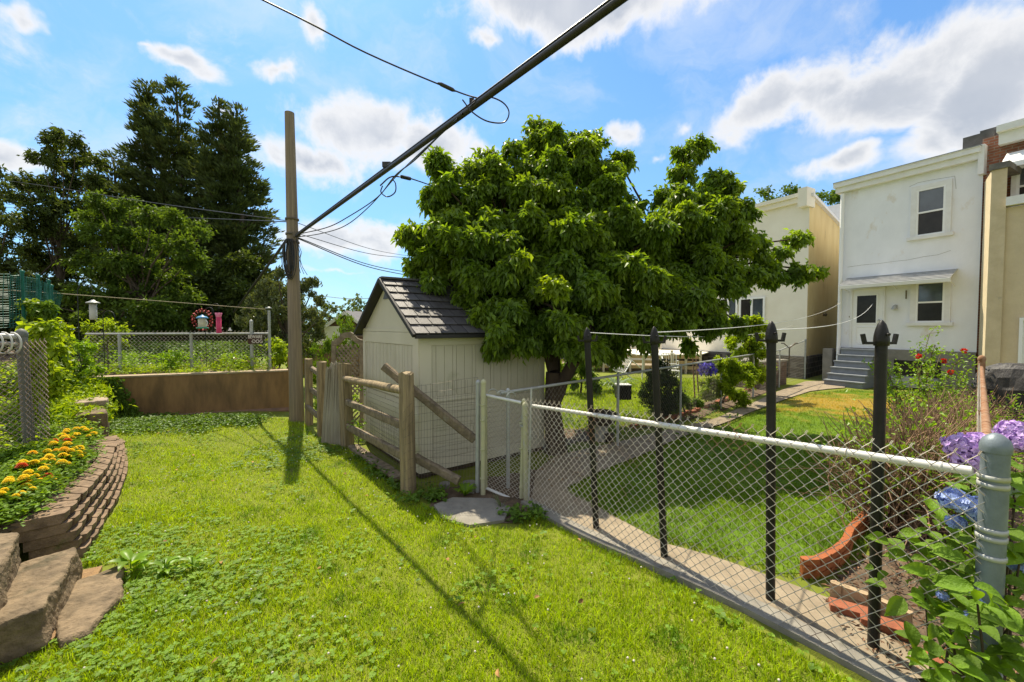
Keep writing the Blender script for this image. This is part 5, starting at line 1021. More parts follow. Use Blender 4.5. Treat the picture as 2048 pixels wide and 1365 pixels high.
# ---------------------------------------------------------------- neighbour's yard behind the dogwood
Pn = PX([(1090, 838), (1240, 812), (1390, 800), (1400, 765), (1300, 752), (1100, 775)])
sheetgrid('patio', [W(1090, 700, 24) * [1, 1, 0], W(1420, 700, 24) * [1, 1, 0], W(1450, 700, 18) * [1, 1, 0], W(1330, 700, 18) * [1, 1, 0], W(1090, 700, 20) * [1, 1, 0]], m_conc, .012, .4)
dk = W(1200, 760, 19); t = thing('timber_deck', A3(4.5, 19, 0), 'low yellow brown timber deck in the neighbouring yard behind the dogwood', 'deck')
b = MB(); a = W(1105, 700, 19); c = W(1400, 700, 17.5)
for z in (.25, .48, .71): b.bar(A3(a[0], a[1], z), A3(c[0], c[1], z), .04, .14)
b.build('side_board', M('deck_wood', (.50, .35, .17), (.38, .26, .13), 7, .7), t); b = MB()
for k in range(12): q = a + (c - a) * k / 11; b.bar(A3(q[0], q[1] - .05, 0), A3(q[0], q[1] - .05, 1.0), .08, .08)
b.build('post', M('deck_post', (.55, .48, .36), None, rough=.7), t)
b = MB(); b.prism([a * [1, 1, 0], c * [1, 1, 0], (c + A3(2, 3, 0)) * [1, 1, 0], (a + A3(1, 4, 0)) * [1, 1, 0]], .79, .83); b.build('deck_floor', m_cream, t)
# white wall strip / pale building behind
t = thing('pale_garden_building', A3(3, 25, 0), 'low pale building with brown base glimpsed under the dogwood branches', 'building'); b = MB(); a, c = W(1080, 700, 26), W(1440, 700, 24); b.prism([a * [1, 1, 0], c * [1, 1, 0], (c + A3(1, 4, 0)) * [1, 1, 0], (a + A3(1, 4, 0)) * [1, 1, 0]], 0, 2.2); b.build('wall', m_cream, t)
b = MB(); b.extr([A3(a[0] - .3, a[1] - .3, 2.2), A3(c[0] + .3, c[1] - .3, 2.2), A3(c[0] + 1, c[1] + 2, 3.0), A3(a[0] + .7, a[1] + 2, 3.0)], (0, 0, .1)); b.build('roof', m_fr, t)
# black planter box
def box_thing(name, px0, py0, px1, py1, Y, dep, mat, lab, cat, top=None):
    a, c = W(px0, py1, Y), W(px1, py0, Y); z0 = max(0, a[2]); t = thing(name, A3((a[0] + c[0]) / 2, Y, z0), lab, cat); b = MB(); w = (c[0] - a[0]) / 2; m = A3((a[0] + c[0]) / 2, Y + dep / 2, 0); h = c[2] - z0
    for i in range(9): b.box(m + A3(-w + w * 2 * (i + .5) / 9, -dep / 2, z0 + h / 2), (w / 9 * .96, 0, 0), (0, .012 + .004 * (i % 2), 0), (0, 0, h / 2 * (1 + .03 * math.sin(i * 2.3))))
    b.box(m + Zv * (z0 + h / 2 - .01), (w, 0, 0), (0, dep / 2 - .02, 0), (0, 0, h / 2 - .02)); b.build('body', mat, t); return t, m, w, h, z0
t, m, w, h, z0 = box_thing('black_bin', 1236, 772, 1263, 800, 8.9, .3, m_blackp, 'black ribbed planter box on the neighbour lawn behind the fence', 'planter')
b = MB(); b.box(m + Zv * (z0 + h + .005), (w * 1.04, 0, 0), (0, .16, 0), (0, 0, .012)); b.build('rim', M('pale_rim', (.5, .5, .48), None, rough=.6), t)
c = G(1203, 880); t = thing('bird_bath', c, 'dark wide basin on a stubby white pedestal behind the chain link fence', 'bird bath')
b = MB(); b.lathe(c, [(.15, 0), (.14, .04), (.11, .10), (.11, .24), (.13, .27), (0, .27)], 18); b.build('pedestal', M('pedestal_white', (.5, .48, .44), (.38, .36, .32), 9, .8, bump=.3), t)
b = MB(); b.lathe(c + Zv * .275, [(.12, 0), (.22, .03), (.27, .15), (.25, .22), (.20, .24), (.17, .17), (0, .14)], 20); b.build('basin', m_bark, t)
b = MB(); c = G(1218, 884); b.lathe(c, [(.0, 0), (.07, 0), (.08, .1), (.085, .14), (.075, .14), (0, .12)], 14); b.build('flower_pot', m_bark, label='small dark pot with trailing leaves beside the white pedestal', cat='pot')
# white patio chairs and table
m_wm = M('white_metal', (.74, .73, .69), None, rough=.45)
def chair(c, rz, tilt, lab, sc=1.0):
    t = thing('patio_chair', c, lab, 'chair', 'white metal patio chairs'); r = .018 * sc
    Rz = np.array([[math.cos(rz), -math.sin(rz), 0], [math.sin(rz), math.cos(rz), 0], [0, 0, 1]]); Rx = np.array([[math.cos(tilt), 0, math.sin(tilt)], [0, 1, 0], [-math.sin(tilt), 0, math.cos(tilt)]])
    T = lambda p: c + Rz @ Rx @ (np.array(p, float) * sc); w = .25
    for x in (-w, w):
        for y, yy in ((-.24, -.26), (.24, .30)): b = MB(); b.tube([T((x, y, .42)), T((x, yy, 0))], r, 6); b.build('leg', m_wm, t)
    b = MB(); b.tube([T(p) for p in ((-w, -.25, .43), (w, -.25, .43), (w, .25, .43), (-w, .25, .43), (-w, -.25, .43))], r, 6)
    for k in range(7): y = -.22 + k * .075; b.tube([T((-w, y, .43)), T((w, y, .43))], r * .7, 5)
    b.build('seat', m_wm, t); b = MB(); b.tube([T(p) for p in ((-w, .25, .43), (-w, .33, .9), (-w + .06, .34, .97), (w - .06, .34, .97), (w, .33, .9), (w, .25, .43))], r, 6)
    for k in range(5): x = -w + .08 + k * .085; b.tube([T((x, .25, .45)), T((x, .34, .96))], r * .6, 5)
    b.build('backrest', m_wm, t)
    for x in (-w, w): b = MB(); b.tube([T((x, -.24, .43)), T((x, -.24, .64)), T((x, -.1, .68)), T((x, .3, .68))], r, 6); b.build('armrest', m_wm, t)
    return t
c = W(1290, 700, 14.5); chair(A3(c[0] - .55, 14.2, .42), .4, -.95, 'white metal patio chair tipped over on its back left of the round bush')
chair(A3(W(1350, 0, 15)[0], 15, .1), 2.6, 0, 'upright white metal patio chair by the table, behind the rusty stakes'); chair(A3(W(1300, 0, 16.5)[0], 16.5, .84), .3, 0, 'white metal patio chair standing on the deck'); chair(A3(W(1355, 0, 13.6)[0], 13.6, .05), 1.2, .5, 'white metal patio chair leaning against the table')
c = A3(W(1312, 0, 15.6)[0], 15.6, 0); t = thing('patio_table', c, 'white metal patio table among the white chairs', 'table'); b = MB(); b.lathe(c + Zv * .95, [(0, 0), (.62, 0), (.64, .02), (.62, .04), (0, .04)], 24); b.build('table_top', m_wm, t)
for k in range(4): a = k * math.pi / 2 + .5; b = MB(); b.tube([c + A3(math.cos(a) * .45, math.sin(a) * .45, .95), c + A3(math.cos(a) * .5, math.sin(a) * .5, 0)], .02, 6); b.build('leg', m_wm, t)
# antenna / faucet bracket by the cream house
b = MB(); p = W(1578, 735, 12.8); q = A3(p[0], p[1], .55); b.tube([q, A3(q[0], q[1], 1.35), A3(q[0] - .18, q[1], 1.5), A3(q[0] - .26, q[1], 1.5)], .018, 5); b.tube([A3(q[0], q[1], 1.35), A3(q[0] + .18, q[1], 1.5), A3(q[0] + .26, q[1], 1.5)], .018, 5); b.build('forked_rack', m_dwire, label='thin forked metal rack standing before the cream house stone base', cat='rack')
t = thing('brick_planter', A3(7.3, 13.2, 0), 'low brown brick wall with grey coping in front of the cream house', 'wall'); b = MB(); a, c = W(1528, 0, 13.2) * [1, 1, 0], W(1590, 0, 14.3) * [1, 1, 0]; pv = A3(-.6, 1.0, 0); b.prism([a, c, c + pv, a + pv], 0, .82); b.build('wall', bricks('brown_brick', F.n[:2], (.20, .12, .085), (.13, .08, .06), (.2, .17, .14)), t); b = MB(); e = .04; b.prism([a + [-e, -e, 0], c + [e, -e, 0], c + pv, a + pv], .822, .88); b.build('coping', m_concg, t)
# ================================================================== VEGETATION
def rdir(n): return NR(rng.normal(0, 1, (n, 3)))
def crown(b, lobes, per, L, Wd, droop=.5, tw=14, jit=.9, up=0.0, mi=0, shell=.35, curl=.12):
    """lobes: (centre, radius xyz, weight); leaves sit along short twigs that reach out from each lobe's middle"""
    for c, r, w in lobes:
        r = np.broadcast_to(r, (3,)); nt = max(3, int(tw * w)); n = max(2, int(per * w / nt))
        e = rdir(nt) * rng.uniform(.55, 1.08, (nt, 1)); e[:, 2] += up * .3
        st = e * shell * rng.uniform(.6, 1.2, (nt, 1)); t = rng.uniform(0, 1, (nt, n)) ** .7
        P = st[:, None] + (e - st)[:, None] * t[..., None]; P = P * r + rng.normal(0, L * jit, (nt, n, 3)); D = NR(e)[:, None] * rng.uniform(.1, .8, (nt, n, 1)) + rng.normal(0, .5, (nt, n, 3)); D[..., 2] += -droop + up
        P[..., 2] -= droop * .25 * r[2] * t ** 2
        C = (P + c).reshape(-1, 3); D = D.reshape(-1, 3); m = len(C); N = rng.normal(0, .5, (m, 3)) + Zv
        b.leaves(C, D, N, L * rng.uniform(.65, 1.25, m), Wd * rng.uniform(.7, 1.2, m), mi, curl)
def branch(b, a, c, r0, r1, sag=.12, n=6, w=.05):
    a = np.asarray(a, float); c = np.asarray(c, float); L = np.linalg.norm(c - a); P = [a + (c - a) * s + Zv * sag * L * math.sin(s * 3.1) * (1) + rng.normal(0, w * L * .3, 3) * math.sin(s * 3.1) for s in np.linspace(0, 1, n)]
    b.tube(P, np.linspace(r0, r1, n), 7, cap=False); return P
def LB(px, py, Y, rp, sq=.8, w=1, dz=1.0):
    c = W(px, py, Y); r = rp / FPX * Y; return (c, A3(r, r * dz, r * sq), w)
# ---------------------------------------------------------------- dogwood
tb = G(1112, 905); fk = W(1108, 745, tb[1]); t = thing('dogwood_tree', tb, 'big round dogwood tree with drooping leaves spreading over the shed roof and yard', 'tree')
DL = [(1085, 262, 40, 8.2), (1065, 290, 42, 8.0), (1130, 300, 50, 8.4), (1190, 285, 30, 8.6), (1175, 330, 55, 8.3), (1252, 322, 34, 8.4), (1225, 350, 45, 8.2), (1020, 300, 26, 7.6), (985, 322, 32, 7.6), (955, 345, 50, 7.3), (868, 322, 30, 6.9), (885, 350, 38, 7.0), (905, 400, 50, 7.2), (860, 405, 26, 6.8),
      (1060, 350, 65, 7.6), (1000, 400, 65, 7.4), (1110, 400, 75, 7.4), (1190, 420, 80, 7.6), (1240, 410, 48, 8.0), (822, 465, 32, 6.7), (860, 480, 48, 6.8), (842, 530, 34, 6.8), (890, 540, 50, 7.0), (930, 470, 62, 7.0), (985, 455, 60, 6.6), (1000, 520, 70, 6.9), (1080, 480, 80, 7.0),
      (1160, 510, 90, 7.1), (1250, 490, 90, 7.4), (1060, 570, 70, 6.7), (1130, 600, 80, 6.7), (1210, 590, 85, 6.9), (1300, 560, 85, 7.3), (945, 590, 36, 6.3), (985, 625, 42, 6.0), (1040, 650, 55, 6.1), (1000, 690, 30, 5.9), (1110, 670, 50, 6.3), (1190, 665, 55, 6.6), (1265, 650, 55, 6.9), (1330, 640, 55, 7.2), (1225, 700, 32, 6.6), (1395, 630, 50, 7.6), (1160, 700, 30, 6.9),
      (1405, 295, 32, 8.3), (1365, 300, 28, 8.2), (1368, 345, 32, 8.0), (1335, 392, 34, 7.9), (1440, 360, 42, 8.2), (1470, 375, 26, 8.3), (1400, 410, 55, 7.9), (1455, 430, 45, 8.1), (1370, 470, 70, 7.6), (1450, 490, 52, 7.9), (1500, 480, 34, 8.1), (1400, 550, 65, 7.6), (1470, 560, 45, 7.9), (1530, 545, 40, 8.1), (1560, 500, 22, 8.2), (1600, 478, 26, 8.3), (1590, 545, 36, 8.1), (1630, 545, 22, 8.2), (1530, 515, 30, 8.1),
      (1430, 620, 36, 7.9), (1300, 480, 60, 7.8), (1250, 560, 60, 6.7), (1090, 540, 60, 6.5), (1380, 560, 60, 7.1), (1160, 460, 80, 9.6), (1080, 420, 70, 9.4), (1280, 540, 80, 9.5), (1360, 440, 50, 9.3), (1010, 480, 60, 8.8), (1130, 560, 80, 9.0), (1200, 440, 60, 9.5), (1420, 480, 50, 9.2), (960, 540, 45, 8.2), (1380, 690, 22, 7.9), (1470, 650, 25, 8.1)]
lob = [LB(x + rng.uniform(-8, 8), y, Y, r * .86, .70, (r / 50) ** 2) for x, y, r, Y in DL]
for (x, y, r, Y) in list(DL):
    if r >= 45 and not (1215 < x < 1400 and y < 440):
        for q in range(4): a = rng.uniform(0, 6.28); lob.append(LB(x + math.cos(a) * r * .85, y + math.sin(a) * r * .6, Y - rng.uniform(.2, .9), r * .42, .7, (r * .5 / 50) ** 2))
b = MB(); crown(b, lob, 2000, .118, .061, .85, 42, .36, shell=.48); b.build('crown', m_dog, t)
b = MB(); P = [tb - Zv * .1, tb + Zv * .1, (tb + fk) / 2 + A3(-.04, 0, 0), fk]; b.tube(P, [.22, .17, .135, .13], 12); f2 = W(1150, 720, tb[1] - .2); branch(b, (tb + fk) / 2 + Zv * .2, f2, .11, .09, .05); f3 = W(1180, 600, 7.6); branch(b, f2, f3, .09, .07)
f4 = W(1040, 590, 7.5); branch(b, fk, f4, .10, .07); f5 = W(1110, 560, 8.2); branch(b, fk, f5, .10, .07); f6 = W(1330, 560, 8.0); branch(b, f2, f6, .08, .05, .15)
for (c, r, w) in lob:
    f = min((f3, f4, f5, f6), key=lambda q: np.linalg.norm(q - c)); branch(b, f, c, .035, .012, .06)
    for k in range(4): branch(b, c, c + rdir(1)[0] * r * .8, .010, .004, .0)
b.build('trunk', m_bark, t)
# ---------------------------------------------------------------- cedars
def cedar(name, lab, leaders, Y, base_z=1.0, mat=m_ced, dens=1.0, L=.26):
    t = None
    for (x0, prof) in leaders:
        top = W(x0, prof[0][0], Y); bot = A3(top[0], top[1], base_z)
        if t is None: t = thing(name, bot, lab, 'tree'); b = MB(); bt = MB()
        bt.tube([bot - Zv, bot * .5 + top * .5 + A3(.1, 0, 0), top - Zv * .3], [.24, .14, .03], 8, cap=False)
        ypx = np.array([p[0] for p in prof], float); lp = np.array([p[1] for p in prof], float); rp = np.array([p[2] if len(p) > 2 else p[1] for p in prof], float); zz = np.array([W(x0, y, Y)[2] for y in ypx])
        H = top[2] - max(base_z, zz[-1]); nb = int(H * 17 * dens)
        for k in range(nb):
            z = top[2] - H * rng.random() ** .8; l = np.interp(-z, -zz, lp) / FPX * Y; r = np.interp(-z, -zz, rp) / FPX * Y; a = rng.uniform(0, 6.28); ca_ = math.cos(a); R = (r if ca_ > 0 else l) * abs(ca_) + (l + r) / 2 * (1 - abs(ca_)); R *= rng.choice([.72, .88, 1.0, 1.1]) * rng.uniform(.85, 1.08)
            d = nrm(A3(ca_, math.sin(a), .42 + .5 * rng.random() * (z > top[2] - H * .4))); o = A3(top[0], top[1], z - R * d[2] * .8)
            if k % 3 == 0: bt.tube([o, o + d * R * .6, o + d * R * .95], [.035, .02, .008], 4, cap=False)
            nt = max(2, int(R / .26)); 
            for q in range(nt):
                s = .25 + .75 * (q + rng.random()) / nt; c = o + d * R * s + rng.normal(0, .10, 3); m = int(22 * dens + 4); e = rdir(m); e[:, 2] *= .6; C = c + e * A3(.26, .26, .15) * rng.uniform(.3, 1.15, (m, 1)); D = e * .7 + d + Zv * .35 + rng.normal(0, .25, (m, 3)); b.leaves(C, D, rng.normal(0, 1, (m, 3)), L * rng.uniform(.6, 1.2, m), L * .30, curl=.05)
    b.build('crown', mat, t); bt.build('trunk', m_barkl, t); return t
cedar('cedar_tree', 'tallest dark cedar with two ragged tips left of the utility pole', [(352, [(155, 4), (185, 30, 26), (215, 50, 50), (260, 55, 66), (320, 66, 78), (400, 85, 95), (500, 100, 110), (640, 115, 125)]), (292, [(162, 4), (200, 22), (250, 28), (300, 40), (350, 52), (430, 62), (520, 60), (600, 60)])], 21, dens=1.0)
cedar('cedar_tree', 'narrower dark cedar with twin spires nearest the utility pole', [(437, [(182, 3), (215, 12), (250, 26), (300, 50), (400, 75), (500, 90), (640, 100)]), (472, [(192, 3), (225, 12), (260, 26), (320, 44), (380, 48, 60), (430, 50, 66), (500, 60, 78), (560, 60, 66), (640, 70, 50)])], 20)
cedar('cedar_tree', 'lower dark cedar shoulder left of the tallest cedar', [(228, [(312, 10), (340, 34), (380, 50), (450, 70), (640, 90)])], 22, dens=1.0)
# ---------------------------------------------------------------- broadleaf trees at the left
def tree(name, lab, base, lobes, mat, per, L, Wd, droop, tw=16, tr=.16, mb=m_barkl, jit=.5, up=0, cat='tree', curl=.12, shell=.35):
    t = thing(name, base, lab, cat); b = MB(); crown(b, lobes, per, L, Wd, droop, tw, jit, up, shell=shell, curl=curl); b.build('crown' if cat == 'tree' else 'foliage', mat, t)
    b = MB(); C = np.array([l[0] for l in lobes]); top = A3(C[:, 0].mean(), C[:, 1].mean(), C[:, 2].min() * .4 + C[:, 2].mean() * .6); base = np.asarray(base, float); b.tube([base - Zv * .2, (base + top) / 2 + A3(tr * .5, 0, 0), top], [tr, tr * .7, tr * .45], 8, cap=False)
    for (c, r, w) in lobes:
        s = rng.uniform(.45, 1); branch(b, base + (top - base) * s, c, tr * .25, tr * .06, .03)
        for k in range(3): branch(b, c, c + rdir(1)[0] * r * .8, tr * .07, tr * .03, 0, 4)
    b.build('trunk' if cat == 'tree' else 'stem', mb, t); return t
g1z = lambda p, z=1.0: A3(p[0], p[1], z)
lb_ = lambda L_, Y, j=1.0, sq=.8: [LB(x, y, Y + rng.uniform(-j, j), r, sq, (r / 40) ** 2) for x, y, r in L_]
tree('open_crown_tree', 'airy dark broadleaf tree with open crown left of the cedars', g1z(W(120, 640, 17)), lb_([(128, 272, 24), (100, 285, 22), (150, 285, 22), (85, 318, 24), (125, 320, 34), (172, 308, 22), (185, 325, 18), (50, 358, 22), (35, 362, 16), (85, 365, 34), (135, 370, 36), (180, 360, 28), (50, 395, 24), (100, 415, 38), (155, 420, 38), (195, 400, 30), (70, 450, 38), (120, 470, 40), (60, 505, 44), (110, 540, 50), (170, 500, 44), (40, 590, 46), (120, 610, 50)], 17, 1.2), m_dec, 1300, .17, .085, .3, 26)
tree('open_crown_tree', 'dark broadleaf tree cut off by the left edge of the photo', g1z(W(-60, 640, 15)), lb_([(0, 345, 16), (-20, 370, 26), (5, 400, 24), (-40, 420, 40), (15, 440, 28), (-10, 480, 40), (20, 520, 36), (-50, 540, 60), (10, 575, 40), (0, 620, 40), (45, 560, 26)], 15, 1), m_dec, 620, .16, .08, .4)
tree('locust_tree', 'lighter green locust tree in front of the dark cedars', g1z(W(290, 640, 14)), lb_([(190, 400, 26), (225, 420, 34), (255, 412, 26), (180, 440, 30), (300, 430, 34), (350, 440, 30), (400, 450, 26), (215, 470, 44), (285, 480, 46), (350, 490, 42), (190, 530, 44), (250, 550, 50), (320, 560, 50), (385, 520, 36), (220, 600, 46), (300, 620, 46), (160, 590, 36), (280, 530, 34), (410, 470, 18), (240, 520, 40), (370, 590, 36), (230, 645, 40), (290, 655, 40), (340, 640, 36), (180, 640, 36)], 14, 1.0, .6), m_loc, 1100, .14, .07, .25, 20)
tree('dark_hedge_tree', 'dense dark green undergrowth below the cedars behind the wall fence', g1z(W(400, 640, 16), .9), lb_([(60, 640, 46), (130, 650, 44), (200, 640, 50), (280, 655, 44), (350, 640, 50), (420, 640, 56), (480, 630, 56), (420, 560, 50), (470, 540, 50), (520, 640, 50), (340, 600, 40), (480, 590, 50), (400, 690, 46), (10, 600, 50), (60, 580, 50), (120, 590, 40), (440, 590, 50), (540, 600, 30), (0, 670, 50), (300, 640, 40), (380, 650, 40), (300, 700, 44), (220, 700, 44), (480, 690, 44), (150, 700, 40), (530, 690, 36), (80, 690, 40)], 16.5, 1.0), m_ivy if 0 else m_dec, 1200, .20, .10, .2, 14)
tree('holly_tree', 'grey green holly tree behind the utility pole', g1z(W(580, 660, 12.5), .4), lb_([(556, 555, 16), (545, 575, 24), (625, 575, 14), (610, 590, 24), (575, 590, 30), (520, 590, 26), (505, 620, 28), (550, 625, 34), (600, 625, 34), (635, 610, 16), (640, 640, 20), (500, 655, 26), (540, 665, 34), (590, 665, 36), (630, 668, 24), (560, 705, 34), (610, 705, 30), (520, 700, 26)], 12.5, .8, 1.0), m_hol, 2300, .10, .05, -.5, 18, up=.5)
tree('distant_tree', 'pale distant tree left of the shed peak', A3(*(W(715, 640, 50)[:2]), 0), lb_([(700, 608, 8), (720, 606, 12), (737, 615, 12), (712, 622, 12), (745, 628, 12)], 50, 1), M('hazy_leaf', (.10, .15, .09), (.13, .18, .10), .3, .8, tr=.3, isl=.2), 500, .6, .4, .1)
tree('distant_tree', 'low distant tree line between the holly and the far house', A3(*(W(655, 640, 42)[:2]), 0), lb_([(650, 618, 14), (668, 622, 16), (640, 640, 14), (675, 640, 14)], 42, 1), m_dec, 420, .45, .3, .1)
tree('distant_tree', 'dense green tree crown rising behind the cream house roof', A3(*(W(1600, 500, 34)[:2]), 0), lb_([(1535, 395, 26), (1565, 390, 24), (1600, 392, 26), (1640, 395, 26), (1670, 400, 26), (1530, 430, 30), (1600, 430, 40), (1660, 430, 40), (1550, 500, 60), (1640, 500, 60)], 34, 1.5), m_loc, 700, .3, .18, .2)
b = MB(); 
for k in range(46):       # far tree line round the horizon
    a = -1.25 + k * 2.6 / 45; Yr = rng.uniform(70, 95); c = A3(math.sin(a) * Yr, math.cos(a) * Yr, rng.uniform(.5, 1.6)); crown(b, [(c, A3(5, 3, rng.uniform(2.0, 4.2)), 1)], 320, 1.0, .7, .1, 12, .5)
b.build('woodland', m_dec, loc=(0, 80, 0), kind='stuff')
# arborvitae
def arb(name, lab, L_, Y, mat=m_arb, base=0, per=420, Ls=.075):
    return tree(name, lab, A3(*W(np.mean([q[0] for q in L_]), 800, Y)[:2], base), lb_(L_, Y, .15, 1.0), mat, per, Ls, Ls * .35, -.6, 18, tr=.04, up=.6, cat='shrub', curl=.05, mb=m_bark)
arb('arborvitae', 'bright green arborvitae peeking above the lattice arbor', [(692, 645, 12), (685, 660, 22), (705, 665, 22), (680, 685, 24), (705, 690, 26), (690, 720, 30), (690, 760, 30)], 9.6, per=1000)
arb('arborvitae', 'tall feathery arborvitae between the pole and the lattice arbor', [(650, 688, 14), (640, 705, 20), (660, 710, 22), (636, 735, 22), (655, 745, 24), (634, 770, 22), (650, 785, 24), (640, 815, 22), (652, 835, 20)], 8.9, per=1100)
tree('lime_shrub', 'leafy yellow green shrub between the wall fence and the utility pole', A3(*W(558, 740, 10.6)[:2], .6), lb_([(548, 685, 14), (560, 695, 16), (570, 715, 14), (550, 715, 16)], 10.6, .3), m_lime, 900, .12, .08, .5, 14, tr=.03, cat='shrub')
tree('dogwood_shrub', 'leafy shrub peeking round the left side of the shed roof', A3(*W(760, 640, 11)[:2], 0), lb_([(758, 582, 10), (765, 600, 14), (750, 640, 12)], 11, .3), m_ivy, 500, .1, .06, .4, 14, tr=.04, cat='shrub')
# garden shrubs in the middle distance
tree('round_shrub', 'dark round evergreen bush behind the second black post', g1z(W(1325, 800, 8.9), 0), lb_([(1320, 738, 20), (1305, 765, 24), (1335, 765, 26), (1300, 795, 26), (1325, 800, 30), (1350, 795, 24), (1322, 820, 30)], 9.0, .2, .9), M('yew_leaf', (.018, .045, .012), (.03, .06, .015), 2, .7, isl=.3, tr=.15), 3600, .06, .028, -.3, 60, tr=.05, up=.3, cat='shrub')
tree('low_shrub', 'low dark spreading bush right of the round evergreen', g1z(W(1370, 810, 9.2), 0), lb_([(1365, 800, 20), (1382, 808, 18), (1350, 815, 18)], 9.2, .2, .8), m_ivy, 5000, .07, .03, .1, 20, tr=.03, cat='shrub')
tree('lime_shrub', 'bright yellow green bush growing through the far yard fence', g1z(W(1440, 790, 10.9), 0), lb_([(1420, 735, 18), (1450, 725, 22), (1480, 745, 22), (1420, 765, 24), (1450, 770, 26), (1410, 795, 20), (1470, 785, 20), (1500, 760, 18), (1505, 735, 16), (1460, 740, 18), (1435, 812, 12), (1480, 800, 14)], 10.2, .25, .9), m_lime, 5200, .08, .045, .2, 18, tr=.04, cat='shrub')
tree('tall_shrub', 'tall leafy bush against the cream house left of the third black post', g1z(W(1490, 790, 13), 0), lb_([(1478, 640, 14), (1500, 645, 18), (1520, 655, 16), (1490, 670, 22), (1520, 680, 20), (1460, 690, 20), (1490, 705, 24), (1525, 710, 18), (1500, 740, 26), (1530, 750, 18)], 11.9, .3, .9), m_lime, 4200, .10, .055, .2, 18, tr=.05, cat='shrub')
tree('dark_shrub', 'dark leafy bush beyond the dogwood trunk', g1z(W(1160, 780, 12.5), 0), lb_([(1150, 715, 26), (1175, 740, 26), (1140, 750, 24), (1190, 765, 22)], 12.5, .4, .9), m_ivy, 2000, .12, .06, .3, 16, tr=.04, cat='shrub')
tree('lime_shrub', 'sunlit leafy bush behind the shed and dogwood trunk', g1z(W(1120, 780, 15), 0), lb_([(1095, 700, 22), (1130, 690, 24), (1170, 700, 24), (1210, 690, 24), (1110, 740, 22)], 15, .4, .9), m_lime, 1600, .14, .08, .3, 14, tr=.04, cat='shrub')
def spiky(name, lab, c, n, L, mat, w=.03, droop=.5):
    b = MB()
    for k in range(n):
        a = rng.uniform(0, 6.28); s = rng.uniform(.5, 1.1); d = A3(math.cos(a), math.sin(a), 0); P = [c + d * L * s * u * .8 + Zv * L * s * (1.4 * u - droop * 1.6 * u * u) for u in np.linspace(0, 1, 6)]
        sd_ = A3(-d[1], d[0], 0); ww = w * np.array([.6, 1, 1, .8, .5, .05]); V = []
        for p, q in zip(P, ww): V += [p - sd_ * q / 2, p + sd_ * q / 2]
        b.add(V, [(2 * i, 2 * i + 1, 2 * i + 3, 2 * i + 2) for i in range(5)])
    return b.build(name, mat, loc=c, label=lab, cat='plant')
spiky('strap_leaf_plant', 'arching pale strap leaf plant beyond the yard fence', g1z(W(1232, 770, 12.6), .0), 90, .95, M('pale_strap', (.16, .24, .10), (.25, .32, .16), 5, .5, tr=.3), .04, .7)
spiky('strap_leaf_plant', 'clump of broad green leaves at the foot of the big timber post', G(868, 1002), 34, .16, m_ivy, .035, .7)
spiky('strap_leaf_plant', 'bright ragged weed clump between the timber post and the gate', G(930, 992), 80, .19, m_hyd, .03, .55)
spiky('grass_tuft', 'thin grey green tuft sprouting at the gate threshold', G(1002, 1018), 14, .16, m_hol, .010, .15)
# purple bush flowers
b = MB(); n = 200; c = W(1415, 738, 9.55); C = c + np.clip(rng.normal(0, 1, (n, 3)), -1.4, 1.4) * A3(.11, .05, .08); b.leaves(C, rdir(n), rdir(n), .07, .06); m_pur = M('purple_petal', (.07, .05, .50), (.11, .08, .60), 9, .6, isl=.2, tr=.2)
b.build('purple_flowers', m_pur, label='patch of purple blue flowers on the yellow green bush behind the rusty stakes', cat='flowers')
# ---------------------------------------------------------------- left garden plants
def leafpatch(name, mat, pts, per, L, Wd, r, label=None, cat=None, kind=None, up=.4, h=.1, loc=None, rich=False):
    b = MB()
    for p in pts:
        p = np.asarray(p, float); m = per; e = rng.normal(0, 1, (m, 3)) * A3(r, r, 0); C = p + e; C[:, 2] += rng.uniform(.1, 1, m) * h; D = rng.normal(0, .8, (m, 3)); D[:, 2] = rng.uniform(-.3, up, m); N = rng.normal(0, .35, (m, 3)) + Zv; b.leaves(C, D, N, L * rng.uniform(.6, 1.3, m), Wd * rng.uniform(.7, 1.2, m), curl=.12, rich=rich)
    return b.build(name, mat, loc=loc or pts[0], label=label, cat=cat, kind=kind)
pts = []
for k in range(900):
    x, y = rng.uniform(-60, 205), rng.uniform(800, 1060)
    if x > 0 and y > 930 and x > 150 - (y - 930) * 1.0: pass
    p = bank(x, y)
    if p is None: continue
    i = 0; pts.append(p)
def away(P, d=.10):    # keep leaves off the capstones
    I = np.array([q[:2] for q in inner]); out_ = []
    for p in P:
        xi = np.interp(p[1], I[:, 1], I[:, 0]); 
        if p[0] < xi - d: out_.append(p)
    return out_
pts = away(pts); leafpatch('bed_foliage', m_mst, pts, 30, .05, .028, .09, kind='stuff', h=.06)
leafpatch('bed_foliage', m_mol, pts[::2], 14, .05, .03, .09, kind='stuff', h=.08)
leafpatch('bed_weeds', m_lime, [p for p in pts[::5] if p[0] < np.interp(p[1], [3, 7], [-4.6, -6.6])], 12, .08, .045, .12, kind='stuff', h=.2)
pts = [q for q in (bank(rng.uniform(60, 215), rng.uniform(750, 850)) for _ in range(160)) if q is not None]; leafpatch('bank_weeds', m_lime, pts, 26, .08, .04, .12, kind='stuff', h=.18); 
b = MB()
for p in pts[::1]:
    n = 26; a = rng.uniform(0, 6.28, n); C = p + rng.normal(0, .1, (n, 3)) * A3(1, 1, 0); b.leaves(C, np.stack([np.cos(a) * .5, np.sin(a) * .5, np.ones(n)], 1), rdir(n), rng.uniform(.08, .22, n), .012)
b.build('bank_grass', m_grass, loc=pts[0], kind='stuff')
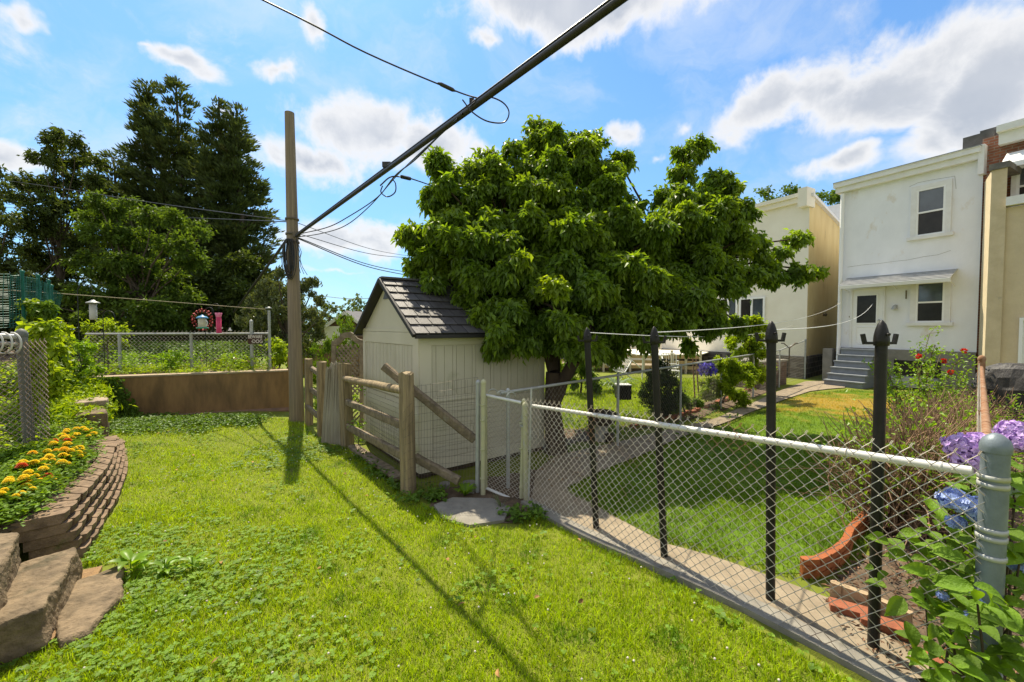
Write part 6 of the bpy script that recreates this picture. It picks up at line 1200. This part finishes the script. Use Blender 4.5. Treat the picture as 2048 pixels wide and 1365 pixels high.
# weeds along the upper garden
U = lambda x, Y, z=.98: A3((x - 1024) / FPX * Y, Y, z)
pts = [U(rng.uniform(205, 540), rng.uniform(8.9, 11)) for _ in range(520)]; pts = [p for p in pts if p[1] > np.interp(p[0], [rA[0], rB[0]], [rA[1], rB[1]]) + .12]; leafpatch('upper_weeds', m_lime, pts[::2], 20, .06, .035, .13, kind='stuff', h=.10); leafpatch('upper_weeds', m_hyd, pts[::9], 34, .07, .04, .10, kind='stuff', h=.42)
pts = [U(rng.uniform(140, 540), rng.uniform(11, 13)) for _ in range(150)]; leafpatch('upper_weeds', m_ivy, pts, 40, .10, .06, .3, kind='stuff', h=.6)
pts = [q for q in (bank(rng.uniform(-40, 130), rng.uniform(672, 800)) for _ in range(420)) if q is not None]; leafpatch('fence_back_weeds', m_ivy, pts, 36, .08, .045, .16, kind='stuff', h=.35); leafpatch('fence_back_weeds', m_lime, pts[::2], 16, .08, .045, .16, kind='stuff', h=.45)
b = MB()
for p in pts:
    n = 8; a = rng.uniform(0, 6.28, n); C = p + rng.normal(0, .12, (n, 3)) * A3(1, 1, 0); b.leaves(C, np.stack([np.cos(a) * .6, np.sin(a) * .6, np.ones(n)], 1), rdir(n), rng.uniform(.05, .10, n) * (1 + 2.5 * (math.sin(p[0] * 5) > .5)), .012)
b.build('upper_grass', m_grass, loc=pts[0], kind='stuff')
tree('weedy_shrub', 'leafy weed shrub growing at the left end of the wall fence', g1z(W(160, 760, 8.1), .9), lb_([(150, 690, 18), (165, 700, 18), (175, 720, 16), (145, 720, 20), (160, 745, 22), (185, 735, 14)], 8.0, .3, 1.0), m_hyd, 900, .085, .05, .4, 14, tr=.02, cat='shrub')
tree('lime_shrub', 'bright yellow green shrub topping the chain link fence under the seed tube', g1z(W(215, 700, 9.8), 1), lb_([(180, 655, 12), (200, 650, 15), (225, 655, 16), (250, 660, 12), (210, 675, 22), (240, 680, 16), (190, 690, 18)], 9.8, .3, .8), m_lime, 1500, .085, .045, .2, 16, tr=.02, cat='shrub')
tree('pepper_plant', 'bushy young plant sprouting in front of the middle fence post', g1z(W(345, 735, 9.6), 1), lb_([(330, 718, 12), (350, 705, 12), (340, 728, 14), (362, 720, 10)], 9.5, .15, 1), m_hyd, 700, .09, .05, .4, 12, tr=.012, cat='plant')
tree('pepper_plant', 'bushy lime plants at the right end of the upper garden', g1z(W(450, 735, 9.8), 1), lb_([(440, 722, 12), (470, 718, 12), (480, 730, 10), (500, 725, 9), (455, 732, 12)], 9.8, .15, 1), m_lime, 600, .09, .05, .4, 12, tr=.012, cat='plant')
# vines on the left fence
t = thing('climbing_vine', g1z(W(90, 800, 6.4), .8), 'yellow green vine smothering the left fence below the green mesh', 'vine')
vl = [LB(x, y, Y, r, 1.1, (r / 22) ** 2) for x, y, r, Y in ((62, 605, 11, 6.0), (70, 625, 14, 6.1), (80, 645, 16, 6.2), (95, 650, 16, 6.4), (110, 665, 12, 6.8), (68, 660, 14, 6.0), (62, 690, 14, 5.8), (75, 720, 16, 5.8), (66, 755, 15, 5.7), (95, 690, 12, 6.3), (100, 720, 12, 6.4), (70, 780, 14, 5.7), (98, 760, 14, 6.3), (125, 660, 10, 7.2), (130, 690, 12, 7.3), (128, 720, 12, 7.3), (122, 755, 12, 7.2))]
vl += [LB(x, y, 5.2, r, 1.1, (r / 22) ** 2) for x, y, r in ((70, 690, 13), (84, 720, 14), (62, 740, 12), (100, 745, 12), (85, 680, 12), (115, 700, 10), (70, 775, 14), (95, 785, 14), (118, 770, 10), (58, 650, 9), (90, 655, 11))]
b = MB(); crown(b, vl, 420, .085, .06, .7, 12, .4); b.build('foliage', m_lime, t); b = MB()
P = [g1z(W(80, 800, 6.0), .8)] + [v[0] for v in vl[:8][::-1]]; b.tube(P, .008, 5, cap=False); b.build('stem', m_bark, t)
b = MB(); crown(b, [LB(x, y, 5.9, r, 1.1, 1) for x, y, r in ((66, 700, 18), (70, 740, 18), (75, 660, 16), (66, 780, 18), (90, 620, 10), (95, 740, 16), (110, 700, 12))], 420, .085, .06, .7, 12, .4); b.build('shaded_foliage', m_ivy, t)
# ivy on the wall end and along its foot
b = MB(); n = 2200; s = rng.uniform(.0, .20, n); z = rng.uniform(0.1, 1.03, n); s = s * (.35 + .75 * rng.random(n) ** .5) * (1.2 - .55 * z); C = rA + (rB - rA) * s[:, None]; C[:, 2] = z; C += nn * rng.uniform(.02, .10, n)[:, None]; dd_ = np.tile(nn * .4 - Zv, (n, 1)) + rng.normal(0, .4, (n, 3)); b.leaves(C, dd_, np.tile(nn, (n, 1)) + rng.normal(0, .4, (n, 3)), .07, .06)
b.build('wall_ivy', m_ivy, label='dark ivy hanging down the left end of the brown retaining wall', cat='ivy')
pts = [G(rng.uniform(215, 520), rng.uniform(836, 852)) for _ in range(150)] + [G(rng.uniform(215, 420), rng.uniform(845, 868)) for _ in range(60)]; leafpatch('wall_foot_ivy', m_ivy, pts, 26, .06, .05, .1, kind='stuff', h=.09)
leafpatch('wall_foot_weeds', m_hyd, pts[::3], 14, .05, .04, .12, kind='stuff', h=.07)
# weeds by the shed fence
pts = [G(*(A3(a[0], a[1], 0) * (1 - s) + A3(c[0], c[1], 0) * s)[:2]) for a, c in (((720, 915), (800, 985)),) for s in rng.random(18)] + [G(rng.uniform(800, 880), rng.uniform(985, 1010)) for _ in range(14)] + [G(rng.uniform(1010, 1080), rng.uniform(1030, 1045)) for _ in range(12)]; leafpatch('fence_weeds', m_ivy, pts, 16, .06, .045, .06, kind='stuff', h=.09)
tree('weed_vine', 'small green weed climbing between the timber rails and the shed', g1z(W(715, 880, 6.6), 0), lb_([(716, 790, 7), (720, 820, 8), (714, 850, 10), (718, 870, 12), (726, 780, 6)], 6.6, .1, 1.3), m_hyd, 420, .06, .035, .4, 10, tr=.008, cat='plant')
# path-side weeds, leaf litter under the dogwood
pts = [G(rng.uniform(1100, 1500), 0 * 1 + y) for y in rng.uniform(830, 880, 60)]; pts = [p for p in pts if not inpoly(p[None, 0], p[None, 1], WK)[0] and not inpoly(p[None, 0], p[None, 1], LAWN2)[0]]; leafpatch('border_weeds', m_ivy, pts, 20, .07, .045, .12, kind='stuff', h=.12)
b = MB(); n = 900; P_ = np.array([G(*q)[:2] for q in ((1090, 905), (1120, 860), (1420, 800), (1480, 815), (1260, 905), (1130, 990), (1066, 960))]); x = rng.uniform(P_[:, 0].min(), P_[:, 0].max(), n); y = rng.uniform(P_[:, 1].min(), P_[:, 1].max(), n); k = inpoly(x, y, P_); x, y = x[k], y[k]; n = len(x)
b.leaves(np.stack([x, y, hz(x, y) + .035], 1), rng.normal(0, 1, (n, 3)) * A3(1, 1, .1), rng.normal(0, .2, (n, 3)) + Zv, .05, .025); b.build('fallen_leaves', M('dry_leaf', (.34, .19, .07), (.20, .11, .05), 20, .9, isl=.4), loc=(0, 0, 0), kind='stuff')
# ---------------------------------------------------------------- rose bush and brush
rb = G(1832, 880); t = thing('rose_bush', rb, 'leggy rose bush with sparse leaves and red blooms in front of the white house', 'shrub'); b = MB(); lf = MB(); tips = [(1860, 668), (1835, 705), (1885, 700), (1925, 712), (1940, 740), (1800, 735), (1775, 745), (1790, 775), (1860, 730), (1900, 745), (1870, 690), (1755, 720), (1820, 760), (1840, 740), (1910, 780), (1880, 770), (1785, 800), (1930, 775)]
for (x, y) in tips:
    Yt = rb[1] + rng.uniform(-.5, .5); e = W(x, y, Yt); P = branch(b, rb + rng.normal(0, .08, 3) * A3(1, 1, 0), e, .012, .004, .06, 8)
    for k in range(3, 8):
        p = P[k]; 
        for q in range(3): o = p + rng.normal(0, .07, 3); b.tube([p, o], .003, 3, cap=False); m = 7; lf.leaves(o + rng.normal(0, .04, (m, 3)), rng.normal(0, .7, (m, 3)) - Zv * .1, rng.normal(0, .4, (m, 3)) + Zv, .06, .036)
b.build('canes', M('cane', (.16, .14, .05), (.12, .07, .04), 9, .8), t); lf.build('foliage', m_hyd, t)
m_rose = M('rose_red', (.62, .045, .02), (.5, .02, .01), 20, .5, tr=.2, isl=.2)
for (x, y) in ((1837, 713), (1928, 702), (1888, 722), (1902, 745)):
    c = W(x, y, rb[1]); b = MB(); m = 26; e = rdir(m); b.leaves(c + e * .012, e, rdir(m), .045, .045); b.build('bloom', m_rose, t)
b = MB(); lf = MB(); o0 = r0 + (r1 - r0) * .24 + A3(-.30, .3, 0); o1 = r1 + A3(-.5, -.3, 0)
for k in range(3800):
    s = rng.random() ** 1.7; c = o0 + (o1 - o0) * s + rng.normal(0, .17, 3) * A3(1.1, .7, 0) + A3(.1, .1, 0); c[2] = hz(c[0], c[1]); h = rng.uniform(.35, .95); d = rng.normal(0, .45, 3); d[2] = 1; d = nrm(d); c = c + Zv * rng.random() * .35
    P = [c]; 
    for q in range(4): d = nrm(d + rng.normal(0, .25, 3)); P.append(P[-1] + d * h / 4)
    b.tube(P, [.0065, .0055, .005, .004, .003], 3, cap=False, sm=False)
    if rng.random() < .3: m = 6; lf.leaves(P[rng.integers(2, 5)] + rng.normal(0, .05, (m, 3)), rng.normal(0, .7, (m, 3)), rng.normal(0, .4, (m, 3)) + Zv, .05, .03)
t = thing('brush_hedge', o0 * [1, 1, 0], 'tangle of bare brown twigs with a few leaves along the rusty side fence', 'hedge'); b.build('twigs', m_twig, t); lf.build('foliage', m_hyd, t)
b = MB(); bp = G(1850, 850) * .5 + r1 * [.5, .5, 0]
for k in range(700): c = bp + rng.normal(0, 1, 3) * A3(.35, .3, 0) + Zv * rng.random() * .45; d = nrm(rng.normal(0, 1, 3) * A3(1, 1, .7)); b.tube([c, c + d * .16, c + d * .3 + rng.normal(0, .03, 3)], .006, 3, cap=False, sm=False)
b.build('brush_pile', M('red_brush', (.30, .12, .07), (.2, .08, .05), 9, .9, isl=.3), label='reddish brown pile of dry cut brush behind the rose canes', cat='brush pile')
# ---------------------------------------------------------------- hydrangea
hb = A3(2.35, 2.0, .1); t = thing('hydrangea', hb, 'hydrangea with big yellow green leaves and purple and blue flower heads at the right edge', 'shrub')
lf = MB(); st = MB(); hl = []
for (x, y, r, Y, n) in ((1890, 1080, 50, 2.05, 16), (1850, 1180, 55, 2.0, 16), (1930, 1150, 50, 1.9, 18), (1900, 1260, 60, 1.8, 20), (1940, 1340, 40, 1.75, 8), (1870, 1330, 40, 1.75, 10), (2030, 1000, 40, 1.9, 10), (2040, 1120, 45, 1.8, 14), (2030, 1240, 50, 1.7, 14), (1930, 1040, 35, 2.1, 10), (2040, 1330, 30, 1.7, 8), (1840, 1110, 34, 2.15, 8), (1955, 1210, 40, 1.6, 6), (2030, 940, 30, 2.0, 8), (1910, 1000, 22, 2.15, 6), (1940, 960, 16, 2.1, 4), (1980, 1130, 60, 2.1, 16), (1990, 1000, 50, 2.15, 12), (1985, 1270, 60, 2.0, 16)):
    c = W(x, y, Y); rr = r / FPX * Y; 
    st.tube([hb + rng.normal(0, .1, 3) * A3(1, 1, 0), (hb + c) / 2 + rng.normal(0, .05, 3), c], [.008, .006, .004], 5, cap=False)
    n = int(n * 1.7); C = c + rng.normal(0, .6, (n, 3)) * rr; D = rng.normal(0, .8, (n, 3)); D[:, 2] = rng.uniform(-.5, .25, n); N = rng.normal(0, .35, (n, 3)) + Zv + A3(-.1, -.5, 0); ln = rng.uniform(.055, .125, n); lf.leaves(C, D, N, ln, ln * .60, rich=True)
    hl.append(c)
lf.build('foliage', m_hyl, t); st.build('stems', m_bark, t)
m_p1 = M('petal_purple', (.52, .34, .68), (.66, .48, .78), 16, .6, isl=.2, tr=.25, trc=(1, .9, 1.1)); m_p2 = M('petal_blue', (.33, .44, .80), (.52, .60, .88), 16, .6, isl=.2, tr=.25, trc=(.9, 1, 1.1))
for (x, y, r, Y, m_) in ((1925, 892, 30, 2.0, m_p1), (1955, 885, 22, 2.0, m_p1), (1915, 885, 14, 2.0, m_p1), (1940, 920, 30, 1.98, m_p1), (2025, 862, 24, 2.1, m_p1), (2045, 885, 24, 2.05, m_p1), (2010, 880, 16, 2.1, m_p1), (1908, 1000, 25, 2.0, m_p2), (1945, 1012, 23, 1.95, m_p2), (1955, 1032, 14, 1.95, m_p2), (1912, 1045, 14, 2.0, m_p2), (2030, 1110, 18, 1.9, m_p2), (2046, 1130, 22, 1.85, m_p2), (1937, 1238, 11, 1.8, m_p2), (1965, 1200, 9, 1.8, m_p2), (1885, 1192, 7, 1.9, m_p2), (2035, 985, 12, 2.0, M('petal_pale', (.6, .62, .4), (.5, .6, .6), 16, .6, isl=.2, tr=.2))):
    c = W(x, y, Y); R = r / FPX * Y; n = int(60 + 150 * r / 30); e = rdir(n); e[:, 2] *= .75; b = MB(); s_ = .016
    a = nrm(A3(1, 0, 0)); T1 = NR(np.cross(e, rng.normal(0, 1, (n, 3)))); T2 = np.cross(e, T1); C = c + e * R * rng.uniform(.6, 1.12, (n, 1))
    for k in range(4):
        th = k * math.pi / 2; D = T1 * math.cos(th) + T2 * math.sin(th) + e * .25; b.leaves(C, D, e + rng.normal(0, .15, (n, 3)), s_, s_ * .95, curl=.1)
    b.lathe(c, [(0, -R * .4), (R * .38, -R * .2), (R * .42, 0), (R * .35, R * .2), (0, R * .35)], 10); b.build('flower_head', m_, t)
# ---------------------------------------------------------------- broad leaf weeds in the lawn
for (x, y, s, lab) in ((262, 1150, .15, 'broad leaved weed at the corner of the low stone slab'), (330, 1150, .10, 'small broad leaved weed in the grass right of the stone slab'), (385, 1145, .10, 'smaller broad leaved weed farther right in the grass')):
    c = G(x, y); b = MB(); n = 11; a = np.linspace(0, 6.28, n) + rng.normal(0, .2, n); C = c + np.stack([np.cos(a) * .02, np.sin(a) * .02, rng.uniform(.02, .12, n)], 1); b.leaves(C, np.stack([np.cos(a), np.sin(a), rng.uniform(.1, .6, n)], 1), np.tile(Zv, (n, 1)), s, s * .5, rich=True); b.tube([c, c + Zv * .13], .005, 5); b.build('broadleaf_weed', m_hyd, label=lab, cat='weed')
# ---------------------------------------------------------------- grass
def scatter(P, dens):      # dens(y) per m2 by rejection
    P = np.array(P); x0, x1, y0, y1 = P[:, 0].min(), P[:, 0].max(), P[:, 1].min(), P[:, 1].max(); X_, Y_ = [], []
    for a in np.arange(y0, y1, .5):
        n = int((x1 - x0) * .5 * dens(a)); x = rng.uniform(x0, x1, n); y = rng.uniform(a, a + .5, n); k = inpoly(x, y, P) & (np.abs(x) < y * 1.30 + .35) & (y > .8); X_.append(x[k]); Y_.append(y[k])
    return np.concatenate(X_), np.concatenate(Y_)
def blades(x, y, h, w, lean=.45, clump=None):
    n = len(x); z = hz(x, y); f = np.sin(x * 3.1 + 1.3 * np.sin(y * 2.2)) * np.sin(y * 2.7 + x) * .5 + .5; g = np.sin(x * 11 + y * 5) * np.sin(y * 9 - x * 4) * .5 + .5; hh = h * rng.uniform(.4, 1.3, n) * (.6 + .6 * f + .45 * g)
    a = rng.uniform(0, 6.28, n); la = rng.uniform(0, 6.28, n); lean_ = lean * rng.uniform(.2, 1.5, n); d = np.stack([np.cos(la) * lean_, np.sin(la) * lean_, np.ones(n)], 1); s = np.stack([np.cos(a), np.sin(a), np.zeros(n)], 1) * (w * rng.uniform(.7, 1.3, n))[:, None] / 2
    B = np.stack([x, y, z - .005], 1); Md = B + NR(d) * hh[:, None] * .55; d2 = d * A3(2.1, 2.1, .75); Tp = Md + NR(d2) * hh[:, None] * .55
    V = np.stack([B - s, B + s, Md + s * .8, Md - s * .8, Tp], 1); i = np.arange(n)[:, None] * 5
    return V.reshape(-1, 3), i + np.array([[0, 1, 2, 3]]), i + np.array([[3, 2, 4]])
def grass(name, P, dens, h, w, mat, lean=.45):
    x, y = scatter(P, dens); V, Q, T_ = blades(x, y, h, w, lean); b = MB(); b.ch.append((V, [Q, T_], 0, False)); b.n += len(V); return b.build(name, mat, loc=(0, 0, 0), kind='stuff')
grass('lawn_grass', LAWN, lambda a: 9000 if a < 3 else (6000 if a < 4.5 else (3600 if a < 6.5 else 2300)), .050, .0052, m_grass)
m_th = M('thatch', (.42, .33, .12), (.30, .24, .09), 9, .8, isl=.3, tr=.2)
grass('lawn_thatch', LAWN, lambda a: 420 if a < 4.5 else 200, .040, .005, m_th, 1.6)
m_g2 = M('side_lawn_grass', (.12, .22, .012), (.18, .28, .018), 2.5, .55, isl=.3, tr=.42, trc=(1.5, 1.35, .4), c3=(.09, .17, .012), s3=2.0, t3=.55)
# dry straw patch: real dead grass near the house
nt_ = m_g2.node_tree; N_ = nt_.nodes; gp_ = N_.new('ShaderNodeNewGeometry'); sb = N_.new('ShaderNodeVectorMath'); sb.operation = 'SUBTRACT'; nt_.links.new(gp_.outputs['Position'], sb.inputs[0])
dc = G(1745, 812); sb.inputs[1].default_value = (dc[0], dc[1], 0); ml = N_.new('ShaderNodeVectorMath'); ml.operation = 'MULTIPLY'; ml.inputs[1].default_value = (.27, .42, 0); nt_.links.new(sb.outputs[0], ml.inputs[0]); le = N_.new('ShaderNodeVectorMath'); le.operation = 'LENGTH'; nt_.links.new(ml.outputs[0], le.inputs[0])
nz_ = N_.new('ShaderNodeTexNoise'); nz_.inputs['Scale'].default_value = 2.2; nz_.inputs['Detail'].default_value = 6; nt_.links.new(gp_.outputs['Position'], nz_.inputs['Vector']); ad = N_.new('ShaderNodeMath'); ad.operation = 'MULTIPLY_ADD'; ad.inputs[1].default_value = 2.4; nt_.links.new(nz_.outputs['Fac'], ad.inputs[0]); nt_.links.new(le.outputs['Value'], ad.inputs[2])
mr3 = N_.new('ShaderNodeMapRange'); mr3.inputs[1].default_value = 1.55; mr3.inputs[2].default_value = 2.15; mr3.inputs[3].default_value = 1; mr3.inputs[4].default_value = 0; nt_.links.new(ad.outputs[0], mr3.inputs[0]); mx3 = N_.new('ShaderNodeMix'); mx3.data_type = 'RGBA'; nt_.links.new(mr3.outputs[0], mx3.inputs[0])
bs = N_['Principled BSDF']; src = bs.inputs['Base Color'].links[0].from_socket; nt_.links.new(src, mx3.inputs[6]); mx3.inputs[7].default_value = (.46, .34, .07, 1); nt_.links.new(mx3.outputs[2], bs.inputs['Base Color'])
for n_ in N_:
    if n_.type == 'BSDF_TRANSLUCENT':
        q_ = n_.inputs[0].links[0].from_node; nt_.links.new(mx3.outputs[2], q_.inputs[6])
sheetgrid('side_lawn_base', LAWN2, m_g2, .006)
grass('side_lawn_grass', LAWN2, lambda a: 3800 if a < 4.5 else (2600 if a < 7 else (1300 if a < 10 else 800)), .052, .0075, m_g2, .5)
NL = [W(1060, 700, 8.5) * [1, 1, 0], W(1240, 700, 7.4) * [1, 1, 0], W(1400, 700, 9.8) * [1, 1, 0], W(1400, 700, 16) * [1, 1, 0], W(1080, 700, 16) * [1, 1, 0]]
grass('neighbour_grass', NL, lambda a: 800, .07, .012, m_grass)
# clover
def clover(name, P, n, size, mat, weight):
    P = np.array(P); x = rng.uniform(P[:, 0].min(), P[:, 0].max(), n * 6); y = rng.uniform(P[:, 1].min(), P[:, 1].max(), n * 6); k = inpoly(x, y, P) & (np.abs(x) < y * 1.3 + .3) & (y > 1.4) & (rng.random(n * 6) < weight(x, y)); x, y = x[k][:n], y[k][:n]; m = len(x); b = MB(); h = rng.uniform(.02, .055, m); a0 = rng.uniform(0, 6.28, m); C = np.stack([x, y, hz(x, y) + h], 1); sz = size * rng.uniform(.6, 1.3, m)
    for q in range(3):
        a = a0 + q * 2.1; b.leaves(C, np.stack([np.cos(a), np.sin(a), rng.uniform(-.1, .25, m)], 1), rng.normal(0, .2, (m, 3)) + Zv, sz, sz * .95, curl=.06)
    return b.build(name, mat, loc=(0, 0, 0), kind='stuff')
fN = lambda x, y: np.sin(x * 2.3 + 1.1 * np.sin(y * 1.9)) * np.sin(y * 2.1 + .7 * x) * .5 + .5
clover('clover', LAWN, 12000, .023, m_clover, lambda x, y: np.clip(.03 + 1.6 * np.clip((-.9 - x - (y - 2) * .45) * 1.2, 0, 1) * (y < 4.0) * fN(x * 1.8, y * 1.8) + .35 * np.clip(fN(x * 1.6 + 2, y * 1.5) * 4 - 2.9, 0, 1), 0, 1))
clover('lawn_weeds', LAWN, 2600, .034, m_ivy, lambda x, y: np.clip(.02 + .9 * (np.hypot(x + 3.5, (y - 6.6) * .8) < .8) + .5 * (x < -1.2) * (y < 3.4) * (fN(x, y + 1) > .5), 0, 1))
x, y = scatter(LAWN, lambda a: 10); k = rng.random(len(x)) < .9; x, y = x[k], y[k]; b = MB()
for q in range(len(x)):
    c = A3(x[q], y[q], hz(x[q], y[q]) + .05); b.lathe(c, [(0, -.006), (.006, -.003), (.0075, .002), (.005, .006), (0, .008)], 6)

b2 = MB(); x, y = scatter(LAWN, lambda a: 1.3); n = len(x); b2.leaves(np.stack([x, y, hz(x, y) + .045], 1), rng.normal(0, 1, (n, 3)) * A3(1, 1, .15), rng.normal(0, .3, (n, 3)) + Zv, .055, .03, rich=True); b2.build('dry_leaves', M('brown_leaf', (.36, .2, .07), (.22, .12, .05), 20, .9, isl=.4), loc=(0, 0, 0), kind='stuff')
b.build('clover_blossoms', M('clover_white', (.62, .58, .50), (.5, .42, .36), 20, .8), loc=(0, 0, 0), kind='stuff')
